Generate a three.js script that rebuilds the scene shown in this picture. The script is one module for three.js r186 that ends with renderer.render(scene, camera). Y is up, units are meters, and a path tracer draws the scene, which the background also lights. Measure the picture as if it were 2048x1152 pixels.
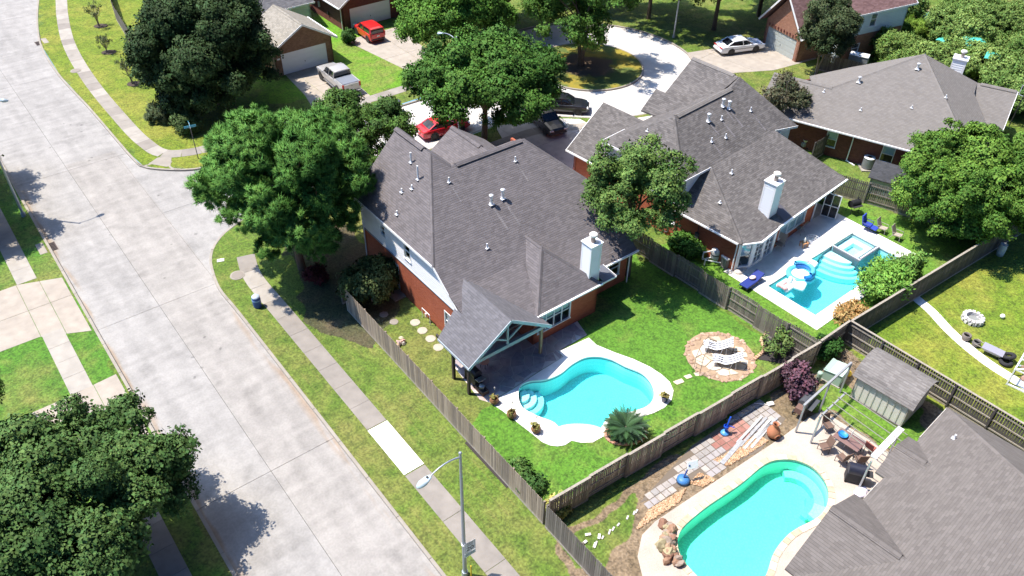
import * as THREE from 'three';
import { mergeGeometries } from 'three/addons/utils/BufferGeometryUtils.js';
import { RoundedBoxGeometry } from 'three/addons/geometries/RoundedBoxGeometry.js';
import { Sky } from 'three/addons/objects/Sky.js';

// ------------------------------------------------------------------ camera, sky, sun, exposure
const scene = new THREE.Scene();
const camera = new THREE.PerspectiveCamera(39.146, 16 / 9, 0.5, 2000);
camera.position.set(0, 35.3, 0);
camera.rotation.set(THREE.MathUtils.degToRad(-39.655), 0, THREE.MathUtils.degToRad(1.155), 'YXZ');
const sunDir = new THREE.Vector3(-0.4185, 0.9063, -0.0588).normalize();
const sky = new Sky();
sky.name = 'sky'; sky.userData.kind = 'structure';
sky.scale.setScalar(1500);
sky.material.uniforms.sunPosition.value.copy(sunDir);
sky.material.uniforms.turbidity.value = 8;
sky.material.uniforms.rayleigh.value = 0.45;
sky.material.uniforms.mieCoefficient.value = 0.004;
sky.material.uniforms.mieDirectionalG.value = 0.8;
scene.add(sky);
scene.environmentIntensity = 0.2;
const sun = new THREE.DirectionalLight(0xfff3e2, 5);
sun.name = 'sun';
sun.position.copy(sunDir).multiplyScalar(150).add(new THREE.Vector3(0, 0, -50));
sun.target.position.set(0, 0, -50);
sun.castShadow = true; sun.shadow.mapSize.set(4096, 4096);
Object.assign(sun.shadow.camera, { left: -90, right: 90, top: 90, bottom: -90, near: 1, far: 400 });
scene.add(sun, sun.target);
const renderer = new THREE.WebGLRenderer({ antialias: true });
renderer.toneMapping = THREE.LinearToneMapping;
renderer.toneMappingExposure = 1.62;
renderer.shadowMap.enabled = true;

// ------------------------------------------------------------------ helpers
const D2R = Math.PI / 180;
function rng(seed) { let s = seed >>> 0; return () => { s = (s + 0x6D2B79F5) >>> 0; let t = s; t = Math.imul(t ^ (t >>> 15), t | 1); t ^= t + Math.imul(t ^ (t >>> 7), t | 61); return ((t ^ (t >>> 14)) >>> 0) / 4294967296; }; }
function hash(x, y, s) { let h = Math.imul(x | 0, 374761393) + Math.imul(y | 0, 668265263) + Math.imul(s | 0, 974711); h = Math.imul(h ^ (h >>> 13), 1274126177); return ((h ^ (h >>> 16)) >>> 0) / 4294967296; }
function vnoise(x, y, s = 0, per = 0) {
  const xi = Math.floor(x), yi = Math.floor(y), fx = x - xi, fy = y - yi, u = fx * fx * (3 - 2 * fx), v = fy * fy * (3 - 2 * fy);
  const w = (a, b) => per ? hash(((a % per) + per) % per, ((b % per) + per) % per, s) : hash(a, b, s);
  const a = w(xi, yi), b = w(xi + 1, yi), c = w(xi, yi + 1), d = w(xi + 1, yi + 1);
  return a + (b - a) * u + (c - a) * v + (a - b - c + d) * u * v;
}
function fbm(x, y, s = 0, oct = 4, per = 0) { let r = 0, a = 0.5, n = 0; for (let i = 0; i < oct; i++) { r += a * vnoise(x, y, s + i * 17, per); n += a; x *= 2; y *= 2; per *= 2; a *= 0.5; } return r / n; }
const clamp = (x, a = 0, b = 1) => x < a ? a : x > b ? b : x;
const smooth = (a, b, x) => { const t = clamp((x - a) / (b - a)); return t * t * (3 - 2 * t); };
const lerp = (a, b, t) => a + (b - a) * t;
const toS = (c) => c <= 0.0031308 ? c * 12.92 : 1.055 * Math.pow(c, 1 / 2.4) - 0.055;
// colour texture: fn(u,v) in 0..1 writes LINEAR rgb into o
function colorTex(w, h, fn, repeat = true) {
  const d = new Uint8Array(w * h * 4), o = [0, 0, 0];
  for (let y = 0; y < h; y++) for (let x = 0; x < w; x++) { fn((x + 0.5) / w, (y + 0.5) / h, o, x, y); const k = (y * w + x) * 4; for (let i = 0; i < 3; i++) d[k + i] = clamp(toS(clamp(o[i]))) * 255 + 0.5; d[k + 3] = 255; }
  const t = new THREE.DataTexture(d, w, h); t.colorSpace = THREE.SRGBColorSpace; t.magFilter = THREE.LinearFilter; t.minFilter = THREE.LinearMipmapLinearFilter; t.generateMipmaps = true;
  if (repeat) t.wrapS = t.wrapT = THREE.RepeatWrapping; t.needsUpdate = true; return t;
}
function grayTex(w, h, fn) {
  const d = new Uint8Array(w * h * 4);
  for (let y = 0; y < h; y++) for (let x = 0; x < w; x++) { const v = clamp(fn((x + 0.5) / w, (y + 0.5) / h, x, y)) * 255, k = (y * w + x) * 4; d[k] = d[k + 1] = d[k + 2] = v; d[k + 3] = 255; }
  const t = new THREE.DataTexture(d, w, h); t.magFilter = THREE.LinearFilter; t.wrapS = t.wrapT = THREE.RepeatWrapping; t.needsUpdate = true; return t;
}
const lin = (r, g, b) => new THREE.Color().setRGB(r, g, b);
function mat(r, g, b, rough = 0.85, extra = {}) { return new THREE.MeshStandardMaterial({ color: lin(r, g, b), roughness: rough, metalness: 0, ...extra }); }
const used = {};
function numbered(n) { if (!(n in used)) { used[n] = 0; return n; } used[n]++; return n + '_' + String(used[n]).padStart(3, '0'); }
function tag(o, label, category, group, kind) { if (label) o.userData.label = label; if (category) o.userData.category = category; if (group) o.userData.group = group; if (kind) o.userData.kind = kind; return o; }
function shad(m) { m.castShadow = true; m.receiveShadow = true; return m; }
function thing(name, label, category, p = [0, 0, 0], turn = 0, group) { const o = new THREE.Group(); o.name = numbered(name); o.position.set(...p); o.rotation.y = turn; tag(o, label, category, group); scene.add(o); return o; }
function part(parent, name, geo, m) { const o = shad(new THREE.Mesh(geo, m)); o.name = name; parent.add(o); return o; }
function solo(name, geo, m, label, category, p = [0, 0, 0], turn = 0, group) { const o = shad(new THREE.Mesh(geo, m)); o.name = numbered(name); o.position.set(...p); o.rotation.y = turn; tag(o, label, category, group); scene.add(o); return o; }
function struct(name, geo, m, p = [0, 0, 0]) { const o = shad(new THREE.Mesh(geo, m)); o.name = numbered(name); o.position.set(...p); o.userData.kind = 'structure'; scene.add(o); return o; }
function structGroup(name) { const o = new THREE.Group(); o.name = numbered(name); o.userData.kind = 'structure'; scene.add(o); return o; }
function copyOf(src, p, turn, label) { const c = src.clone(); c.name = numbered(src.name.replace(/_\d{3}$/, '')); c.position.set(...p); c.rotation.y = turn; c.userData = { ...src.userData }; if (label) c.userData.label = label; scene.add(c); return c; }
function box(w, h, d, x = 0, y = 0, z = 0, ry = 0, rx = 0, rz = 0) { const g = new THREE.BoxGeometry(w, h, d); if (rx || ry || rz) g.applyMatrix4(new THREE.Matrix4().makeRotationFromEuler(new THREE.Euler(rx, ry, rz, 'YXZ'))); g.translate(x, y, z); return g; }
function rbox(w, h, d, r, x = 0, y = 0, z = 0, ry = 0) { const g = new RoundedBoxGeometry(w, h, d, 2, r); if (ry) g.rotateY(ry); g.translate(x, y, z); return g; }
function cyl(r1, r2, h, x = 0, y = 0, z = 0, n = 16) { const g = new THREE.CylinderGeometry(r1, r2, h, n); g.translate(x, y, z); return g; }
function bar(p, q, r, n = 6, r2 = r) { // round bar between two points
  const a = new THREE.Vector3(...p), b = new THREE.Vector3(...q), L = a.distanceTo(b), g = new THREE.CylinderGeometry(r2, r, L, n);
  g.translate(0, L / 2, 0); g.applyQuaternion(new THREE.Quaternion().setFromUnitVectors(new THREE.Vector3(0, 1, 0), b.clone().sub(a).normalize())); g.translate(a.x, a.y, a.z); return g;
}
function beam(p, q, w, h) { // square bar between two points (w across, h up)
  const a = new THREE.Vector3(...p), b = new THREE.Vector3(...q), L = a.distanceTo(b), g = new THREE.BoxGeometry(w, h, L);
  const m = new THREE.Matrix4().lookAt(b, a, Math.abs(b.x - a.x) + Math.abs(b.z - a.z) < 1e-3 ? new THREE.Vector3(1, 0, 0) : new THREE.Vector3(0, 1, 0)); g.applyMatrix4(m);
  g.translate((a.x + b.x) / 2, (a.y + b.y) / 2, (a.z + b.z) / 2); return g;
}
function merge(gs) { return mergeGeometries(gs.map(g => { const k = g.index ? g.toNonIndexed() : g; for (const n of Object.keys(k.attributes)) if (!['position', 'normal', 'uv'].includes(n)) k.deleteAttribute(n); return k; })); }
// flat polygon with thickness: pts [[x,z]...], top at y, thickness t; uv = world metres
function slabGeo(pts, y, t, holes = [], bevel = 0) {
  const s = new THREE.Shape(pts.map(p => new THREE.Vector2(p[0], -p[1])));
  for (const h of holes) s.holes.push(new THREE.Path(h.map(p => new THREE.Vector2(p[0], -p[1]))));
  const g = new THREE.ExtrudeGeometry(s, { depth: t - bevel, bevelEnabled: bevel > 0, bevelThickness: bevel, bevelSize: bevel, bevelOffset: -bevel, bevelSegments: 1, curveSegments: 1 });
  g.rotateX(-Math.PI / 2); g.translate(0, y - t + (bevel ? 0 : 0), 0); return worldUV(g);
}
function sheetGeo(pts, y, holes = []) {
  const s = new THREE.Shape(pts.map(p => new THREE.Vector2(p[0], -p[1])));
  for (const h of holes) s.holes.push(new THREE.Path(h.map(p => new THREE.Vector2(p[0], -p[1]))));
  const g = new THREE.ShapeGeometry(s); g.rotateX(-Math.PI / 2); g.translate(0, y, 0); return worldUV(g);
}
function worldUV(g, s = 1) { const p = g.attributes.position, n = g.attributes.normal, uv = new Float32Array(p.count * 2); for (let i = 0; i < p.count; i++) { const ny = Math.abs(n.getY(i)); if (ny > 0.5) { uv[2 * i] = p.getX(i) * s; uv[2 * i + 1] = p.getZ(i) * s; } else { uv[2 * i] = (p.getX(i) + p.getZ(i)) * 0.7 * s; uv[2 * i + 1] = p.getY(i) * s; } } g.setAttribute('uv', new THREE.BufferAttribute(uv, 2)); return g; }
function clipPoly(poly, nx, nz, d) { // keep nx*x+nz*z <= d
  const out = []; for (let i = 0; i < poly.length; i++) { const p = poly[i], q = poly[(i + 1) % poly.length], a = nx * p[0] + nz * p[1] - d, b = nx * q[0] + nz * q[1] - d; if (a <= 0) out.push(p); if ((a < 0 && b > 0) || (a > 0 && b < 0)) { const t = a / (a - b); out.push([p[0] + (q[0] - p[0]) * t, p[1] + (q[1] - p[1]) * t]); } } return out;
}
function polyArea(p) { let s = 0; for (let i = 0; i < p.length; i++) { const q = p[(i + 1) % p.length]; s += p[i][0] * q[1] - q[0] * p[i][1]; } return s / 2; }
function inPoly(p, poly) { let c = false; for (let i = 0, j = poly.length - 1; i < poly.length; j = i++) { const a = poly[i], b = poly[j]; if ((a[1] > p[1]) !== (b[1] > p[1]) && p[0] < (b[0] - a[0]) * (p[1] - a[1]) / (b[1] - a[1]) + a[0]) c = !c; } return c; }
function shrink(poly, g) { // pull a convex polygon in by g
  let r = poly; const ccw = polyArea(poly) > 0 ? 1 : -1;
  for (let i = 0; i < poly.length; i++) { const p = poly[i], q = poly[(i + 1) % poly.length]; let nx = (q[1] - p[1]) * ccw, nz = -(q[0] - p[0]) * ccw; const l = Math.hypot(nx, nz); if (l < 1e-6) continue; nx /= l; nz /= l; r = clipPoly(r, nx, nz, nx * p[0] + nz * p[1] - g); if (r.length < 3) return []; }
  return r;
}
// irregular stones filling a polygon: Voronoi cells clipped to it, each pulled in by the joint
function voronoi(poly, cell, seed, gap) {
  const R = rng(seed), xs = poly.map(p => p[0]), zs = poly.map(p => p[1]), x0 = Math.min(...xs), x1 = Math.max(...xs), z0 = Math.min(...zs), z1 = Math.max(...zs), pts = [];
  for (let x = x0 - cell; x < x1 + cell; x += cell) for (let z = z0 - cell; z < z1 + cell; z += cell) pts.push([x + R() * cell * 0.95, z + R() * cell * 0.95]);
  const cells = [];
  for (const p of pts) {
    let c = [[p[0] - 2 * cell, p[1] - 2 * cell], [p[0] + 2 * cell, p[1] - 2 * cell], [p[0] + 2 * cell, p[1] + 2 * cell], [p[0] - 2 * cell, p[1] + 2 * cell]];
    for (const q of pts) { const dx = q[0] - p[0], dz = q[1] - p[1], l2 = dx * dx + dz * dz; if (l2 < 1e-9 || l2 > 16 * cell * cell) continue; c = clipPoly(c, dx, dz, (q[0] * q[0] - p[0] * p[0] + q[1] * q[1] - p[1] * p[1]) / 2); if (c.length < 3) break; }
    if (c.length < 3) continue;
    c = shrink(c, gap); if (c.length < 3) continue;
    const cx = c.reduce((s, v) => s + v[0], 0) / c.length, cz = c.reduce((s, v) => s + v[1], 0) / c.length;
    const n = c.filter(v => inPoly(v, poly)).length;
    if (n === c.length) cells.push(c); else if (inPoly([cx, cz], poly)) { // clip against the outline by sampling the border inward
      const cc = c.map(v => { if (inPoly(v, poly)) return v; let lo = 0, hi = 1; for (let k = 0; k < 12; k++) { const m = (lo + hi) / 2; if (inPoly([cx + (v[0] - cx) * m, cz + (v[1] - cz) * m], poly)) lo = m; else hi = m; } return [cx + (v[0] - cx) * lo * 0.97, cz + (v[1] - cz) * lo * 0.97]; });
      if (Math.abs(polyArea(cc)) > 0.02) cells.push(cc);
    }
  }
  return cells.map(c => polyArea(c) > 0 ? c : c.slice().reverse());
}
function smoothLoop(pts, n = 6) { const c = new THREE.CatmullRomCurve3(pts.map(p => new THREE.Vector3(p[0], 0, p[1])), true, 'centripetal'); return c.getPoints(pts.length * n).slice(0, -1).map(v => [v.x, v.z]); }
function offsetLoop(pts, d) { const s = polyArea(pts) > 0 ? 1 : -1, n = pts.length; return pts.map((p, i) => { const a = pts[(i + n - 1) % n], b = pts[(i + 1) % n]; let nx = (b[1] - a[1]) * s, nz = -(b[0] - a[0]) * s; const l = Math.hypot(nx, nz) || 1; return [p[0] + nx / l * d, p[1] + nz / l * d]; }); }
// a strip along a polyline, from offset o0 to o1 (right-hand side positive)
function stripPoly(line, o0, o1) { const L = [], Rr = []; for (let i = 0; i < line.length; i++) { const a = line[Math.max(0, i - 1)], b = line[Math.min(line.length - 1, i + 1)]; let nx = -(b[1] - a[1]), nz = b[0] - a[0]; const l = Math.hypot(nx, nz) || 1; nx /= l; nz /= l; L.push([line[i][0] + nx * o0, line[i][1] + nz * o0]); Rr.push([line[i][0] + nx * o1, line[i][1] + nz * o1]); } return L.concat(Rr.reverse()); }
// local frames: a runs along angle A, b to its left-hand far side; world from (a,b)
const FR = (A) => { const c = Math.cos(A * D2R), s = Math.sin(A * D2R); return { A, c, s, w: (a, b) => [a * c + b * s, a * s - b * c], l: (x, z) => [x * c + z * s, x * s - z * c] }; };
const F1 = FR(51.3);
// ------------------------------------------------------------------ kerb lines of the streets (metres)
const L2 = (list) => list.map(([a, b]) => F1.w(a, b));
const kerbR = [...L2([[8, 10.86], [-20, 10.86], [-42.2, 10.86]]), [-19.78, -42.01], [-20.66, -43.62], [-21.25, -45.01], [-21.5, -46.4], [-21.3, -48], [-20.4, -49.9], [-18.9, -51.6], ...L2([[-52.1, 20.5], [-52.1, 30], [-52.1, 40.5], [-51.6, 42.6], [-50.4, 44.8]])];
const cul = [];
{ const t0 = Math.atan2(-8.2, 7.9), t1 = Math.atan2(-8.2, -7.9) + 2 * Math.PI; for (let i = 0; i <= 30; i++) { const t = t0 + (t1 - t0) * i / 30; cul.push(F1.w(-56.78 + 11.4 * Math.cos(t), 54.84 + 11.4 * Math.sin(t))); } }
const kerbU = [...L2([[-63.1, 44.8], [-61.9, 42.6], [-60.8, 40.5], [-60.75, 30]]), [-24.81, -57.9], [-26.43, -57.13], [-28.0, -57.0], [-29.4, -57.1], [-30.61, -57.44], [-32.21, -59.07], [-33.91, -61.1], [-39.07, -67.32], [-44.74, -73.91], [-49.37, -80.27], [-52.56, -86.14], [-55.85, -93.48], [-59.5, -103], [-62.5, -112]];
const kerbL = [...L2([[8, 2.85], [-30, 2.85], [-60, 2.85], [-80, 2.9], [-93, 3.2]]), [-60.3, -90], [-63.8, -97.5], [-67.5, -106], [-70, -112]];
const rightLoop = [...kerbR, ...cul, ...kerbU];
const streetPoly = [...kerbL, ...rightLoop.slice().reverse()];

// ------------------------------------------------------------------ ground colours: what grows where
const Z = { // lawn zones: polygon, lush colour, dry colour, share of dry
  yard1: [[1.9, -24.4], [18.4, -35.6], [8.2, -47.5], [5, -41], [-4, -37], [-8, -37.5], [-10.6, -39.4]],
  side1: [[-10.9, -40.2], [-2.5, -29.3], [-1.2, -32], [-4, -37], [-7.2, -41.5], [-9.6, -42.6]],
  yard2: [[18.6, -36], [35, -48.6], [28.6, -53.2], [25.5, -55], [9, -47.2]],
  yard3: [[21, -37.6], [38, -50], [60, -40], [45, -20], [27.6, -29.2]],
  yard4: [[2.4, -23.6], [18.6, -35], [21, -37], [27.6, -29.2], [20, -12], [5, -12]],
  grass4: [[17.6, -32.4], [19.2, -34.6], [21, -33.4], [23.8, -32.4], [23.9, -30.4], [20.6, -29.2], [18.9, -31.6]],
  grass4b: [[2.6, -23.2], [6.6, -25.9], [6.7, -24.4], [4.4, -21.4], [3.4, -21.3]],
  lotL: [[-66, -12], ...L2([[8, 2.85], [-80, 2.85]]), [-66, -70]],
  frontH5: [[-26, -68], [-14.8, -70.9], [-8.4, -74], [-16, -86], [-30, -95], [-34, -76]],
  bank: [...kerbU.slice(5), [-40, -112], [-24, -62], [-24, -59]],
  farRight: [[15, -66], [66, -50], [66, -112], [15, -112]],
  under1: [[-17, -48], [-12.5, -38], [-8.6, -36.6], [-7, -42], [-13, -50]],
};
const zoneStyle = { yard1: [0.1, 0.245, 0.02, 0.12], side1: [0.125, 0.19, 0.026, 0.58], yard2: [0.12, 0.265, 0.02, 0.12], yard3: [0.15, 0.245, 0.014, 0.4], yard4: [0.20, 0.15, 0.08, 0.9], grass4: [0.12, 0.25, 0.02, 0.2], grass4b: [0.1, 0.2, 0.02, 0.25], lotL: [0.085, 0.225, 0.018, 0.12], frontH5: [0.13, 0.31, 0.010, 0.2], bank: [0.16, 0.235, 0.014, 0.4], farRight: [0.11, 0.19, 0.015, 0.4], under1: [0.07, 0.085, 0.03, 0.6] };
const GX0 = -72, GX1 = 66, GZ0 = -112, GZ1 = -12;
const zoneList = Object.keys(Z).map(k => { const xs = Z[k].map(p => p[0]), zs = Z[k].map(p => p[1]); return { p: Z[k], s: zoneStyle[k], k, bb: [Math.min(...xs), Math.max(...xs), Math.min(...zs), Math.max(...zs)] }; });
const zoneOrder = ['lotL', 'bank', 'frontH5', 'farRight', 'yard4', 'grass4', 'grass4b', 'yard3', 'yard2', 'yard1', 'side1', 'under1'];
const zr = zoneOrder.map(k => zoneList.find(z => z.k === k));
const gW = 1920, gH = 1400;
const lawnTex = colorTex(gW, gH, (u, v, o) => {
  const x = GX0 + (GX1 - GX0) * u, z = GZ0 + (GZ1 - GZ0) * v;
  const wx = x + (vnoise(x * 0.9, z * 0.9, 5) - 0.5) * 1.0, wz = z + (vnoise(x * 0.9, z * 0.9, 6) - 0.5) * 1.0;
  let s = [0.118, 0.2, 0.022, 0.34], key = '';
  for (const q of zr) if (wx > q.bb[0] && wx < q.bb[1] && wz > q.bb[2] && wz < q.bb[3] && inPoly([wx, wz], q.p)) { s = q.s; key = q.k; }
  const n1 = fbm(x * 0.22, z * 0.22, 11, 3), n2 = fbm(x * 1.3, z * 1.3, 12, 2), n3 = vnoise(x * 7, z * 7, 13), n4 = hash(Math.floor(x * 15), Math.floor(z * 15), 3);
  let dry = clamp((n1 - 0.5) * 1.9 + (n2 - 0.5) * 1.1 + s[3] * 1.1 - 0.06);
  if (key === '') { // mown stripes of pale clippings on the long verge
    const l = F1.l(x, z); const st = Math.abs(((l[1] + (vnoise(l[0] * 0.2, 2, 9) - 0.5) * 0.25) % 0.62 + 0.62) % 0.62 - 0.31); if (st < 0.06 && vnoise(l[0] * 0.5, l[1] * 0.3, 31) > 0.55) dry = clamp(dry + 0.35 * (n4 + 0.3));
  }
  const g = 0.82 + 0.22 * (n2 - 0.5) + 0.42 * (n3 - 0.5) + 0.66 * (n4 - 0.5);
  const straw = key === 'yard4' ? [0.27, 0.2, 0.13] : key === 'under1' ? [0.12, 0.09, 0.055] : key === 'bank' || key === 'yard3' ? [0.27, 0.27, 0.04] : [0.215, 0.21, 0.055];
  const k = dry * 0.8;
  o[0] = lerp(s[0], straw[0], k) * g; o[1] = lerp(s[1], straw[1], k) * g; o[2] = lerp(s[2], straw[2], k) * g;
}, false);
const lawnBump = grayTex(512, 512, (u, v) => 0.5 * fbm(u * 64, v * 64, 3, 2, 64) + 0.5 * hash(Math.floor(u * 512), Math.floor(v * 512), 8));
lawnBump.repeat.set((GX1 - GX0) / 6, (GZ1 - GZ0) / 6);
const lawnMat = new THREE.MeshStandardMaterial({ map: lawnTex, bumpMap: lawnBump, bumpScale: 0.05, roughness: 0.95 });
const lawnUV = (g) => { const p = g.attributes.position, uv = g.attributes.uv; for (let i = 0; i < p.count; i++) uv.setXY(i, (p.getX(i) - GX0) / (GX1 - GX0), (p.getZ(i) - GZ0) / (GZ1 - GZ0)); return g; };

// pool outlines (metres)
const pool1 = smoothLoop([[0.6, -33.42], [0.5, -32.5], [0.75, -31.72], [1.6, -31.1], [2.55, -30.62], [3.1, -29.85], [3.95, -29.55], [4.8, -29.62], [5.2, -30.3], [5.75, -31.1], [7.0, -31.55], [8.04, -32.03], [8.52, -32.83], [8.49, -33.84], [8.04, -34.67], [7.04, -35.28], [6.31, -35.82], [5.56, -36.06], [4.68, -35.99], [3.82, -35.4], [3.02, -34.53], [2.1, -34.0], [1.2, -33.85]], 4);
const F2 = FR(50.3);
const pool2 = [F2.w(-22.1, 41.25), F2.w(-22.1, 51.5), F2.w(-18.2, 51.5), F2.w(-18.2, 41.25)];
const pool3 = smoothLoop([[8.6, -23.53], [8.45, -22.4], [9.1, -21.2], [10.0, -20.3], [11.4, -20.2], [12.5, -21.3], [13.15, -22.5], [14.25, -23.66], [16.06, -24.73], [16.75, -25.66], [16.96, -26.77], [16.55, -27.8], [15.69, -28.3], [14.74, -28.31], [13.99, -28.02], [12.35, -26.66], [9.92, -24.88]], 4);
const rightLawn = [...rightLoop, [-62.5, GZ0], [GX1, GZ0], [GX1, GZ1], F1.w(8, 10.86)].filter((p, i, A) => i === 0 || Math.hypot(p[0] - A[i - 1][0], p[1] - A[i - 1][1]) > 1e-3);
const clampZ = (poly) => clipPoly(clipPoly(clipPoly(clipPoly(poly, 0, 1, GZ1), 0, -1, -GZ0), 1, 0, GX1), -1, 0, -GX0);
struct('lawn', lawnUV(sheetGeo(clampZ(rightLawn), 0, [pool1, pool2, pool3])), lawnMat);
struct('lawn', lawnUV(sheetGeo(clampZ([...kerbL, [GX0 - 1, GZ0], [GX0 - 1, GZ1], [kerbL[0][0], GZ1 + 10]]), 0)), lawnMat);
{ // the land beyond, out to the horizon, around the mapped lawns
  const t = colorTex(256, 256, (u, v, o) => { const n = fbm(u * 16, v * 16, 4, 4, 16); o[0] = 0.07 + 0.08 * n; o[1] = 0.1 + 0.1 * n; o[2] = 0.02 + 0.02 * n; });
  const g = sheetGeo([[-700, -800], [700, -800], [700, 500], [-700, 500]], -0.18, [[[GX0 + 0.01, GZ0 + 0.01], [GX1 - 0.01, GZ0 + 0.01], [GX1 - 0.01, GZ1 - 0.01], [GX0 + 0.01, GZ1 - 0.01]]]);
  worldUV(g, 1 / 30); struct('ground', g, new THREE.MeshStandardMaterial({ map: t, roughness: 0.95 }));
}

// ------------------------------------------------------------------ concrete
const SX0 = -72, SZ0 = -112, SW = 96, SD = 100;
const streetTex = colorTex(1400, 1400, (u, v, o) => {
  const x = SX0 + SW * u, z = SZ0 + SD * v, l = F1.l(x, z), b = l[1], a = l[0];
  const n1 = fbm(x * 0.35, z * 0.35, 21, 4), n2 = fbm(a * 0.5, b * 2.2, 22, 3), n3 = hash(Math.floor(u * 1400), Math.floor(v * 1400), 23), n4 = vnoise(x * 2.6, z * 2.6, 24);
  let base = (b > 15.5 ? 0.5 : 0.295) + 0.055 * (n1 - 0.5) + 0.075 * (n2 - 0.5) + 0.05 * (n3 - 0.5) + 0.03 * (n4 - 0.5) + 0.05 * (vnoise(a * 3.2, b * 0.7, 29) - 0.5);
  if (hash(Math.floor(x * 6), Math.floor(z * 6), 77) > 0.9985) base -= 0.1;
  const warm = b > 6.95 && b < 11 && a > -68 ? 1 : 0;
  // tyre-polished and oil-darkened tracks, rust-brown silt in the gutters
  if (b < 11 && b > 2.5) { for (const c of [4.4, 6.0, 8.2, 9.6]) { const d = Math.abs(b - c); if (d < 0.5) base -= 0.03 * (1 - d / 0.5) * (0.3 + n2); } }
  const gut = Math.min(Math.abs(b - 10.6), Math.abs(b - 3.1)); let silt = 0; if (gut < 0.45 && a > (b > 7 ? -43 : -66)) silt = (1 - gut / 0.45) * smooth(0.4, 0.62, fbm(a * 0.35, b * 3, 27, 3));
  const drip = smooth(0.62, 0.75, fbm(x * 0.9, z * 0.9, 28, 3)) * 0.03; base -= drip;
  const r = 1.0, bl = warm ? 0.885 : 0.925;
  o[0] = base * r * (1 - silt * 0.05); o[1] = base * (warm ? 0.95 : 0.97) * (1 - silt * 0.22); o[2] = base * bl * (1 - silt * 0.38);
}, false);
const concBump = grayTex(512, 512, (u, v) => 0.6 * fbm(u * 24, v * 24, 41, 3, 24) + 0.4 * hash(Math.floor(u * 512), Math.floor(v * 512), 42));
const streetMat = new THREE.MeshStandardMaterial({ map: streetTex, roughness: 0.9 });
const streetUV = (g) => { const p = g.attributes.position, uv = g.attributes.uv; for (let i = 0; i < p.count; i++) uv.setXY(i, (p.getX(i) - SX0) / SW, (p.getZ(i) - SZ0) / SD); return g; };
const concTex = colorTex(640, 640, (u, v, o) => { const n = fbm(u * 12, v * 12, 51, 5, 12), m = fbm(u * 3, v * 5, 52, 3, 0), k = hash(Math.floor(u * 640), Math.floor(v * 640), 53); const g = 0.78 + 0.3 * (n - 0.5) + 0.1 * (k - 0.5) + 0.12 * (m - 0.5); o[0] = g; o[1] = g * 0.985; o[2] = g * 0.95; });
concTex.repeat.set(1 / 6, 1 / 6);
const concBumpW = concBump.clone(); concBumpW.repeat.set(1 / 2, 1 / 2); concBumpW.needsUpdate = true;
const conc = (r, g, b, rough = 0.88) => new THREE.MeshStandardMaterial({ map: concTex, color: lin(r, g, b), roughness: rough, bumpMap: concBumpW, bumpScale: 0.004 });
const M = {};
M.walk = [conc(0.36, 0.335, 0.305), conc(0.31, 0.285, 0.26), conc(0.43, 0.405, 0.37)];
M.walkNew = conc(0.98, 0.97, 0.95);
M.kerb = conc(0.38, 0.35, 0.31);
M.drive = conc(0.44, 0.395, 0.345);
M.driveW = conc(0.72, 0.69, 0.66);
M.deckWhite = conc(0.98, 0.95, 0.92);
M.deckGrey = conc(0.62, 0.6, 0.6);

// street of cast slabs, the joints left open between them
const street = structGroup('street');
struct('street_bed', sheetGeo(clampZ(streetPoly), -0.16), mat(0.12, 0.115, 0.105, 0.95));
{
  const cuts = [14, -12, -29, -45.9, -67, -86, -104, -125], lanes = [[-2, 6.95], [6.95, 10.87]];
  const mainB = 10.86;
  const S = clampZ(streetPoly);
  let A = clipPoly(S, F1.s, -F1.c, 14.2); // main street (b below 14.2)
  const strip = (poly, a0, a1, b0, b1) => { let p = clipPoly(poly, F1.c, F1.s, a1); p = clipPoly(p, -F1.c, -F1.s, -a0); p = clipPoly(p, F1.s, -F1.c, b1); return clipPoly(p, -F1.s, F1.c, -b0); };
  const put = (p) => { if (p.length > 2 && Math.abs(polyArea(p)) > 0.5) part(street, 'slab', streetUV(slabGeo(p, -0.13, 0.025)), streetMat); };
  const g = 0.012;
  for (let i = 0; i + 1 < cuts.length; i++) { put(strip(S, cuts[i + 1] + g, cuts[i] - g, -30, 6.95 - g)); put(strip(S, cuts[i + 1] + g, cuts[i] - g, 6.95 + g, i === 3 ? 10.9 : i > 3 ? 14.2 - (i === 4 ? 0 : -12) : 14.2)); }
  // side street and turning circle
  const bc = [10.9, 22, 32, 42, 54.84, 70];
  const T = clipPoly(clipPoly(S, -F1.c, -F1.s, 66.98 + 2), F1.c, F1.s, -45.2);
  for (let i = 0; i + 1 < bc.length; i++) { put(strip(S, -56.4 + g, -45.2, bc[i] + g, bc[i + 1] - g)); put(strip(S, i > 0 ? -70 : -66.98, -56.4 - g, (i > 0 ? bc[i] : bc[i]) + g, bc[i + 1] - g)); }
}
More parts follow.
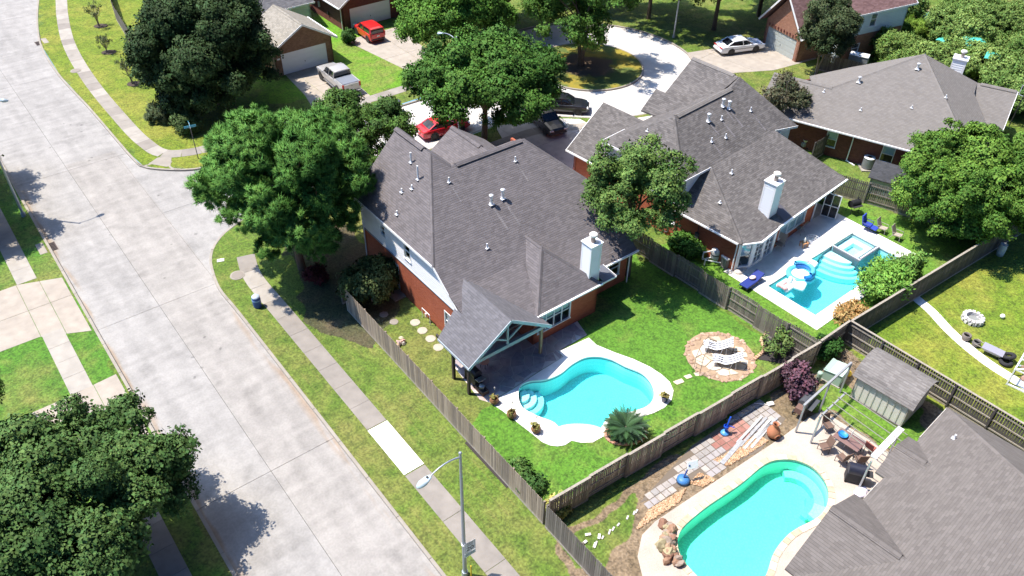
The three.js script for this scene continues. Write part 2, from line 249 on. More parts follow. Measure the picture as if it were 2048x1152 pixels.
// kerbs: cast in lengths
function kerb(name, line, side, len = 3.05) {
  const gp = structGroup(name); const c = new THREE.CatmullRomCurve3(line.map(p => new THREE.Vector3(p[0], 0, p[1])), false, 'centripetal'); c.arcLengthDivisions = 600;
  const L = c.getLength(), n = Math.max(1, Math.round(L / len));
  for (let i = 0; i < n; i++) { const pts = []; for (let k = 0; k <= 4; k++) { const v = c.getPointAt(clamp((i + k / 4 * 0.994) / n)); pts.push([v.x, v.z]); } if (pts[0][1] > -10 || pts[0][0] < -75) continue; const poly = stripPoly(pts, -0.03 * side, 0.15 * side); const g = slabGeo(polyArea(poly) > 0 ? poly : poly.reverse(), 0.014, 0.17, [], 0.012); part(gp, 'kerb_length', g, M.kerb); }
  return gp;
}
kerb('kerb', rightLoop, -1); kerb('kerb', kerbL, 1);
{ const c = []; for (let i = 0; i < 40; i++) { const t = i / 40 * 2 * Math.PI; c.push([7.3 + 5.7 * Math.cos(t), -78.6 + 5.7 * Math.sin(t)]); } c.push(c[0]); kerb('kerb', c, 1, 2.4); 
  const isl = []; for (let i = 0; i < 40; i++) { const t = i / 40 * 2 * Math.PI; isl.push([7.3 + 5.62 * Math.cos(t), -78.6 + 5.62 * Math.sin(t)]); }
  const islTex = colorTex(512, 512, (u, v, o) => { const x = (u - 0.5) * 12, z = (v - 0.5) * 12, n = fbm(x * 0.8, z * 0.8, 61, 4), k = hash(Math.floor(u * 512), Math.floor(v * 512), 62), m = smooth(3.1, 2.2, Math.hypot(x + 0.3, z) + (n - 0.5) * 2), g = 0.7 + 0.6 * k; const d = clamp((n - 0.42) * 4); o[0] = lerp(lerp(0.08, 0.26, d), 0.1, m) * g; o[1] = lerp(lerp(0.12, 0.21, d), 0.07, m) * g; o[2] = lerp(0.025, 0.045, m) * g; });
  const g = slabGeo(isl.reverse(), 0, 0.15); const p = g.attributes.position, uv = g.attributes.uv; for (let i = 0; i < p.count; i++) uv.setXY(i, (p.getX(i) - 1.3) / 12, (p.getZ(i) + 84.6) / 12); struct('island_lawn', g, new THREE.MeshStandardMaterial({ map: islTex, roughness: 0.95 })); }

// pavements of cast slabs along a centre line
function walkway(name, line, width, len, mats, y = 0.02, pick) {
  const gp = structGroup(name), c = new THREE.CatmullRomCurve3(line.map(p => new THREE.Vector3(p[0], 0, p[1])), false, 'centripetal'); c.arcLengthDivisions = 400; const L = c.getLength(), n = Math.max(1, Math.round(L / len)), R = rng(L * 100 | 0);
  for (let i = 0; i < n; i++) { const pts = []; for (let k = 0; k <= 3; k++) { const v = c.getPointAt(clamp((i + 0.003 + k / 3 * 0.994) / n)); pts.push([v.x, v.z]); } const poly = stripPoly(pts, -width / 2, width / 2); const m = pick ? pick(i, pts[1]) : mats[R() * mats.length | 0]; part(gp, 'slab', slabGeo(polyArea(poly) > 0 ? poly : poly.reverse(), y + (R() - 0.5) * 0.006, 0.06, [], 0.006), m); }
  return gp;
}
walkway('pavement', [F1.w(-10, 13.05), F1.w(-24.3, 13.05)], 1.24, 3.58, [M.walk[0], M.walk[1]], 0.02);
walkway('pavement', [F1.w(-24.35, 13.05), F1.w(-28.2, 13.05)], 1.26, 3.9, [M.walkNew], 0.03);
walkway('pavement', [F1.w(-28.25, 13.05), F1.w(-40, 13.05), F1.w(-44.5, 13.05), [-18.25, -43.9], [-19.0, -45.6]], 1.24, 1.85, M.walk, 0.02);
walkway('pavement', [[-60.5, -109], [-57.2, -101.5], [-53.3, -93.6], [-51.2, -89.1], [-47.1, -81.35], [-41.85, -73.5], [-36.0, -66.0], [-31.8, -61.15], [-29.6, -59.45], [-27.4, -59.75], [-24.5, -61.7], ...L2([[-63.3, 34], [-63.4, 40]])], 1.22, 1.55, M.walk);
walkway('pavement', [...L2([[-49.6, 21]]), ...L2([[-49.4, 30], [-49.4, 38], [-49.2, 42], [-47.6, 45.4], [-46.1, 48.4], [-44.6, 52], [-44.0, 55]])], 1.2, 1.6, [M.driveW, M.walk[2]]);
walkway('pavement', [F1.w(-6, 0.68), F1.w(-34.4, 0.68)], 1.25, 1.7, [M.walk[2], M.walk[0]]);
walkway('pavement', [F1.w(-40.95, 0.68), F1.w(-47.3, 0.68)], 1.25, 1.6, [M.walk[2]]);
walkway('pavement', [F1.w(-53.55, 0.68), F1.w(-74, 0.68)], 1.25, 1.7, [M.walk[2]]);
// ------------------------------------------------------------------ driveways and loose paving
function paved(name, polys, m, y = 0.016, t = 0.06) { const g = structGroup(name); for (const p of polys) part(g, 'slab', slabGeo(polyArea(p) > 0 ? p : p.slice().reverse(), y, t, [], 0.005), m); return g; }
function gridCut(poly, F, as, bs, gap = 0.012) { // cut a polygon into slabs along a frame's axes
  const out = []; for (let i = 0; i + 1 < as.length; i++) for (let j = 0; j + 1 < bs.length; j++) { let p = clipPoly(poly, F.c, F.s, as[i + 1] - gap); p = clipPoly(p, -F.c, -F.s, -as[i] - gap); p = clipPoly(p, F.s, -F.c, bs[j + 1] - gap); p = clipPoly(p, -F.s, F.c, -bs[j] - gap); if (p.length > 2 && Math.abs(polyArea(p)) > 0.05) out.push(p); } return out;
}
paved('driveway', gridCut(L2([[-52.6, 2.68], [-45.9, 2.68], [-47.25, -0.1], [-47.4, -14], [-53.6, -14], [-53.55, 0.1]]), F1, [-60, -50.3, -40], [-20, -6, 0, 1.35, 6]), M.drive);
paved('driveway', gridCut(L2([[-41.1, 2.68], [-34.0, 2.68], [-34.6, -0.1], [-34.8, -14], [-40.6, -14], [-40.9, 0.0]]), F1, [-60, -37.6, -20], [-20, -4, 0, 1.35, 6]), M.drive);
const FT = FR(51);
paved('driveway', gridCut([[-22.9, -75.0], [-18.9, -78.1], [-13.9, -70.9], [-13.2, -68.0], [-17.2, -64.9], [-20.0, -70.6]], FT, [-90, -68.5, -64.2, -50], [0, 30.4, 60]), M.drive);
paved('driveway', gridCut([[-18.4, -83.6], [-13.4, -87.6], [-8.6, -80.4], [-5.6, -75.5], [-9.2, -70.9], [-10.9, -76.4]], FT, [-100, -76, -70, -64.5, -50], [0, 42, 90]), M.drive);
paved('driveway', gridCut(L2([[-52.0, 39.4], [-51.2, 43.3], [-48.6, 46.5], [-46, 46.6], [-40, 45.8], [-37, 45.6], [-36, 33.6], [-41, 33.7], [-46, 37]]), F1, [-70, -47, -42.5, -30], [0, 39.5, 60]), M.driveW);
const F7 = FR(47);
paved('driveway', gridCut([[18.0, -82.2], [28.9, -86.6], [31.6, -81.4], [26.3, -78.3], [18.6, -76.8]], F7, [-90, -46, -20], [0, 71, 77, 120]), M.drive);
paved('kerb_ramp', [[[-30.25, -57.75], [-28.55, -57.3], [-28.5, -58.05], [-28.75, -59.0], [-29.85, -58.75]]], M.kerb, 0.012);
for (const l of [[[-31.2, -57.9], [-30.6, -57.44], [-30.1, -57.75], [-29.8, -58.6]], [[-27.4, -56.95], [-28.0, -57.0], [-28.5, -57.45], [-28.6, -58.2]]]) kerb('kerb', l, 1, 1.2);

// ------------------------------------------------------------------ water
const rip = grayTex(512, 512, (u, v) => { let s = 0; for (const [a, b, k] of [[9, 4, 0], [5, -11, 1], [14, 9, 2], [-6, 17, 3], [21, -3, 4]]) s += Math.sin(2 * Math.PI * (a * u + b * v) + k + 2.4 * fbm(u * 8, v * 8, 70 + k, 2, 8)); return 0.5 + s / 10; });
const ripA = rip.clone(); ripA.repeat.set(1 / 3.2, 1 / 3.2); ripA.needsUpdate = true;
function waterMats(tr, tg, tb) { return [new THREE.MeshPhysicalMaterial({ color: lin(tr, tg, tb), transmission: 1, thickness: 0, roughness: 0.03, ior: 1.33, bumpMap: ripA, bumpScale: 0.03 }), new THREE.MeshPhysicalMaterial({ color: lin(tr, tg, tb), transmission: 1, thickness: 0, roughness: 0, ior: 1.0, specularIntensity: 0 })]; }
function poolThing(name, label, loop, { depth = 1.5, layers = 4, tint, plaster, waterY = -0.1, coping, copeW = 0.32, copeY = 0.035, tile }) {
  const cx = loop.reduce((s, p) => s + p[0], 0) / loop.length, cz = loop.reduce((s, p) => s + p[1], 0) / loop.length;
  const L = (polyArea(loop) > 0 ? loop : loop.slice().reverse()).map(p => [p[0] - cx, p[1] - cz]);
  const t = thing(name, label, 'pool', [cx, 0, cz]);
  const n = L.length, pos = [], uv = [];
  const wall = (y0, y1, ring) => { const P = []; for (let i = 0; i < n; i++) { const a = ring[i], b = ring[(i + 1) % n]; P.push(a[0], y0, a[1], b[0], y0, b[1], b[0], y1, b[1], a[0], y0, a[1], b[0], y1, b[1], a[0], y1, a[1]); } const g = new THREE.BufferGeometry(); g.setAttribute('position', new THREE.Float32BufferAttribute(P, 3)); g.setAttribute('uv', new THREE.Float32BufferAttribute(new Array(P.length / 3 * 2).fill(0), 2)); g.computeVertexNormals(); return g; };
  const ring = offsetLoop(L, 0.004);
  part(t, 'basin', merge([wall(-depth, -0.16, ring), sheetGeo(ring, -depth)]), plaster);
  part(t, 'tile_band', wall(-0.2, 0.0, offsetLoop(L, -0.006)), tile);
  const w = waterMats(...tint);
  for (let k = 0; k < layers; k++) { const y = waterY - k * (depth + waterY - 0.1) / layers; part(t, k ? 'water_depth' : 'water', sheetGeo(offsetLoop(L, -0.012), y), k ? w[1] : w[0]); }
  if (coping) part(t, 'coping', slabGeo(offsetLoop(L, copeW), copeY, 0.05, [offsetLoop(L, -0.03).slice().reverse()], 0.008), coping);
  t.userData.local = { cx, cz }; return t;
}
const causticTex = colorTex(512, 512, (u, v, o) => { let d = 9, e = 9; const X = u * 30, Y = v * 30, xi = Math.floor(X), yi = Math.floor(Y); for (let i = -1; i < 2; i++) for (let j = -1; j < 2; j++) { const a = ((xi + i) % 30 + 30) % 30, b = ((yi + j) % 30 + 30) % 30, q = Math.hypot(xi + i + hash(a, b, 1) - X, yi + j + hash(a, b, 2) - Y); if (q < d) { e = d; d = q; } else if (q < e) e = q; } const g = 0.86 + 0.14 * smooth(0.0, 0.4, e - d) - 0.1 * hash(Math.floor(u * 512), Math.floor(v * 512), 4); o[0] = g * 0.97; o[1] = g; o[2] = g; }); causticTex.repeat.set(1 / 6, 1 / 6);  // cells imitate rippled light on the pool floor, painted into the plaster colour
const plasterMat = (r, g, b) => mat(r, g, b, 0.9, { map: causticTex });
const tileM = mat(0.16, 0.22, 0.27, 0.4), tileDark = mat(0.10, 0.115, 0.14, 0.4);

// --- garden pool behind the brick house
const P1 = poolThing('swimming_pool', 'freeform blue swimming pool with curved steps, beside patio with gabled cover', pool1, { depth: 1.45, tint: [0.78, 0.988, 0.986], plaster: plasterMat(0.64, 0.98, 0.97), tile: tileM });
{
  const c = P1.userData.local; delete P1.userData.local; const sh = (pts) => pts.map(p => [p[0] - c.cx, p[1] - c.cz]);
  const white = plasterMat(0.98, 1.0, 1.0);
  // sun shelf: a shallow ledge in the lobe by the palm
  const shelf = []; for (let i = 0; i <= 16; i++) { const t = Math.PI * (i / 16); shelf.push([4.0 + 1.28 * Math.cos(t), -30.42 - 0.42 * Math.sin(t)]); }
  const lobe = [...shelf, [2.72, -30.25], [3.1, -29.85], [3.5, -29.65], [3.95, -29.56], [4.4, -29.55], [4.8, -29.63], [5.08, -30.0]];
  part(P1, 'sun_shelf', slabGeo(sh(lobe).reverse(), -0.26, 1.1), white);
  // three curved steps in the far corner
  const cc = [0.62, -33.1];
  [[0.62, -0.42], [1.02, -0.66], [1.42, -0.9]].forEach(([r, y], i) => { const p = [[cc[0] - 0.08, cc[1] - 0.62], [cc[0] - 0.1, cc[1] + 0.5]]; const arc = []; for (let k = 0; k <= 12; k++) { const t = -1.0 + 2.15 * k / 12; arc.push([cc[0] - 0.15 + r * 1.12 * Math.cos(t), cc[1] + 0.02 + r * Math.sin(t) * 0.92]); } const poly = [...arc, [cc[0] - 0.0, cc[1] + 0.45], [cc[0] - 0.02, cc[1] - 0.25]].filter(q => inPoly(q, pool1) || true); const q = sh(poly.map(v => { let m = 1; for (let k = 0; k < 20 && !inPoly([4 + (v[0] - 4) * m, -33 + (v[1] + 33) * m], pool1); k++) m -= 0.02; return [4 + (v[0] - 4) * m, -33 + (v[1] + 33) * m]; })); part(P1, 'step', slabGeo(polyArea(q) > 0 ? q : q.reverse(), y, 1.2 + y > 0.2 ? 1.3 + y : 0.3), white); });
}
// white cast deck round it
const deck1 = [[-1.15, -32.05], [-0.41, -31.45], [1.18, -29.9], [1.87, -29.2], [2.3, -28.98], [2.69, -28.93], [3.1, -29.02], [3.5, -29.35], [4.0, -29.22], [4.65, -29.25], [5.3, -29.7], [5.6, -30.4], [6.0, -30.75], [6.4, -30.9], [7.3, -31.1], [8.3, -31.5], [9.0, -31.95], [9.5, -32.55], [9.72, -33.3], [9.6, -34.0], [9.2, -34.6], [8.55, -35.25], [7.6, -35.9], [6.5, -36.45], [5.4, -37.1], [4.95, -37.75], [2.98, -36.42], [3.28, -35.98], [1.65, -34.55], [0.1, -33.1]];
struct('pool_deck', slabGeo(deck1.slice(), 0.035, 0.1, [offsetLoop(polyArea(pool1) > 0 ? pool1 : pool1.slice().reverse(), -0.02).slice().reverse()]), M.deckWhite);
// flagstone patio
const patioPoly = [[4.85, -38.05], [2.95, -36.44], [3.24, -35.98], [1.6, -34.58], [0.05, -33.13], [-1.2, -32.08], [-1.75, -32.3], [-2.6, -33.6], [-3.6, -35.2], [-2.2, -37.4], [0.3, -39.2], [1.4, -37.9], [4.0, -40.0]];
struct('patio_bed', slabGeo(polyArea(patioPoly) > 0 ? patioPoly : patioPoly.slice().reverse(), 0.022, 0.06), mat(0.6, 0.54, 0.5, 0.95));
const flagTex = colorTex(512, 512, (u, v, o) => { const n = fbm(u * 10, v * 10, 81, 5, 10), k = hash(Math.floor(u * 512), Math.floor(v * 512), 82), g = 0.7 + 0.55 * n + 0.14 * (k - 0.5); o[0] = g; o[1] = g * 0.98; o[2] = g * 0.97; });
flagTex.repeat.set(0.5, 0.5);
const flagM = [[0.44, 0.345, 0.335], [0.38, 0.315, 0.315], [0.5, 0.385, 0.345], [0.345, 0.3, 0.31], [0.45, 0.37, 0.36]].map(c => new THREE.MeshStandardMaterial({ color: lin(...c), map: flagTex, roughness: 0.8, bumpMap: flagTex, bumpScale: 0.01 }));
{ const g = structGroup('flagstone_patio'), R = rng(5); for (const c of voronoi(patioPoly, 0.72, 77, 0.014)) part(g, 'flagstone', slabGeo(c, 0.03 + R() * 0.006, 0.03), flagM[R() * 5 | 0]); }
// sunbathing circle of pale flagstones with a ring of edging stones
{
  const c = [13.05, -36.35], rx = 2.15, rz = 2.2, el = (k, s = 1) => [c[0] + rx * s * Math.cos(k), c[1] + rz * s * Math.sin(k)];
  const out = [], inn = []; for (let i = 0; i < 40; i++) { out.push(el(i / 40 * 2 * Math.PI, 1)); inn.push(el(i / 40 * 2 * Math.PI, 0.8)); }
  const g = structGroup('flagstone_circle'), R = rng(31);
  part(g, 'bedding', slabGeo(out.slice(), 0.014, 0.05), mat(0.36, 0.26, 0.17, 0.95, { map: flagTex }));
  const pale = [[0.56, 0.48, 0.37], [0.5, 0.42, 0.31], [0.6, 0.53, 0.43]].map(q => new THREE.MeshStandardMaterial({ color: lin(...q), map: flagTex, roughness: 0.85 }));
  for (const q of voronoi(inn, 0.72, 34, 0.035)) part(g, 'flagstone', slabGeo(q, 0.05 + R() * 0.008, 0.04), pale[R() * 3 | 0]);
  const edge = [[0.38, 0.25, 0.17], [0.46, 0.33, 0.24], [0.33, 0.22, 0.155]].map(q => mat(...q, 0.9));
  const bg = [0, 1, 2].map(i => { const q = new THREE.IcosahedronGeometry(0.14, 1); const p = q.attributes.position, r = rng(i + 3); for (let k = 0; k < p.count; k++) { const f = 0.85 + 0.3 * hash(Math.round(p.getX(k) * 50), Math.round(p.getZ(k) * 50 + p.getY(k) * 31), i); p.setXYZ(k, p.getX(k) * f * 1.2, p.getY(k) * f * 0.55, p.getZ(k) * f); } q.computeVertexNormals(); return q; });
  for (let i = 0; i < 84; i++) { const k = i / 84 * 2 * Math.PI + R() * 0.1, e = el(k, 0.84 + 0.17 * R()); const m = part(g, 'edging_stone', bg[i % 3], edge[R() * 3 | 0]); m.position.set(e[0], 0.02, e[1]); m.rotation.y = R() * 6; m.scale.setScalar(0.5 + 0.5 * R()); }
}
const stoneRound = (name, x, z, r, m, label, group) => { const pts = []; for (let i = 0; i < 14; i++) { const t = -i / 14 * 2 * Math.PI, q = r * (0.93 + 0.1 * hash(i, r * 100, 7)); pts.push([q * Math.cos(t), q * Math.sin(t)]); } return solo(name, slabGeo(pts.reverse(), 0.03, 0.05, [], 0.008), m, label, 'stone', [x, 0, z], 0, group); };
const paleStone = conc(0.5, 0.46, 0.38);
[[-34.23, 19.6, 'pale round stepping stone nearest the white pipe frame'], [-33.3, 19.55, 'pale round stepping stone, second from the white pipe frame'], [-32.35, 19.55, 'pale round stepping stone, third from the white pipe frame'], [-31.4, 19.5, 'pale round stepping stone half under the patio cover eave']].forEach(([a, b, lb]) => stoneRound('stepping_stone', ...F1.w(a, b - 0.15), 0.34, paleStone, lb, 'round stepping stones along the brick wall'));
for (const [x, z, lb] of [[-7.6, -38.9, 'shaded round stepping stone between the fence and the pale stepping stones'], [-8.35, -39.6, 'shaded round stepping stone close to the tall fence end shrub']]) stoneRound('stepping_stone', x, z, 0.3, M.walk[1], lb, 'shaded stepping stones by the side door');
for (const [x, z, w, d, t, lb] of [[10.15, -34.05, 0.62, 0.34, 0.5, 'largest flat tan stepping stone, nearest the freeform pool deck'], [10.78, -34.5, 0.46, 0.3, 0.5, 'middle flat tan stepping stone between pool deck and lounger circle'], [11.4, -34.72, 0.42, 0.3, 0.2, 'smallest flat tan stepping stone, touching the lounger circle']]) { const p = [[-w / 2, -d / 2], [w / 2, -d * 0.4], [w * 0.45, d / 2], [-w * 0.4, d * 0.45]]; solo('stepping_flagstone', slabGeo(p, 0.03, 0.05), new THREE.MeshStandardMaterial({ color: lin(0.7, 0.56, 0.42), map: flagTex, roughness: 0.85 }), lb, 'stone', [x, 0, z], t, 'stepping stones to the lounger circle'); }
solo('door_pad', slabGeo(L2([[-37.75, 19.5], [-36.75, 19.5], [-36.75, 20.4], [-37.75, 20.4]]).map(p => { const o = F1.w(-37.25, 19.95); return [p[0] - o[0], p[1] - o[1]]; }).reverse(), 0.1, 0.12), M.walk[1], 'square concrete pad at the foot of the white side door', 'pad', [F1.w(-37.25, 19.95)[0], 0, F1.w(-37.25, 19.95)[1]]);

// --- neighbour's rectangular pool with a raised spa
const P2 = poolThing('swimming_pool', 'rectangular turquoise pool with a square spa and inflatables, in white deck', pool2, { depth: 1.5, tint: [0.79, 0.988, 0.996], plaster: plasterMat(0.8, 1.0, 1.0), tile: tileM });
{
  const c = P2.userData.local; delete P2.userData.local; const q = (a, b) => { const p = F2.w(a, b); return [p[0] - c.cx, p[1] - c.cz]; };
  const rect = (a0, a1, b0, b1) => { const p = [q(a0, b0), q(a0, b1), q(a1, b1), q(a1, b0)]; return polyArea(p) > 0 ? p : p.reverse(); };
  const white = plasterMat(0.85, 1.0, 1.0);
  const dark = mat(0.1, 0.11, 0.135, 0.5);
  part(P2, 'spa_wall', slabGeo(rect(-22.05, -19.75, 48.75, 49.05), 0.05, 1.4, [], 0.01), dark); part(P2, 'spa_wall', slabGeo(rect(-20.05, -19.75, 49.06, 51.45), 0.05, 1.4, [], 0.01), dark);
  part(P2, 'spa_cap', slabGeo(rect(-22.04, -19.76, 48.86, 48.98), 0.056, 0.004), mat(0.55, 0.58, 0.62, 0.4)); part(P2, 'spa_cap', slabGeo(rect(-19.95, -19.84, 49.1, 51.44), 0.056, 0.004), mat(0.55, 0.58, 0.62, 0.4));
  // spa seats and floor
  part(P2, 'spa_seat', slabGeo(rect(-22.05, -20.06, 49.06, 51.45), -0.34, 0.5, [[q(-21.5, 49.6), q(-21.5, 50.9), q(-20.6, 50.9), q(-20.6, 49.6)]]), white);
  part(P2, 'spa_floor', slabGeo(rect(-21.6, -20.5, 49.5, 51.0), -0.7, 0.3), white);
  for (let i = 0; i < 4; i++) { const poly = [q(-22.05, 48.7), q(-22.05, 46.9 - i * 0.33 + 0.9)]; for (let k = 0; k <= 10; k++) { const t = k / 10; poly.push(q(-21.9 + 1.7 * Math.sin(t * Math.PI / 2) + i * 0.0 + 0.32 * i * Math.sin(t * Math.PI / 2), 47.8 - i * 0.33 + (1.0 + i * 0.33) * (1 - Math.cos(t * Math.PI / 2)) * 0.9)); } poly.push(q(-20.2 + 0.32 * i, 48.7)); part(P2, 'step', slabGeo(polyArea(poly) > 0 ? poly : poly.reverse(), -0.32 - i * 0.24, 1.1 - i * 0.24), white); }
}
{ const r = (a0, a1, b0, b1) => { const p = [F2.w(a0, b0), F2.w(a0, b1), F2.w(a1, b1), F2.w(a1, b0)]; return polyArea(p) > 0 ? p : p.reverse(); };
  struct('pool_deck', slabGeo(r(-25.0, -17.3, 40.1, 52.85), 0.034, 0.1, [offsetLoop(polyArea(pool2) > 0 ? pool2 : pool2.slice().reverse(), -0.02).slice().reverse()]), M.deckWhite);
  struct('pool_deck', slabGeo([F2.w(-25.01, 40.6), F2.w(-26.6, 40.6), F2.w(-28.2, 52.9), F2.w(-25.01, 52.85)].reverse(), 0.034, 0.1), M.deckGrey); }

// --- green pool with an aggregate deck
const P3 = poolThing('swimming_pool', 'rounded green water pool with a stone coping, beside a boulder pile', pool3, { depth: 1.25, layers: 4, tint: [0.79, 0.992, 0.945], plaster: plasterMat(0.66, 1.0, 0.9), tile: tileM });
{
  const c = P3.userData.local; delete P3.userData.local; const sh = (pts) => pts.map(p => [p[0] - c.cx, p[1] - c.cz]);
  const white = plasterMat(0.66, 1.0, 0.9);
  // shallow bench and steps along the far end
  const P = (polyArea(pool3) > 0 ? pool3 : pool3.slice().reverse());
  const far = (w, y, i0, i1) => { const seg = []; const inn = offsetLoop(P, -w), n = P.length; for (let i = i0; i <= i1; i++) seg.push(offsetLoop(P, -0.02)[(i + n) % n]); for (let i = i1; i >= i0; i--) seg.push(inn[(i + n) % n]); const q = sh(seg); part(P3, 'step', slabGeo(polyArea(q) > 0 ? q : q.reverse(), y, 1.2 + y), white); };
  const iTop = P.map((p, i) => [Math.hypot(p[0] - 15.2, p[1] + 28.3), i]).sort((a, b) => a[0] - b[0])[0][1], iEnd = P.map((p, i) => [Math.hypot(p[0] - 16.2, p[1] + 24.8), i]).sort((a, b) => a[0] - b[0])[0][1];
  const i0 = Math.min(iTop, iEnd), i1 = Math.max(iTop, iEnd);
  far(0.55, -0.85, i0, i1); const iA = iTop < iEnd ? i1 - 7 : i0, iB = iTop < iEnd ? i1 : i0 + 7; far(0.95, -0.95, iA, iB); far(0.62, -0.5, iA + (iTop < iEnd ? 3 : 0), iB - (iTop < iEnd ? 0 : 3));
  // coping of single tan stones
  const n = P.length, inn = offsetLoop(P, -0.03), out = offsetLoop(P, 0.3), tan = [[0.58, 0.47, 0.34], [0.5, 0.4, 0.28], [0.64, 0.55, 0.43], [0.55, 0.44, 0.33]].map(q => new THREE.MeshStandardMaterial({ color: lin(...q), map: flagTex, roughness: 0.9 })), R = rng(8);
  let len = 0; const cum = P.map((p, i) => { const q = P[(i + 1) % n]; const l = len; len += Math.hypot(q[0] - p[0], q[1] - p[1]); return l; });
  const at = (ring, s) => { s = ((s % len) + len) % len; let i = 0; while (i + 1 < n && cum[i + 1] <= s) i++; const e = i + 1 < n ? cum[i + 1] : len, t = (s - cum[i]) / (e - cum[i]), p = ring[i], q = ring[(i + 1) % n]; return [p[0] + (q[0] - p[0]) * t, p[1] + (q[1] - p[1]) * t]; };
  for (let s = 0; s < len - 0.2;) { const w = 0.32 + 0.26 * R(), e = Math.min(len, s + w) - 0.025; const poly = sh([at(inn, s), at(inn, (s + e) / 2), at(inn, e), at(out, e), at(out, (s + e) / 2), at(out, s)]); part(P3, 'coping_stone', slabGeo(polyArea(poly) > 0 ? poly : poly.reverse(), 0.06 + 0.008 * R(), 0.06), tan[R() * 4 | 0]); s += w; }
  const aggTex = colorTex(512, 512, (u, v, o) => { const k = hash(Math.floor(u * 512), Math.floor(v * 512), 91), k2 = hash(Math.floor(u * 256), Math.floor(v * 256), 92), n = fbm(u * 6, v * 6, 93, 4, 6); const g = 0.6 + 0.32 * k + 0.14 * k2 + 0.3 * (n - 0.5); o[0] = g; o[1] = g * (0.86 + 0.05 * k2); o[2] = g * (0.72 + 0.08 * k); });
  aggTex.repeat.set(1 / 5, 1 / 5); M.agg = new THREE.MeshStandardMaterial({ map: aggTex, color: lin(0.53, 0.52, 0.51), roughness: 0.95, bumpMap: aggTex, bumpScale: 0.006 });
  const deck3 = [[6.4, -22.2], [6.75, -23.4], [7.5, -24.2], [8.93, -25.25], [15.4, -29.95], [17.3, -31.45], [18.2, -31.95], [21.1, -28.9], [22.5, -26.8], [20, -23.6], [16.5, -19], [8, -17.5], [6.6, -20.5]];
  struct('pool_deck', slabGeo(polyArea(deck3) > 0 ? deck3 : deck3.slice().reverse(), 0.03, 0.1, [offsetLoop(P, -0.02).slice().reverse()]), M.agg);
}
// --- side yard paving between fence and green pool
const FP = FR(54.5); // rows of grey pavers run along the fence
{
  const g = structGroup('paver_path'), R = rng(61); struct('sand_bed', slabGeo([[6.8, -25.3], [10.4, -27.0], [13.9, -28.9], [15.9, -31.3], [14.6, -32.6], [10.2, -29.2]].reverse(), 0.012, 0.03), mat(0.16, 0.13, 0.1, 0.95)); const pm = [[0.36, 0.335, 0.31], [0.31, 0.295, 0.28], [0.4, 0.37, 0.335], [0.34, 0.32, 0.315]].map(c => new THREE.MeshStandardMaterial({ color: lin(...c), map: flagTex, roughness: 0.9 }));
  const rm = [[0.32, 0.15, 0.12], [0.36, 0.175, 0.145], [0.38, 0.2, 0.165]].map(c => new THREE.MeshStandardMaterial({ color: lin(...c), map: flagTex, roughness: 0.9 }));
  const area = [[6.9, -25.35], [7.3, -25.0], [9.3, -26.7], [10.2, -27.5], [10.9, -26.95], [11.9, -27.7], [11.2, -28.3], [12.4, -29.2], [13.2, -28.6], [13.8, -29.0], [15.7, -31.3], [14.7, -32.55], [12.9, -31.3], [10.4, -29.1], [9.7, -28.1]];
  const red = [[11.2, -29.4], [13.2, -31.35], [14.05, -30.6], [11.95, -28.7]];
  const s = 0.41; const lo = FP.l(6, -25), cs = [];
  for (let i = -3; i < 26; i++) for (let j = -14; j < 30; j++) { const o = FP.l(10.5, -28.5), ca = o[0] + (i - 8) * s, cb = o[1] + (j - 12) * s, w = FP.w(ca, cb); const r = inPoly(w, red); if (!r && !inPoly(w, area)) continue; const gp = 0.022, e = 0.012, q = (x, y) => { const v = FP.w(ca + x, cb + y); return [v[0] + (R() - 0.5) * e, v[1] + (R() - 0.5) * e]; }; const P = [q(-s / 2 + gp, -s / 2 + gp), q(s / 2 - gp, -s / 2 + gp), q(s / 2 - gp, s / 2 - gp), q(-s / 2 + gp, s / 2 - gp)]; part(g, r ? 'red_paver' : 'paver', slabGeo(polyArea(P) > 0 ? P : P.reverse(), 0.026 + 0.01 * R(), 0.05), r ? rm[R() * 3 | 0] : pm[R() * 4 | 0]); }
  // river gravel between pavers and deck
  const peb = [0, 1].map(i => { const q = new THREE.IcosahedronGeometry(0.05, 0); q.scale(1.2, 0.6, 1); return q; });
  const N = 2600, im = new THREE.InstancedMesh(peb[0], mat(0.8, 0.75, 0.7, 0.9), N); im.name = 'gravel'; im.userData = { kind: 'stuff', label: 'tan river gravel strip between pavers and green pool deck', category: 'gravel' };
  const gp = [[[7.3, -24.9], [9.4, -26.3], [8.9, -25.4], [7.5, -24.4], [6.4, -23.6]], [[9.6, -26.6], [10.3, -27.3], [11.1, -26.9], [10.3, -26.4]], [[11.9, -27.8], [13.1, -28.6], [14.5, -29.6], [14.0, -30.1], [12.4, -28.9], [11.2, -28.2]]];
  const mtx = new THREE.Matrix4(), Q = new THREE.Quaternion(); let k = 0, guard = 0; const col = new THREE.Color();
  while (k < N && guard++ < 60000) { const x = 6 + R() * 9, z = -31 + R() * 8; if (!gp.some(p => inPoly([x, z], p))) continue; Q.setFromEuler(new THREE.Euler(R() * 6, R() * 6, R() * 6)); const sc = 0.6 + R() * 0.9; mtx.compose(new THREE.Vector3(x, 0.03, z), Q, new THREE.Vector3(sc, sc, sc)); im.setMatrixAt(k, mtx); const t = R(); col.setRGB(0.42 + 0.4 * t, 0.27 + 0.33 * t, 0.15 + 0.26 * t); im.setColorAt(k, col); k++; }
  im.count = k; shad(im); scene.add(im);
}
// curved white garden path in the far yard
walkway('garden_path', [[27.4, -42.6], [28.05, -41.0], [28.4, -39.4], [28.9, -37.9], [29.7, -36.2], [30.6, -34.9], [31.4, -33.9], [33, -32]], 0.72, 2.2, [M.deckWhite, conc(0.9, 0.85, 0.8)], 0.03);
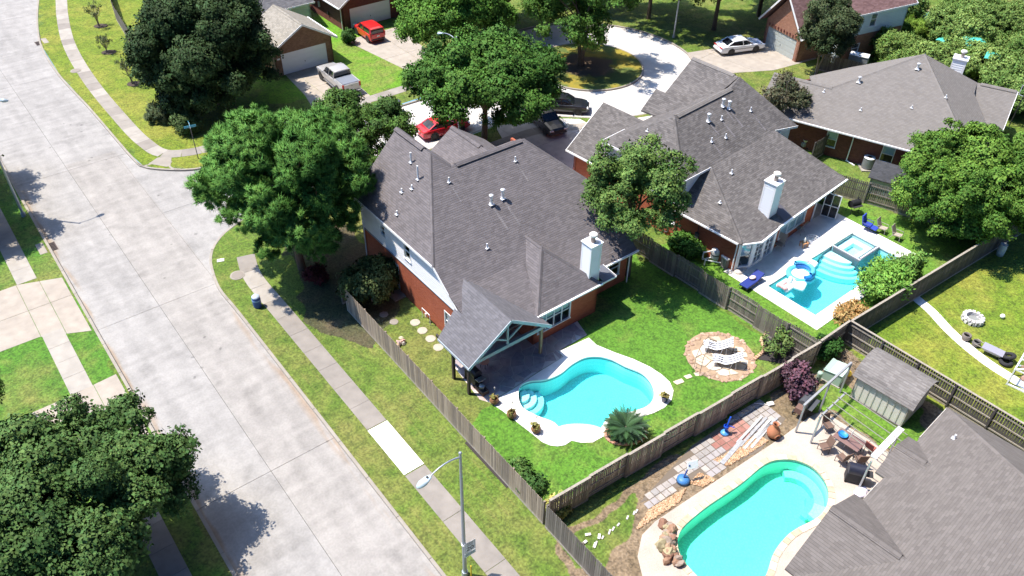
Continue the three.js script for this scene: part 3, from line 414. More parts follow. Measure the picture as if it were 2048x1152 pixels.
// ------------------------------------------------------------------ building materials
// asphalt shingles: courses of tabs, each tab with its own tone; tile 6.1 m x 5.15 m (36 courses)
function shingles(c1, c2, seed, contrast = 1, streak = 0.2) {
  const W = 576, H = 576, rows = 36, tabs = 20; const tone = (r, t) => hash(t, r, seed);
  const t = colorTex(W, H, (u, v, o) => {
    const r = Math.floor(v * rows), fv = v * rows - r, sh = (r % 2) * 0.5 + hash(r, 3, seed) * 0.3, tt = u * tabs + sh, ti = ((Math.floor(tt)) % tabs + tabs) % tabs, fu = tt - Math.floor(tt);
    const a = tone(r, ti), b = tone(Math.floor(r / 2), Math.floor(ti / 2) + 50);
    let k = 0.5 + contrast * (0.85 * (a - 0.5) + 0.18 * (b - 0.5));
    const n = fbm(u * 5, v * 5, seed + 9, 4, 5), st = fbm(u * 24, v * 2, seed + 5, 3, 0);
    k += (n - 0.5) * 0.22 + (st - 0.5) * streak * 1.2 + (hash(Math.floor(u * W), Math.floor(v * H), seed) - 0.5) * 0.16;
    const line = fv < 0.13 ? 0.78 : fu < 0.035 ? 0.85 : 1;
    for (let i = 0; i < 3; i++) o[i] = lerp(c1[i], c2[i], clamp(k)) * line;
  });
  t.repeat.set(1 / 6.1, 1 / 5.15); return t;
}
const shingleBump = grayTex(512, 1024, (u, v) => { const rows = 36, f = v * rows - Math.floor(v * rows); return 1 - f * 0.9; }); shingleBump.repeat.set(1 / 6.1, 1 / 5.15);
const roofMat = (c1, c2, seed, ct, st) => new THREE.MeshStandardMaterial({ map: shingles(c1, c2, seed, ct, st), bumpMap: shingleBump, bumpScale: 0.012, roughness: 0.93 });
const R1 = roofMat([0.085, 0.077, 0.08], [0.18, 0.163, 0.167], 1, 0.5, 0.12), R1b = roofMat([0.08, 0.078, 0.086], [0.17, 0.166, 0.18], 2, 0.5, 0.06);
const R2 = roofMat([0.07, 0.064, 0.062], [0.175, 0.162, 0.155], 3, 0.7, 0.08), R3 = roofMat([0.135, 0.124, 0.114], [0.225, 0.209, 0.195], 4, 0.4, 0.06), R4 = roofMat([0.098, 0.087, 0.08], [0.185, 0.167, 0.155], 5, 0.5, 0.08);
const R1s = roofMat([0.12, 0.112, 0.115], [0.215, 0.2, 0.205], 12, 0.7, 0.1);
const R7 = roofMat([0.115, 0.062, 0.06], [0.21, 0.125, 0.12], 6, 0.9, 0.1), R5 = roofMat([0.19, 0.175, 0.145], [0.33, 0.305, 0.26], 7, 0.7, 0.1), R5d = roofMat([0.07, 0.07, 0.078], [0.16, 0.16, 0.17], 8, 0.8, 0.1), Rshed = roofMat([0.125, 0.115, 0.108], [0.235, 0.22, 0.208], 9, 0.7, 0.1), Rblk = roofMat([0.03, 0.032, 0.036], [0.065, 0.067, 0.075], 10, 0.7, 0.1);
function bricks(c1, c2, mortar, seed) {
  const t = colorTex(512, 512, (u, v, o) => { const rows = 32, cols = 12, r = Math.floor(v * rows), fv = v * rows - r, uu = u * cols + (r % 2) * 0.5, cI = ((Math.floor(uu)) % cols + cols) % cols, fu = uu - Math.floor(uu); const k = hash(cI, r, seed), n = fbm(u * 6, v * 6, seed + 2, 3, 6); const m = fv < 0.14 || fu < 0.05; const q = clamp(0.6 * k + 0.4 * n + (hash(Math.floor(u * 512), Math.floor(v * 512), seed) - 0.5) * 0.3); for (let i = 0; i < 3; i++) o[i] = m ? mortar[i] : lerp(c1[i], c2[i], q); });
  t.repeat.set(1 / 2.6, 1 / 2.45); return t;
}
const brickBump = grayTex(512, 512, (u, v) => { const r = Math.floor(v * 32), fv = v * 32 - r, uu = u * 12 + (r % 2) * 0.5, fu = uu - Math.floor(uu); return fv < 0.14 || fu < 0.05 ? 0 : 1; }); brickBump.repeat.set(1 / 2.6, 1 / 2.45);
const brickMat = (a, b, m, s) => new THREE.MeshStandardMaterial({ map: bricks(a, b, m, s), bumpMap: brickBump, bumpScale: 0.008, roughness: 0.92 });
const B1 = brickMat([0.30, 0.065, 0.03], [0.42, 0.115, 0.055], [0.36, 0.15, 0.09], 1), B3 = brickMat([0.11, 0.032, 0.026], [0.2, 0.065, 0.052], [0.15, 0.09, 0.075], 2), B5 = brickMat([0.17, 0.085, 0.05], [0.33, 0.18, 0.115], [0.28, 0.21, 0.155], 3), B7 = brickMat([0.24, 0.11, 0.07], [0.4, 0.2, 0.13], [0.33, 0.24, 0.18], 4);
const lapBump = grayTex(8, 256, (u, v) => { const f = v * 8 - Math.floor(v * 8); return 1 - f * 0.95; }); lapBump.repeat.set(1, 1 / 1.45);
const lapTex = colorTex(256, 512, (u, v, o) => { const f = v * 8 - Math.floor(v * 8), n = fbm(u * 8, v * 8, 14, 3, 8); const g = (f < 0.06 ? 0.72 : 1) * (0.93 + 0.12 * n); o[0] = g; o[1] = g; o[2] = g; }); lapTex.repeat.set(1 / 3, 1 / 1.45);
const siding = (r, g, b) => new THREE.MeshStandardMaterial({ color: lin(r, g, b), map: lapTex, bumpMap: lapBump, bumpScale: 0.02, roughness: 0.7 });
const SW1 = siding(0.84, 0.86, 0.9), SW2 = siding(0.74, 0.80, 0.83), SW7 = siding(0.62, 0.72, 0.74);
const trim = mat(0.82, 0.83, 0.84, 0.55), trimBlue = mat(0.4, 0.46, 0.5, 0.6), metal = mat(0.62, 0.65, 0.69, 0.35, { metalness: 0.7 }), darkMetal = mat(0.05, 0.05, 0.055, 0.5, { metalness: 0.4 }), galv = mat(0.75, 0.77, 0.8, 0.4, { metalness: 0.5 }), lead = mat(0.7, 0.72, 0.75, 0.5);
const glass = new THREE.MeshPhysicalMaterial({ color: lin(0.85, 0.92, 0.95), transmission: 1, thickness: 0, roughness: 0.02, ior: 1.5 });
const floorM = mat(0.3, 0.24, 0.18, 0.7), blind = mat(0.55, 0.66, 0.7, 0.8), soffitM = mat(0.7, 0.7, 0.7, 0.8);

// ------------------------------------------------------------------ builders in a house's own axes
// H(frame angle, a0, b0): a Group at (a0,b0) whose local x runs along a, local z along -b
function House(name, label, A, a0, b0, category = 'house', y0 = 0) {
  const F = FR(A), [x, z] = F.w(a0, b0), g = thing(name, label, category, [x, y0, z], -A * D2R);
  const P = (p) => new THREE.Vector3(p[0] - a0, p[2] - y0, b0 - p[1]);
  const h = { F, g, P };
  // sloping roof plane from corners [a,b,h]; shingle courses run level
  h.roof = (pts, m, name = 'roof_plane', t = 0.12, parent = g) => {
    const V = pts.map(P), n = new THREE.Vector3(); for (let i = 0; i < V.length; i++) { const p = V[i], q = V[(i + 1) % V.length]; n.x += (p.y - q.y) * (p.z + q.z); n.y += (p.z - q.z) * (p.x + q.x); n.z += (p.x - q.x) * (p.y + q.y); } n.normalize(); if (n.y < 0) { n.negate(); V.reverse(); }
    const U = new THREE.Vector3(0, 1, 0).cross(n); if (U.length() < 1e-4) U.set(1, 0, 0); U.normalize(); const W = n.clone().cross(U).normalize();
    const flat = V.map(v => new THREE.Vector2(v.dot(U), v.dot(W))), tri = THREE.ShapeUtils.triangulateShape(flat, []), pos = [], nor = [], uv = [];
    const put = (v, N, a, b) => { pos.push(v.x, v.y, v.z); nor.push(N.x, N.y, N.z); uv.push(a, b); };
    const low = V.map(v => new THREE.Vector3(v.x, v.y - t, v.z)), dn = n.clone().negate();
    for (const f of tri) { const [a, b, c] = f; const e = flat[b].clone().sub(flat[a]).cross(flat[c].clone().sub(flat[a])); const o = e > 0 ? [a, b, c] : [a, c, b]; for (const i of o) put(V[i], n, flat[i].x, flat[i].y); for (const i of [o[0], o[2], o[1]]) put(low[i], dn, flat[i].x, flat[i].y); }
    for (let i = 0; i < V.length; i++) { const j = (i + 1) % V.length, N = V[j].clone().sub(V[i]).cross(new THREE.Vector3(0, 1, 0)).normalize(); const L = V[i].distanceTo(V[j]); put(low[i], N, 0, 0); put(low[j], N, L, 0); put(V[j], N, L, t); put(low[i], N, 0, 0); put(V[j], N, L, t); put(V[i], N, 0, t); }
    const G = new THREE.BufferGeometry(); G.setAttribute('position', new THREE.Float32BufferAttribute(pos, 3)); G.setAttribute('normal', new THREE.Float32BufferAttribute(nor, 3)); G.setAttribute('uv', new THREE.Float32BufferAttribute(uv, 2));
    return part(parent, name, G, m);
  };
  // capped ridge or hip
  h.ridge = (p, q, m, w = 0.16, lift = 0.03, name = 'ridge_cap') => { const a = P(p), b = P(q), d = b.clone().sub(a), L = d.length(); d.normalize(); const side = new THREE.Vector3(d.z, 0, -d.x).normalize().multiplyScalar(w), drop = w * 0.55; const A3 = [a, b].map(v => [v.clone().add(side).add(new THREE.Vector3(0, lift - drop, 0)), v.clone().add(new THREE.Vector3(0, lift + 0.02, 0)), v.clone().sub(side).add(new THREE.Vector3(0, lift - drop, 0))]); const pos = [], uv = []; const quad = (p0, p1, p2, p3) => { for (const [v, s, t] of [[p0, 0, 0], [p1, L, 0], [p2, L, w], [p0, 0, 0], [p2, L, w], [p3, 0, w]]) { pos.push(v.x, v.y, v.z); uv.push(s, t); } }; const dn = (v) => v.clone().add(new THREE.Vector3(0, -0.05, 0)); quad(A3[0][0], A3[1][0], A3[1][1], A3[0][1]); quad(A3[0][1], A3[1][1], A3[1][2], A3[0][2]); quad(dn(A3[0][0]), dn(A3[1][0]), A3[1][0], A3[0][0]); quad(A3[0][2], A3[1][2], dn(A3[1][2]), dn(A3[0][2])); quad(dn(A3[0][0]), A3[0][0], A3[0][1], A3[0][2]); quad(dn(A3[1][0]), A3[1][0], A3[1][1], A3[1][2]); const G = new THREE.BufferGeometry(); G.setAttribute('position', new THREE.Float32BufferAttribute(pos, 3)); G.setAttribute('uv', new THREE.Float32BufferAttribute(uv, 2)); G.computeVertexNormals(); return part(g, name, G, m); };
  h.beam = (p, q, w, hh, m, name) => part(g, name, beam(P(p).toArray(), P(q).toArray(), w, hh), m);
  h.bar = (p, q, r, m, name, n = 8) => part(g, name, bar(P(p).toArray(), P(q).toArray(), r, n), m);
  // wall from p to q (a,b) with outline [[s,h]...] (default a rectangle y0..y1), openings [s0,s1,h0,h1], thickness inward (side +1: to the left of p->q in plan)
  h.wall = (p, q, outline, m, side = 1, holes = [], name = 'wall', t = 0.18, off = 0) => {
    const a = P([p[0], p[1], 0]), b = P([q[0], q[1], 0]), d = b.clone().sub(a), L = d.length(); d.normalize(); const nrm = new THREE.Vector3(d.z, 0, -d.x).multiplyScalar(side); a.addScaledVector(nrm, off);
    const s = new THREE.Shape(outline.map(v => new THREE.Vector2(v[0], v[1] - y0))); for (const o of holes) s.holes.push(new THREE.Path([[o[0], o[2]], [o[1], o[2]], [o[1], o[3]], [o[0], o[3]]].map(v => new THREE.Vector2(v[0], v[1] - y0))));
    const G = new THREE.ExtrudeGeometry(s, { depth: t, bevelEnabled: false }).toNonIndexed ? new THREE.ExtrudeGeometry(s, { depth: t, bevelEnabled: false }) : null; const K = G.index ? G.toNonIndexed() : G, ps = K.attributes.position, uv = K.attributes.uv, nn = K.attributes.normal;
    for (let i = 0; i < ps.count; i++) { const sx = ps.getX(i), hy = ps.getY(i), dz = ps.getZ(i), nz = Math.abs(nn.getZ(i)); const v = a.clone().addScaledVector(d, sx).addScaledVector(nrm, dz); ps.setXYZ(i, v.x, hy, v.z); uv.setXY(i, nz > 0.5 ? sx : sx + dz, hy); }
    // d x up = -nrm(side=1) decides handedness
    const det = new THREE.Vector3().crossVectors(d, new THREE.Vector3(0, 1, 0)).dot(nrm); if (det < 0) for (let i = 0; i < ps.count; i += 3) for (const at of [ps, uv]) { const n = at.itemSize; for (let c = 0; c < n; c++) { const x = at.array[(i + 1) * n + c]; at.array[(i + 1) * n + c] = at.array[(i + 2) * n + c]; at.array[(i + 2) * n + c] = x; } }
    K.computeVertexNormals(); return part(g, name, K, m);
  };
  const rectO = (L, y1, y00 = 0) => [[0, y00], [L, y00], [L, y1], [0, y1]]; h.rect = rectO;
  // window filling an opening of a wall p->q: frame, mullions, panes and what is behind them
  h.window = (p, q, s0, s1, h0, h1, side = 1, { cols = 1, rows = 2, back = null, frame = trim, name = 'window', fw = 0.06 } = {}) => {
    const a = P([p[0], p[1], 0]), b = P([q[0], q[1], 0]), d = b.clone().sub(a).normalize(), nrm = new THREE.Vector3(d.z, 0, -d.x).multiplyScalar(side), ry = Math.atan2(-d.z, d.x);
    const o = new THREE.Group(); o.name = name; o.position.copy(a).addScaledVector(d, (s0 + s1) / 2); o.position.y = (h0 + h1) / 2 - y0; o.rotation.y = ry; g.add(o); const zin = side * (new THREE.Vector3(0, 0, 1).applyAxisAngle(new THREE.Vector3(0, 1, 0), ry).dot(new THREE.Vector3(d.z, 0, -d.x))); const w = s1 - s0, hh = h1 - h0, z = (k) => k * Math.sign(zin);
    part(o, 'frame', merge([box(w + 0.08, fw, 0.1, 0, hh / 2, z(0.02)), box(w + 0.12, fw, 0.14, 0, -hh / 2, z(0.0)), box(fw, hh - fw, 0.1, -w / 2, 0, z(0.021)), box(fw, hh - fw, 0.1, w / 2, 0, z(0.021))]), frame);
    const pw = (w - fw) / cols, ph = (hh - fw) / rows; for (let i = 0; i < cols; i++) for (let j = 0; j < rows; j++) part(o, 'pane', box(pw - 0.03, ph - 0.03, 0.006, -w / 2 + fw / 2 + pw * (i + 0.5), -hh / 2 + fw / 2 + ph * (j + 0.5), z(0.05)), glass);
    for (let i = 1; i < cols; i++) part(o, 'mullion', box(0.05, hh - fw, 0.07, -w / 2 + fw / 2 + pw * i, 0, z(0.04)), frame); for (let j = 1; j < rows; j++) part(o, 'sash_bar', box(w - fw, 0.045, 0.06, 0, -hh / 2 + fw / 2 + ph * j, z(0.041)), frame);
    if (back) part(o, 'blind', box(w - 0.08, hh * back, 0.012, 0, hh / 2 - hh * back / 2 - 0.04, z(0.12)), blind);
    return o;
  };
  h.floor = (pts) => part(g, 'floor', slabGeo(pts.map(p => { const v = P([p[0], p[1], 0]); return [v.x, v.z]; }), 0.06 - y0, 0.05), floorM);
  h.fascia = (p, q, name = 'fascia', m = trim, hh = 0.18, w = 0.04) => part(g, name, beam(P([p[0], p[1], p[2] - 0.1]).toArray(), P([q[0], q[1], q[2] - 0.1]).toArray(), w, hh), m);
  h.gutter = (p, q) => h.beam([p[0], p[1], p[2] - 0.05], [q[0], q[1], q[2] - 0.05], 0.12, 0.11, trim, 'gutter');
  h.pipe = (a, b, hz, len = 0.42, r = 0.05, name = 'vent_pipe') => { const o = new THREE.Group(); o.name = name; o.position.copy(P([a, b, hz])); g.add(o); part(o, 'flashing', merge([box(0.24, 0.02, 0.24, 0, 0.02, 0, 0, 0, 0), cyl(r * 1.2, r * 1.7, 0.1, 0, 0.06, 0, 10)]), lead); part(o, 'pipe', cyl(r, r, len, 0, len / 2, 0, 10), lead); return o; };
  h.flue = (a, b, hz, len = 0.6) => { const o = new THREE.Group(); o.name = 'roof_flue'; o.position.copy(P([a, b, hz])); g.add(o); part(o, 'flashing', merge([box(0.36, 0.02, 0.36, 0, 0.02, 0), cyl(0.11, 0.15, 0.14, 0, 0.08, 0, 12)]), lead); part(o, 'pipe', cyl(0.1, 0.1, len, 0, len / 2, 0, 12), galv); part(o, 'cap', merge([cyl(0.15, 0.15, 0.08, 0, len + 0.04, 0, 14), cyl(0.03, 0.15, 0.05, 0, len + 0.105, 0, 14)]), galv); return o; };
  // sided chimney a0..a1, b0..b1
  h.chimney = (a0c, a1c, b0c, b1c, h0, h1) => {
    const o = new THREE.Group(); o.name = 'chimney'; o.position.copy(P([(a0c + a1c) / 2, (b0c + b1c) / 2, h0])); g.add(o); const w = a1c - a0c, d = b1c - b0c, H = h1 - h0, lap = [];
    const n = Math.round((H - 0.1) / 0.19), s = (H - 0.1) / n; for (let i = 0; i < n; i++) { const y = i * s; for (const [W2, D2, X, Z2] of [[w - 0.2, 0.03, 0, d / 2 - 0.005], [w - 0.2, 0.03, 0, -d / 2 + 0.005]]) lap.push(box(W2, s + 0.012, 0.02, X, y + s / 2, Z2 + Math.sign(Z2) * 0.004, 0, Math.sign(Z2) * -0.14)); for (const X of [w / 2 - 0.005, -w / 2 + 0.005]) lap.push(box(0.02, s + 0.012, d - 0.2, X + Math.sign(X) * 0.004, y + s / 2, 0, 0, 0, Math.sign(X) * 0.14)); }
    part(o, 'core', box(w - 0.02, H, d - 0.02, 0, H / 2, 0), trim); part(o, 'clapboard', merge(lap), SWc);
    const cb = []; for (const X of [-1, 1]) for (const Y of [-1, 1]) cb.push(box(0.11, H - 0.02, 0.11, X * (w / 2 - 0.035), H / 2, Y * (d / 2 - 0.035))); part(o, 'corner_board', merge(cb), trim);
    part(o, 'cap', merge([box(w + 0.16, 0.07, d + 0.16, 0, H + 0.03, 0), box(w + 0.08, 0.12, d + 0.08, 0, H - 0.06, 0)]), trim);
    const f = part(o, 'flue_pipe', cyl(0.14, 0.16, 0.5, 0.05, H + 0.3, 0, 18), mat(0.32, 0.26, 0.22, 0.6)); part(f, 'flue_cap', merge([cyl(0.26, 0.26, 0.12, 0.05, H + 0.6, 0, 20), cyl(0.2, 0.26, 0.05, 0.05, H + 0.685, 0, 20)]), mat(0.72, 0.7, 0.66, 0.5)); return o;
  };
  return h;
}
const SWc = mat(0.84, 0.87, 0.9, 0.6);

// ------------------------------------------------------------------ 1: the brick house with the big rear roof slope
const h1 = House('brick_house', 'two storey red brick house with white siding and a patio cover behind', 51.3, -36, 27);
{
  const k = h1, sl = 0.69, H = (a) => 2.75 + sl * (-28.75 - a);
  const ridge1 = [-42.2, 23.75, 9.2], top = [-38.1, 23.75, 9.2], r1 = [-37.08, 24.55, H(-37.08)], r2 = [-37.08, 30.45, H(-37.08)], hb = [-32.55, 20.05, H(-32.55)];
  k.roof([top, r1, r2, [-33.1, 33.6, H(-33.1)], [-28.75, 33.75, 2.75], [-28.75, 24.6, 2.75], [-30.95, 24.6, H(-30.95)], [-30.95, 20.05, H(-30.95)], hb], R1);
  const hl = hb[2];
  k.roof([ridge1, top, hb, [-42.2, 20.05, hl]], R1);
  k.roof([top, ridge1, [-42.2, 27.6, hl], [-38.6, 27.6, hl], [r1[0] - 0.02, 24.56, r1[2] - 0.01]], R1);
  k.roof([[-30.95, 20.0, H(-30.95)], [-30.95, 25.6, H(-30.95)], [-27.75, 24.6, 2.75], [-27.75, 21.2, 2.75], [-29.4, 20.05, 3.52]], R1);
  k.roof([r1, r2, [-42.4, 33.6, 4.85], [-42.4, 24.6, 4.85]], R1); // front slope
  k.roof([r2, [-33.1, 33.6, H(-33.1)], [-42.4, 33.6, 4.85]], R1);
  // front gable with its own ridge
  k.roof([[-43.6, 29.1, 7.0], [-39.3, 29.1, 7.0], [-40.5, 26.2, 5.0], [-43.6, 26.2, 5.0]], R1); k.roof([[-43.6, 29.1, 7.0], [-39.3, 29.1, 7.0], [-40.5, 32, 5.0], [-43.6, 32, 5.0]], R1);
  // rear bay with a hipped end
  const ap = [-32.3, 26.75, 5.05], en = [-30.5, 26.75, 5.05], el = [-27.6, 24.15, 2.75], er = [-27.6, 29.4, 2.75];
  k.roof([ap, en, el, [-31.6, 24.15, 2.75]], R1); k.roof([ap, en, er, [-31.6, 29.4, 2.75]], R1); k.roof([en, el, er], R1);
  for (const [p, q] of [[en, el], [en, er], [ap, en]]) k.ridge(p, q, R1, 0.13, 0.02);
  k.ridge(top, hb, R1, 0.12, 0.015); k.ridge(r2, [-33.1, 33.6, H(-33.1)], R1, 0.14, 0.02); k.ridge(top, r1, R1, 0.12, 0.02);
  k.ridge(ridge1, [-38.9, 23.75, 9.2], R1, 0.22, 0.075, 'ridge_vent'); k.ridge([-37.08, 24.9, r1[2]], [-37.08, 30.2, r1[2]], R1, 0.22, 0.075, 'ridge_vent'); k.ridge([-43.6, 29.1, 7.0], [-40.1, 29.1, 7.0], R1, 0.2, 0.06, 'ridge_vent');
  k.floor([[-41.8, 20.6], [-30.7, 20.6], [-30.7, 24.4], [-28.2, 24.4], [-28.2, 29.3], [-29.4, 29.3], [-29.4, 33.2], [-41.8, 33.2]]);
  // walls
  const wl = [-42, 20.36], wr = [-30.5, 20.36];
  const prof = [[0, 2.9], [11.5, 2.9], [11.5, H(-30.5) - 0.28], [9.35, H(-32.65) - 0.22], [0, hl - 0.1]];
  k.wall(wl, wr, [[0, 2.9], [11.5, 2.9], [11.5, 3.55], [9.5, 5.05], [9.35, hl - 0.14], [0, hl - 0.14]], SW1, 1, [[5.5, 6.25, 3.55, 4.85], [2.6, 3.2, 3.75, 4.5]], 'siding_wall', 0.14, 0);
  k.window(wl, wr, 5.5, 6.25, 3.55, 4.85, 1); k.window(wl, wr, 2.6, 3.2, 3.75, 4.5, 1);
  k.wall(wl, wr, k.rect(11.5, 2.86), B1, 1, [[3.65, 4.55, 0.12, 2.25], [9.95, 10.75, 0.6, 2.1]], 'brick_wall');
  k.window(wl, wr, 9.95, 10.75, 0.6, 2.1, 1, { back: 0.5 });
  k.beam([-42, 20.33, 2.88], [-30.45, 20.33, 2.88], 0.05, 0.06, mat(0.3, 0.34, 0.4, 0.6), 'drip_cap');
  { // side door with a glazed upper half
    const d = new THREE.Group(); d.name = 'side_door'; d.position.copy(k.P([-37.9, 20.41, 0.12])); k.g.add(d); const wm = mat(0.78, 0.8, 0.86, 0.5);
    part(d, 'leaf', merge([box(0.88, 1.04, 0.05, 0, 0.53, -0.02), box(0.88, 0.14, 0.05, 0, 1.98, -0.02), box(0.1, 0.87, 0.05, -0.39, 1.48, -0.02), box(0.1, 0.87, 0.05, 0.39, 1.48, -0.02), box(0.03, 0.87, 0.04, -0.11, 1.48, -0.02), box(0.03, 0.87, 0.04, 0.11, 1.48, -0.02), box(0.68, 0.03, 0.04, 0, 1.34, -0.02), box(0.68, 0.03, 0.04, 0, 1.63, -0.02)]), wm); part(d, 'door_frame', merge([box(0.07, 2.12, 0.1, -0.45, 1.06, 0), box(0.07, 2.12, 0.1, 0.45, 1.06, 0), box(0.97, 0.08, 0.1, 0, 2.13, 0)]), trim);
    const pane = [], br = []; for (let i = 0; i < 3; i++) for (let j = 0; j < 3; j++) part(d, 'pane', box(0.2, 0.26, 0.02, -0.22 + 0.22 * i, 1.2 + 0.29 * j, -0.02), glass); part(d, 'handle', box(0.03, 0.03, 0.08, 0.37, 1.0, 0.04), metal);
  }
  k.fascia([-42.2, 20.02, hl], [-32.55, 20.02, hl]); k.fascia([-32.55, 20.02, hl], [-29.8, 20.02, H(-29.8) - 0.1]); 
  k.bar([-41.7, 20.29, 0], [-41.7, 20.29, 5.2], 0.05, trim, 'downspout');
  // rear walls
  k.wall([-30.5, 20.45], [-30.5, 24.2], k.rect(3.75, 3.9), B1, 1, [[0.5, 2.3, 0.1, 2.15]], 'brick_wall'); k.window([-30.5, 20.45], [-30.5, 24.2], 0.5, 2.3, 0.1, 2.15, 1, { cols: 2, rows: 1, name: 'patio_door' });
  k.wall([-30.5, 24.2], [-28, 24.2], k.rect(2.5, 2.72), B1, 1, [], 'brick_wall');
  k.wall([-28, 24.2], [-28, 29.5], k.rect(5.3, 2.66), B1, 1, [[0.35, 3.0, 0.75, 2.4]], 'brick_wall'); k.window([-28, 24.2], [-28, 29.5], 0.35, 3.0, 0.75, 2.4, 1, { cols: 4, rows: 2, back: 0.45 });
  k.wall([-28, 29.5], [-29.25, 29.5], k.rect(1.25, 2.7), B1, 1, [], 'brick_wall');
  k.wall([-29.25, 29.5], [-29.25, 33.4], k.rect(3.9, 2.68), B1, 1, [[1.2, 3.2, 0.9, 2.3]], 'brick_wall'); k.window([-29.25, 29.5], [-29.25, 33.4], 1.2, 3.2, 0.9, 2.3, 1, { cols: 2, rows: 2, back: 0.3 });
  k.wall([-29.25, 33.4], [-42, 33.4], [[0, 0], [12.75, 0], [12.75, 5.4], [4.2, 5.4], [0.2, 2.7]], B1, 1, [], 'brick_wall');
  k.wall([-42, 33.4], [-42, 20.45], [[0, 0], [12.95, 0], [12.95, 5.3], [9.7, 8.7], [6.4, 5.0], [0, 4.9]], B1, 1, [], 'brick_wall');
  k.wall([-43.3, 31.6], [-43.3, 26.6], [[0, 0], [5, 0], [5, 4.9], [2.5, 6.6], [0, 4.9]], B1, 1, [], 'brick_wall'); k.wall([-43.3, 26.6], [-42, 26.6], k.rect(1.3, 4.9), B1, 1, [], 'brick_wall'); k.wall([-42, 31.6], [-43.3, 31.6], k.rect(1.3, 4.9), B1, 1, [], 'brick_wall');
  k.gutter([-27.55, 24.1, 2.75], [-27.55, 29.45, 2.75]); k.gutter([-28.7, 30.75, 2.75], [-28.7, 33.8, 2.75]); k.bar([-29.0, 33.35, 0], [-29.0, 33.35, 2.62], 0.045, trim, 'downspout');
  k.chimney(-28.95, -28.1, 28.72, 29.58, 2.5, 5.55);
  k.roof([[-29.0, 29.65, 2.86], [-29.0, 30.7, 2.86], [-27.62, 30.7, 2.74], [-27.62, 29.65, 2.74]], mat(0.13, 0.14, 0.17, 0.5), 'chimney_saddle', 0.06); k.fascia([-27.6, 29.45, 2.76], [-27.6, 30.72, 2.76], 'fascia', trim, 0.12); k.fascia([-27.62, 30.72, 2.78], [-29.0, 30.72, 2.9], 'fascia', trim, 0.12);
  // roof penetrations
  for (const [a, b, l, w] of [[-34.2, 25.7, 1.5, 0.2], [-34.25, 26.65, 1.6, 0.2], [-36.15, 23.85, 1.1, 0.12], [-35.9, 28.95, 1.2, 0.12]]) k.roof([[a, b - w * 0.4, H(a) + 0.012], [a, b + w * 0.4, H(a) + 0.012], [a + l, b + w * 1.0, H(a + l) + 0.012], [a + l, b + w * 0.1, H(a + l) + 0.012]], R1s, 'runoff_stain', 0.008);
  const S = (a) => H(a); for (const [a, b, f] of [[-34.35, 25.7, 1], [-34.4, 26.65, 1]]) k.flue(a, b, S(a), 0.62); for (const [a, b] of [[-36.3, 23.85], [-36.05, 28.95], [-32.3, 23.85]]) k.pipe(a, b, S(a), 0.36);
  const SLf = (b) => 9.2 - (23.75 - b) * (9.2 - hl) / 3.75; for (const [a, b, l] of [[-39.15, 22.9, 0.75], [-37.75, 22.5, 1.0], [-38.35, 21.6, 0.3], [-37.75, 22.0, 0.3], [-37.6, 20.7, 0.3]]) k.pipe(a, b, SLf(b), l, l > 0.5 ? 0.06 : 0.05);
}
// gabled patio cover on posts
const hc = House('patio_cover', 'gabled grey shingled patio cover on dark posts behind the brick house', 51.3, -28.5, 21.4, 'patio cover');
{
  const k = hc, rz = 4.58; k.roof([[-31.55, 21.4, rz], [-26.7, 21.4, rz], [-26.75, 18.4, 2.5], [-29.85, 18.4, 2.5], [-30.35, 19.95, 3.58]], R1b); k.roof([[-31.55, 21.4, rz], [-26.7, 21.4, rz], [-26.75, 24.45, 2.5], [-28.6, 24.45, 2.5]], R1b);
  const tm = mat(0.3, 0.33, 0.35, 0.7), dk = mat(0.05, 0.04, 0.035, 0.8), wood = mat(0.3, 0.21, 0.12, 0.8);
  k.fascia([-26.68, 18.35, 2.5], [-26.68, 21.4, rz], 'rake_board', trimBlue, 0.2); k.fascia([-26.68, 21.4, rz], [-26.68, 24.5, 2.5], 'rake_board', trimBlue, 0.2); k.fascia([-29.85, 18.38, 2.5], [-26.7, 18.38, 2.5], 'fascia', trimBlue, 0.16);
  k.beam([-27.05, 18.5, 2.32], [-27.05, 24.3, 2.32], 0.16, 0.26, tm, 'tie_beam'); k.beam([-27.05, 21.4, 2.45], [-27.05, 21.4, 4.3], 0.12, 0.12, tm, 'king_post'); k.beam([-27.05, 21.4, 2.75], [-27.05, 20.3, 3.45], 0.1, 0.12, tm, 'strut'); k.beam([-27.05, 21.4, 2.75], [-27.05, 22.5, 3.45], 0.1, 0.12, tm, 'strut');
  for (const b of [18.6, 24.15]) k.beam([-27.0, b, 2.3], [-30.3, b, 2.3], 0.12, 0.2, dk, 'side_beam');
  for (const [a, b, m] of [[-27.05, 18.6, dk], [-28.6, 18.6, dk], [-27.15, 24.1, wood]]) k.beam([a, b, 0], [a, b, 2.22], 0.16, 0.16, m, 'post');
}
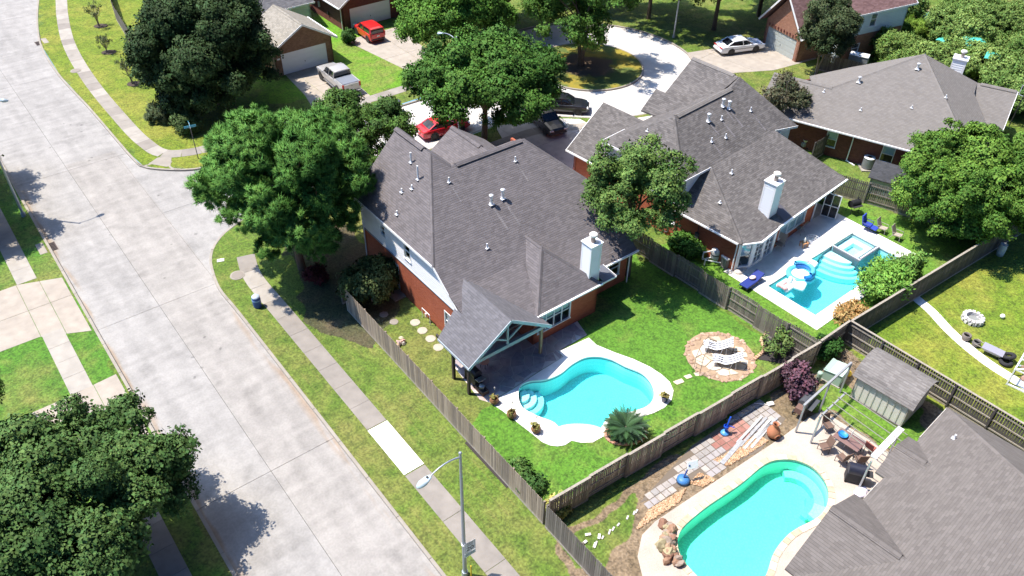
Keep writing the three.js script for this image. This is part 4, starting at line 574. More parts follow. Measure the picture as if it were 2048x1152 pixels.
// ------------------------------------------------------------------ 2: the neighbour with the screened porch and pool
const h2 = House('brick_house', 'brick house with dark checked roof beside the rectangular pool', 46, -28, 48.5);
{
  const k = h2, H = (a) => 5.3 + 0.685 * (-26.5 - a), Lw = (a) => 2.75 + 0.4276 * (-20.6 - a), rg = H(-30.1);
  k.roof([[-30.1, 45, rg], [-30.1, 51.9, rg], [-30.5, 53.6, H(-30.5)], [-25.9, 55.8, H(-25.9)], [-26.4, 53.2, H(-26.4)], [-26.4, 45.05, H(-26.4)], [-26.5, 41.95, 5.3]], R2);
  k.roof([[-30.1, 45, rg], [-26.5, 41.95, 5.3], [-34.1, 41.95, 5.3]], R2);
  k.roof([[-30.1, 45, rg], [-30.1, 51.9, rg], [-33.9, 53.6, 5.3], [-34.1, 41.95, 5.3]], R2);
  k.roof([[-26.4, 45.05, H(-26.4)], [-26.4, 53.2, H(-26.4)], [-20.6, 55.1, 2.75], [-20.6, 45.6, 2.75], [-20.45, 43.3, 2.72], [-21.1, 41.98, 2.85]], R2);
  k.roof([[-26.42, 45.05, H(-26.4)], [-21.1, 41.98, 2.85], [-21.35, 41.9, 2.74], [-26.95, 41.95, 2.74], [-26.95, 45.05, H(-26.4)]], R2);
  k.roof([[-30.5, 53.6, H(-30.5)], [-25.9, 55.8, H(-25.9)], [-33.9, 55.8, 5.2]], R2);
  k.roof([[-30.1, 51.9, rg], [-30.5, 53.6, H(-30.5)], [-33.9, 55.8, 5.2], [-33.9, 53.5, 5.3]], R2);
  // street side gables
  k.roof([[-37.9, 46.35, 5.5], [-33.5, 46.35, 5.5], [-33.5, 42.3, 2.75], [-37.9, 42.3, 2.75]], R2); k.roof([[-37.9, 46.35, 5.5], [-33.5, 46.35, 5.5], [-33.5, 50.4, 2.75], [-37.9, 50.4, 2.75]], R2);
  k.roof([[-35.2, 53.9, 7.95], [-30.6, 53.6, 8.0], [-31.6, 49.5, 5.6], [-35.2, 49.7, 5.2]], R2); k.roof([[-35.2, 53.9, 7.95], [-30.6, 53.6, 8.0], [-33, 56.5, 6.0], [-35.2, 57.5, 5.4]], R2);
  k.roof([[-34.9, 49.0, 6.9], [-31.5, 49.0, 6.9], [-32, 47.6, 5.7], [-34.9, 47.4, 5.6]], R2);
  k.ridge([-30.1, 45.2, rg], [-30.1, 51.9, rg], R3, 0.24, 0.075, 'ridge_vent'); k.ridge([-35.2, 53.9, 7.95], [-31, 53.65, 8.0], R3, 0.22, 0.06, 'ridge_vent'); k.ridge([-30.1, 45, rg], [-26.5, 41.95, 5.3], R2, 0.13, 0.02); k.ridge([-26.4, 45.05, H(-26.4)], [-21.1, 41.98, 2.85], R2, 0.13, 0.02);
  k.floor([[-37.2, 42.9], [-34, 42.6], [-21.6, 42.6], [-21.1, 43.6], [-21.3, 51.7], [-24.1, 51.8], [-33.6, 54.8]]);
  const a0 = [-33.9, 42.4], a1 = [-26.75, 42.4];
  k.wall(a0, a1, k.rect(7.15, 5.15, 2.9), SW2, 1, [[5.9, 6.6, 3.6, 4.8], [3.4, 4.2, 3.6, 4.8]], 'siding_wall', 0.14); k.window(a0, a1, 5.9, 6.6, 3.6, 4.8, 1); k.window(a0, a1, 3.4, 4.2, 3.6, 4.8, 1);
  k.wall(a0, [-21.5, 42.4], k.rect(12.4, 2.66), B1, 1, [[5.9, 7.0, 1.15, 2.0]], 'brick_wall');
  { const o = k.window(a0, [-21.5, 42.4], 5.9, 7.0, 1.15, 2.0, 1, { cols: 7, rows: 5, fw: 0.05, back: 0.95, name: 'glass_block_window' }); }
  k.wall(a1, [-26.75, 45.4], k.rect(3.0, 5.15, 2.5), SW2, 1, [], 'siding_wall', 0.14);
  k.wall([-26.75, 45.5], [-26.75, 53.2], k.rect(7.7, 4.9, 0), SW2, 1, [], 'siding_wall', 0.14); k.wall([-26.2, 55.4], [-33.8, 55.4], k.rect(7.6, 5.0), SW2, 1, [], 'siding_wall'); k.wall([-26.2, 53.2], [-26.2, 55.4], k.rect(2.2, 4.9), SW2, 1, [], 'siding_wall');
  // angled breakfast bay, glazed
  const bay = [[-21.5, 42.4], [-20.9, 43.5], [-20.9, 46.4]]; k.wall(bay[0], bay[1], k.rect(1.25, 2.62), trim, 1, [[0.22, 1.08, 0.35, 2.2]], 'bay_wall'); k.window(bay[0], bay[1], 0.22, 1.08, 0.35, 2.2, 1, { back: 0.5 });
  k.wall(bay[1], bay[2], k.rect(2.9, 2.62), trim, 1, [[0.2, 1.2, 0.35, 2.2], [1.5, 2.6, 0.2, 2.2]], 'bay_wall'); k.window(bay[1], bay[2], 0.2, 1.2, 0.35, 2.2, 1, { cols: 2, rows: 4 }); k.window(bay[1], bay[2], 1.5, 2.6, 0.2, 2.2, 1, { cols: 2, rows: 4, name: 'glazed_door' });
  k.wall([-21.1, 46.4], [-21.1, 51.9], k.rect(5.5, 2.66), B1, 1, [[0.75, 4.3, 0.65, 2.4]], 'brick_wall'); k.window([-21.1, 46.4], [-21.1, 51.9], 0.75, 4.3, 0.65, 2.4, 1, { cols: 3, rows: 2, back: 0.98 });
  // screened porch
  k.wall([-21.1, 51.9], [-23.9, 51.9], k.rect(2.8, 2.75), B1, 1, [], 'brick_wall'); k.wall([-23.9, 51.9], [-23.9, 54.7], k.rect(2.8, 3.2), B1, 1, [], 'brick_wall'); k.wall([-23.9, 54.7], [-33.8, 55.0], k.rect(9.9, 2.7), B1, 1, [], 'brick_wall');
  for (const [a, b] of [[-21.1, 52.05], [-21.1, 54.7], [-22.6, 54.7]]) k.beam([a, b, 0], [a, b, 2.6], 0.1, 0.1, trim, 'porch_post'); k.beam([-21.1, 52, 2.6], [-21.1, 54.75, 2.6], 0.12, 0.14, trim, 'porch_beam');
  const scr = new THREE.MeshPhysicalMaterial({ color: lin(0.03, 0.03, 0.035), transparent: true, opacity: 0.72, roughness: 0.9 }); part(k.g, 'insect_screen', merge([box(0.01, 2.45, 1.35, k.P([-21.1, 53.9, 0]).x, 1.3, k.P([-21.1, 54.0, 0]).z), box(1.5, 2.45, 0.01, k.P([-21.85, 54.7, 0]).x, 1.3, k.P([-21.1, 54.7, 0]).z)]), scr);
  { const d = new THREE.Group(); d.name = 'screen_door'; d.position.copy(k.P([-21.05, 53.25, 0.05])); d.rotation.y = 0.25; k.g.add(d); const fr = []; for (const x of [0.03, 1.15]) fr.push(box(0.06, 2.1, 0.04, x, 1.06, 0)); for (const y of [0.05, 1.05, 2.08]) fr.push(box(1.15, 0.06, 0.04, 0.58, y, 0)); fr.push(box(0.04, 2.1, 0.03, 0.58, 1.06, 0)); part(d, 'door_frame', merge(fr), trim); part(d, 'mesh_panel', box(1.1, 2.0, 0.008, 0.58, 1.06, 0), scr); }
  // street side walls
  k.wall([-33.8, 55.2], [-34.2, 50], k.rect(5.2, 5.2), B1, 1, [], 'brick_wall'); k.wall([-37.4, 50], [-37.4, 42.7], [[0, 0], [7.3, 0], [7.3, 2.7], [3.65, 5.2], [0, 2.7]], B1, 1, [], 'brick_wall'); k.wall([-37.4, 42.7], [-33.9, 42.7], k.rect(3.5, 2.7), B1, 1, [], 'brick_wall'); k.wall([-34.2, 50], [-37.4, 50], k.rect(3.2, 2.7), B1, 1, [], 'brick_wall');
  k.wall([-33.9, 50], [-33.9, 42.4], k.rect(7.6, 5.15), SW2, 1, [], 'siding_wall'); k.wall([-34.8, 56.8], [-34.8, 50.4], [[0, 0], [6.4, 0], [6.4, 5.3], [3, 7.6], [0, 5.3]], B1, 1, [], 'brick_wall');
  for (const [p, q] of [[[-34.1, 41.92, 5.3], [-26.5, 41.92, 5.3]], [[-26.46, 41.95, 5.3], [-26.4, 45.0, 5.25]], [[-34.12, 41.95, 5.3], [-34.12, 44.6, 5.3]], [[-25.86, 55.8, H(-25.9)], [-26.36, 53.2, H(-26.4)]], [[-37.92, 42.3, 2.75], [-37.92, 46.35, 5.5]]]) k.fascia(p, q);
  k.gutter([-26.9, 41.92, 2.75], [-21.35, 41.88, 2.75]); k.gutter([-20.55, 45.65, 2.75], [-20.55, 55.1, 2.75]); k.gutter([-20.4, 43.3, 2.72], [-20.5, 45.6, 2.73]); k.gutter([-21.05, 41.98, 2.82], [-20.42, 43.25, 2.73]); k.gutter([-37.9, 42.25, 2.75], [-34.2, 42.25, 2.75]);
  k.bar([-21.6, 42.3, 0], [-21.6, 42.3, 2.62], 0.05, trim, 'downspout'); k.bar([-26.8, 42.3, 0], [-26.8, 42.3, 2.62], 0.05, mat(0.3, 0.16, 0.12, 0.6), 'downspout'); k.bar([-37.2, 42.6, 0], [-37.2, 42.6, 2.62], 0.05, mat(0.3, 0.12, 0.1, 0.6), 'downspout');
  k.chimney(-22.35, -21.45, 45.55, 46.5, 2.9, 5.75); k.roof([[-22.3, 46.55, 3.5], [-22.3, 47.5, 3.5], [-20.75, 47.5, 2.84], [-20.75, 46.55, 2.84]], mat(0.1, 0.1, 0.12, 0.5), 'chimney_saddle', 0.04);
  for (const [a, b, l] of [[-28.75, 47.6, 0.9], [-29.15, 49.9, 1.0], [-28.85, 50.3, 1.3], [-28.45, 48.9, 1.2], [-27.55, 46.6, 0.8], [-28.05, 52.2, 1.4]]) k.roof([[a, b - 0.06, H(a) + 0.012], [a, b + 0.06, H(a) + 0.012], [Math.min(a + l, -26.5), b + 0.2, H(Math.min(a + l, -26.5)) + 0.012], [Math.min(a + l, -26.5), b + 0.02, H(Math.min(a + l, -26.5)) + 0.012]], R1s, 'runoff_stain', 0.008);
  for (const [a, b] of [[-28.9, 47.6], [-29.3, 49.9], [-29.0, 50.3]]) k.flue(a, b, H(a), 0.55); for (const [a, b] of [[-28.6, 48.9], [-27.7, 46.6], [-27.5, 48.1], [-28.2, 52.2]]) k.pipe(a, b, H(a), 0.34); k.pipe(-25.3, 46.1, Lw(-25.3), 0.34); k.pipe(-24.2, 43.4, 3.98, 0.2); k.pipe(-31.3, 43.6, 6.6, 0.2);
  // meter box and hose reel on the side wall
  part(k.g, 'electric_meter', merge([rbox(0.32, 0.62, 0.14, 0.03, k.P([-24.85, 42.3, 1.3]).x, 1.3, k.P([-24.85, 42.3, 0]).z), cyl(0.03, 0.03, 1.3, k.P([-24.85, 42.3, 0]).x, 1.9, k.P([-24.85, 42.34, 0]).z, 8)]), mat(0.05, 0.05, 0.055, 0.6));
  const hr = new THREE.TorusGeometry(0.24, 0.05, 8, 20); hr.translate(k.P([-27.5, 42.25, 0]).x, 0.55, k.P([-27.5, 42.25, 0]).z); part(k.g, 'hose_coil', hr, mat(0.06, 0.06, 0.065, 0.6));
}

// ------------------------------------------------------------------ 3: long tan roof at the right
const h3 = House('brick_house', 'dark red brick bungalow with a long tan hipped roof', 31, -4, 72);
{
  const k = h3, H = (b) => 2.75 + 0.53 * (b - 65.75), pk = [-4.33, 74.35, 7.3], lr = [-10.1, 69.4, 4.7];
  k.roof([pk, lr, [-15.2, 69.4, 4.7], [-15.2, 65.75, 2.75], [2.6, 65.75, 2.75]], R3); k.roof([[-15.2, 69.4, 4.7], [-10.1, 69.4, 4.7], [-12.5, 72.9, 2.9], [-15.2, 72.9, 2.75]], R3);
  k.roof([pk, lr, [-12.2, 71.6, 3.7], [-13.0, 74.0, 3.2], [-10.2, 78.2, 3.2]], R3); k.roof([pk, [2.6, 65.75, 2.75], [3.0, 71.5, 2.75], [0.4, 75.2, 4.6], [0.3, 76.9, 4.9]], R3); k.roof([pk, [0.3, 76.9, 4.9], [-1, 82, 2.8], [-10.2, 78.2, 3.2]], R3);
  k.roof([[0.2, 76.9, 4.9], [3.5, 77.0, 4.9], [3.5, 73.6, 2.75], [1.0, 73.6, 2.75]], R3); k.roof([[0.2, 76.9, 4.9], [3.5, 77.0, 4.9], [3.5, 80.4, 2.75], [0, 80.4, 2.75]], R3);
  k.ridge(pk, lr, R3, 0.14, 0.02); k.ridge(pk, [2.6, 65.75, 2.75], R3, 0.14, 0.02); k.ridge([-15.2, 69.4, 4.7], lr, R3, 0.22, 0.06, 'ridge_vent'); k.ridge([0.6, 76.9, 4.9], [3.4, 77.0, 4.9], R3, 0.22, 0.06, 'ridge_vent');
  k.floor([[-14.4, 66.6], [1.9, 66.6], [1.9, 74], [2.8, 74.1], [2.8, 79.8], [-9, 79.8], [-14.4, 72.4]]);
  const p = [-14.6, 66.4], q = [2.1, 66.4], wn = [[5.6, 6.45, 0.85, 2.25], [10.15, 11.1, 0.85, 2.25]];
  k.wall(p, q, k.rect(16.7, 2.66), B3, 1, wn, 'brick_wall'); for (const w of wn) k.window(p, q, ...w, 1, { back: 0.5 });
  k.wall(q, [2.1, 73.9], k.rect(7.5, 2.66), B3, 1, [], 'brick_wall'); k.wall([3.0, 73.9], [3.0, 80], [[0, 0], [6.1, 0], [6.1, 2.7], [3.05, 4.6], [0, 2.7]], B3, 1, [], 'brick_wall'); k.wall([2.1, 73.9], [3.0, 73.9], k.rect(0.9, 2.66), B3, 1, [], 'brick_wall'); k.wall([3, 80], [-9, 80], k.rect(12, 2.7), B3, 1, [], 'brick_wall'); k.wall([-9, 80], [-14.6, 72.5], k.rect(9.36, 2.7), B3, 1, [], 'brick_wall'); k.wall([-14.6, 72.5], [-14.6, 66.4], [[0, 0], [6.1, 0], [6.1, 2.7], [3.05, 4.4], [0, 2.7]], B3, 1, [], 'brick_wall');
  k.gutter([-15.2, 65.68, 2.75], [2.6, 65.68, 2.75]); k.bar([-6.9, 66.3, 0.05], [-6.9, 66.3, 2.62], 0.05, trim, 'downspout'); k.beam([-6.9, 66.25, 0.12], [-6.1, 65.9, 0.06], 0.09, 0.07, trim, 'downspout_foot');
  k.fascia([3.52, 73.6, 2.75], [3.52, 77, 4.9]); k.chimney(-2.2, -1.1, 78.2, 79.2, 3.4, 6.0);
  for (const [a, b] of [[-8.3, 70.4], [-4.4, 72.8]]) k.flue(a, b, H(b), 0.45); for (const [a, b] of [[-7.2, 68.0], [-10.6, 68.8], [-3.6, 69.3], [-1.5, 70.9], [-0.4, 67.2]]) k.pipe(a, b, H(b), 0.26);
}

// ------------------------------------------------------------------ 4: the near roof at the lower right
const h4 = House('brick_house', 'house with a grey brown checked roof beside the green pool', 47, 2, 27);
{
  const k = h4, s = 0.58, H = (a) => 2.75 + s * (a + 5.7);
  k.roof([[-5.7, 37.7, 2.75], [-5.7, 14, 2.75], [1.6, 14, H(1.6)], [1.6, 30.6, H(1.6)]], R4); k.roof([[-5.7, 37.7, 2.75], [1.6, 30.6, H(1.6)], [9, 37.7, 2.75]], R4); k.roof([[1.6, 30.6, H(1.6)], [1.6, 14, H(1.6)], [9, 14, 2.75], [9, 37.7, 2.75]], R4);
  const gab = (b, hz, w, a1) => { const e = 2.78, ar = -5.7 + (hz - 2.75) / s; k.roof([[-6.15, b, hz], [ar + 0.1, b, hz + 0.03], [-5.6, b - w, e], [-6.15, b - w, e]], R4); k.roof([[-6.15, b, hz], [ar + 0.1, b, hz + 0.03], [-5.6, b + w, e], [-6.15, b + w, e]], R4); k.ridge([-6.15, b, hz + 0.02], [ar - 0.2, b, hz + 0.02], R4, 0.2, 0.06, 'ridge_vent'); k.wall([-5.75, b + w - 0.3], [-5.75, b - w + 0.3], [[0, 2.2], [2 * w - 0.6, 2.2], [2 * w - 0.6, 2.7], [w - 0.3, hz - 0.25], [0, 2.7]], B3, 1, [], 'gable_wall'); };
  gab(32.45, 3.5, 1.7); gab(25.75, 4.55, 3.0);
  k.ridge([-5.7, 37.7, 2.75], [1.6, 30.6, H(1.6)], R4, 0.14, 0.02); k.ridge([1.6, 30.6, H(1.6)], [1.6, 14, H(1.6)], R4, 0.2, 0.04);
  k.floor([[-5, 37], [-5, 14.7], [8.3, 14.7], [8.3, 37]]);
  const w = [-5.2, 37.2], A = [[-5.2, 14.5], [8.5, 14.5], [8.5, 37.2], [-5.2, 37.2]]; k.wall([-5.2, 37.2], [-5.2, 14.5], k.rect(22.7, 2.66), B3, -1 * -1, [[6, 8, 0.3, 2.2]], 'brick_wall'); k.wall([8.5, 37.2], [-5.2, 37.2], k.rect(13.7, 2.66), B3, 1, [], 'brick_wall'); k.wall([8.5, 14.5], [8.5, 37.2], k.rect(22.7, 2.66), B3, 1, [], 'brick_wall'); k.window([-5.2, 37.2], [-5.2, 14.5], 6, 8, 0.3, 2.2, 1, { cols: 2, rows: 1 });
  for (const [p, q] of [[[-5.74, 37.7, 2.75], [-5.74, 34.6, 2.75]], [[-5.74, 30.3, 2.75], [-5.74, 28.9, 2.75]], [[-5.74, 22.6, 2.75], [-5.74, 14, 2.75]]]) k.fascia(p, q, 'fascia', mat(0.45, 0.42, 0.38, 0.7), 0.16); k.pipe(-4.4, 35.0, H(-4.4), 0.3); k.pipe(0.6, 33.9, 4.9, 0.3);
}

// ------------------------------------------------------------------ 5: garage with a gable front, and the house behind it
function garageDoor(k, p, q, s0, s1, h1, m, side = 1) { const g = new THREE.Group(), a = k.P([p[0], p[1], 0]), b = k.P([q[0], q[1], 0]), d = b.clone().sub(a).normalize(), n = new THREE.Vector3(d.z, 0, -d.x).multiplyScalar(side); g.name = 'garage_door'; g.position.copy(a).addScaledVector(d, (s0 + s1) / 2).addScaledVector(n, 0.1); g.rotation.y = Math.atan2(-d.z, d.x); k.g.add(g); const W = s1 - s0, rows = 4, cols = 8; for (let j = 0; j < rows; j++) { const hh = h1 / rows; part(g, 'panel', box(W, hh - 0.012, 0.04, 0, hh * (j + 0.5), 0), m); const rel = []; for (let i = 0; i < cols; i++) rel.push(box(W / cols - 0.12, hh - 0.16, 0.02, -W / 2 + W / cols * (i + 0.5), hh * (j + 0.5), 0.02), box(W / cols - 0.12, hh - 0.16, 0.02, -W / 2 + W / cols * (i + 0.5), hh * (j + 0.5), -0.02)); part(g, 'raised_panel', merge(rel), m); } part(g, 'pull_handle', merge([box(0.04, 0.14, 0.05, 0, h1 * 0.4, 0.03), box(0.04, 0.14, 0.05, 0, h1 * 0.4, -0.03)]), darkMetal); return g; }
const h5 = House('garage_house', 'tan roofed brick garage with a white door behind the silver pickup', 51, -77, 31.7);
{
  const k = h5, hz = 4.75; k.roof([[-72.2, 31.75, hz], [-78.5, 31.75, hz], [-78.5, 28.1, 2.7], [-72.2, 28.1, 2.7]], R5); k.roof([[-72.2, 31.75, hz], [-78.5, 31.75, hz], [-78.5, 35.2, 2.7], [-72.2, 35.2, 2.7]], R5); k.ridge([-72.2, 31.75, hz], [-78.4, 31.75, hz], R5, 0.16, 0.03);
  k.wall([-72.6, 28.6], [-72.6, 34.8], [[0, 0], [6.2, 0], [6.2, 2.65], [3.1, 4.45], [0, 2.65]], B5, 1, [[0.65, 5.55, 0, 2.15]], 'brick_wall'); garageDoor(k, [-72.6, 28.6], [-72.6, 34.8], 0.65, 5.55, 2.15, mat(0.82, 0.84, 0.88, 0.5));
  k.wall([-78.5, 28.6], [-72.6, 28.6], k.rect(5.9, 2.65), B5, 1, [], 'brick_wall'); k.wall([-72.6, 34.8], [-78.5, 34.8], k.rect(5.9, 2.65), B5, 1, [], 'brick_wall');
  k.fascia([-72.15, 28.0, 2.65], [-72.15, 31.75, hz], 'rake_board'); k.fascia([-72.15, 31.75, hz], [-72.15, 35.3, 2.65], 'rake_board'); k.gutter([-72.2, 28.05, 2.7], [-78.5, 28.05, 2.7]); k.gutter([-72.2, 35.25, 2.7], [-78.5, 35.25, 2.7]); k.bar([-72.7, 28.5, 0], [-72.7, 28.5, 2.6], 0.05, mat(0.35, 0.25, 0.2, 0.6), 'downspout'); part(k.g, 'number_plaque', box(0.02, 0.16, 0.3, k.P([-72.57, 0, 0]).x, 1.75, k.P([0, 28.95, 0]).z), trim);
  // main house behind: pale siding, dark roof
  k.roof([[-81.8, 27, 2.75], [-81.8, 37.8, 2.75], [-88, 37.8, 6.0], [-88, 27, 6.0]], R5d); k.roof([[-94, 27, 2.75], [-94, 37.8, 2.75], [-88, 37.8, 6.0], [-88, 27, 6.0]], R5d); k.wall([-82.2, 27.5], [-82.2, 37.4], k.rect(9.9, 2.66), SW2, 1, [], 'siding_wall'); k.wall([-82.2, 37.4], [-93.6, 37.4], [[0, 0], [11.4, 0], [11.4, 2.7], [5.7, 5.8], [0, 2.7]], SW2, 1, [], 'siding_wall'); k.wall([-93.6, 27.5], [-82.2, 27.5], [[0, 0], [11.4, 0], [11.4, 2.7], [5.7, 5.8], [0, 2.7]], SW2, 1, [], 'siding_wall'); k.fascia([-81.78, 27, 2.75], [-81.78, 37.85, 2.75]);
  k.wall([-82.2, 28.6], [-78.5, 28.6], k.rect(3.7, 2.4), SW2, -1, [], 'siding_wall'); k.wall([-78.5, 34.8], [-82.2, 34.8], k.rect(3.7, 2.4), SW2, 1, [], 'siding_wall');
}
// ------------------------------------------------------------------ 6: brick house with the red car
const h6 = House('brick_house', 'red brick house with a white garage door behind the red hatchback', 51, -85, 43);
{
  const k = h6, p = [-79.0, 39.5], q = [-79.0, 46.6]; k.wall(p, q, [[0, 0], [7.1, 0], [7.1, 2.7], [3.55, 5.1], [0, 2.7]], B3, 1, [[0.95, 6.05, 0, 2.2]], 'brick_wall'); garageDoor(k, p, q, 0.95, 6.05, 2.2, mat(0.82, 0.84, 0.88, 0.5)); k.wall([-94, 39.5], p, k.rect(15, 2.66), B3, 1, [], 'brick_wall'); k.wall(q, [-94, 46.6], k.rect(15, 2.66), B3, 1, [], 'brick_wall');
  k.roof([[-78.5, 43.05, 5.4], [-94, 43.05, 5.4], [-94, 39.0, 2.7], [-78.5, 39.0, 2.7]], R3); k.roof([[-78.5, 43.05, 5.4], [-94, 43.05, 5.4], [-94, 47.1, 2.7], [-78.5, 47.1, 2.7]], R3); k.fascia([-78.45, 38.95, 2.7], [-78.45, 43.05, 5.4], 'rake_board'); k.fascia([-78.45, 43.05, 5.4], [-78.45, 47.1, 2.7], 'rake_board'); k.gutter([-78.5, 38.95, 2.7], [-94, 38.95, 2.7]); k.bar([-79.1, 39.42, 0], [-79.1, 39.42, 2.6], 0.05, trim, 'downspout');
  part(k.g, 'meter_box', rbox(0.3, 0.6, 0.14, 0.03, k.P([-84.2, 39.42, 0]).x, 1.4, k.P([0, 39.42, 0]).z), mat(0.5, 0.52, 0.55, 0.6)); part(k.g, 'meter_box', rbox(0.24, 0.36, 0.14, 0.03, k.P([-82.2, 39.42, 0]).x, 1.0, k.P([0, 39.42, 0]).z), darkMetal);
}
// ------------------------------------------------------------------ 7: house with the plum coloured roof
const h7 = House('brick_house', 'house with a plum red roof, pale siding and a shaded garage', 62, -57, 68);
{
  const k = h7, gz = 6.6, am = -59.9; k.roof([[am, 62.8, gz], [am, 70, gz], [-56.7, 70, 2.75], [-56.7, 62.8, 2.75]], R7); k.roof([[am, 62.8, gz], [am, 70, gz], [-63.1, 70, 2.75], [-63.1, 62.8, 2.75]], R7);
  k.wall([-62.5, 63.35], [-57.3, 63.35], [[0, 0], [5.2, 0], [5.2, 2.8], [2.6, 6.0], [0, 2.8]], B7, 1, [[0.35, 4.7, 0, 2.15]], 'brick_wall'); garageDoor(k, [-62.5, 63.35], [-57.3, 63.35], 0.35, 4.7, 2.15, mat(0.42, 0.46, 0.44, 0.6)); k.wall([-57.3, 63.35], [-57.3, 67.2], k.rect(3.85, 2.75), B7, 1, [], 'brick_wall'); k.wall([-62.5, 70], [-62.5, 63.35], k.rect(6.65, 2.75), B7, 1, [], 'brick_wall');
  k.floor([[-62.3, 63.6], [-57.5, 63.6], [-57.3, 67], [-55.2, 67], [-55.2, 75], [-62.3, 75]]);
  { const row = []; for (let i = 0; i < 11; i++) row.push(box(0.16, 0.24, 0.07, k.P([-62.0 + i * 0.44, 0, 0]).x, 2.42 + 0.06 * (i % 2), k.P([0, 63.31, 0]).z)); part(k.g, 'soldier_brick', merge(row), B3); }
  k.fascia([-56.65, 62.75, 2.75], [am, 62.75, gz], 'rake_board'); k.fascia([am, 62.75, gz], [-63.15, 62.75, 2.75], 'rake_board'); k.gutter([-56.62, 62.8, 2.75], [-56.62, 67, 2.75]);
  k.wall([-55.0, 66.8], [-55.0, 75.2], k.rect(8.4, 2.8), B7, 1, [[1.6, 2.6, 0.9, 1.9]], 'brick_wall'); k.window([-55.0, 66.8], [-55.0, 75.2], 1.6, 2.6, 0.9, 1.9, 1); k.wall([-55.0, 66.8], [-55.0, 75.2], k.rect(8.4, 5.3, 2.84), SW7, 1, [[3.2, 4.05, 3.5, 5.0]], 'siding_wall', 0.14); k.window([-55.0, 66.8], [-55.0, 75.2], 3.2, 4.05, 3.5, 5.0, 1, { name: 'window' });
  k.wall([-55, 75.2], [-63, 75.2], [[0, 0], [8, 0], [8, 5.3], [4, 7.6], [0, 5.3]], SW7, 1, [], 'siding_wall'); k.wall([-57.3, 66.8], [-55, 66.8], k.rect(2.3, 5.3), SW7, 1, [], 'siding_wall');
  k.roof([[-54.5, 66.3, 5.3], [-54.5, 75.7, 5.3], [-59, 75.7, 8.4], [-59, 66.3, 8.4]], R7); k.roof([[-63.5, 66.3, 5.3], [-63.5, 75.7, 5.3], [-59, 75.7, 8.4], [-59, 66.3, 8.4]], R7); k.fascia([-54.45, 66.3, 5.3], [-54.45, 75.75, 5.3]); k.fascia([-54.45, 75.75, 5.3], [-59, 75.75, 8.4], 'rake_board'); k.chimney(-60.6, -59.4, 76.0, 77.0, 0, 9.2); k.pipe(-56, 70, 6.35, 0.35); k.pipe(-56, 71.4, 6.35, 0.35);
}
// ------------------------------------------------------------------ timber fences, board by board
const woodTex = colorTex(256, 512, (u, v, o) => { const n = fbm(u * 40, v * 3, 101, 4, 0), m = fbm(u * 5, v * 5, 102, 3, 5), k = hash(Math.floor(u * 256), Math.floor(v * 128), 103), g = 0.6 + 0.55 * n + 0.3 * (m - 0.5) + 0.14 * (k - 0.5); o[0] = g; o[1] = g * 0.97; o[2] = g * 0.94; });
const woodSet = (list) => list.map(c => new THREE.MeshStandardMaterial({ color: lin(...c), map: woodTex, roughness: 0.95, bumpMap: woodTex, bumpScale: 0.004 }));
const woodBrown = woodSet([[0.35, 0.29, 0.225], [0.29, 0.24, 0.19], [0.4, 0.335, 0.265], [0.25, 0.21, 0.175]]), woodGrey = woodSet([[0.2, 0.18, 0.155], [0.165, 0.15, 0.132], [0.23, 0.21, 0.185], [0.15, 0.135, 0.12]]), woodDark = woodSet([[0.105, 0.098, 0.092], [0.085, 0.08, 0.078], [0.125, 0.115, 0.105]]), woodPale = woodSet([[0.42, 0.38, 0.32], [0.36, 0.33, 0.28]]);
const picketGeo = [0, 1, 2].map(i => { const g = new THREE.BoxGeometry(0.137, 1.74 + 0.02 * i, 0.018); const p = g.attributes.position; for (let k = 0; k < p.count; k++) if (p.getY(k) > 0) p.setX(k, p.getX(k) * 0.8); g.translate(0, 0.87 + 0.01 * i + 0.14, 0); const uv = g.attributes.uv; for (let k = 0; k < uv.count; k++) uv.setXY(k, uv.getX(k) * 0.25 + i * 0.3, uv.getY(k)); return g; });
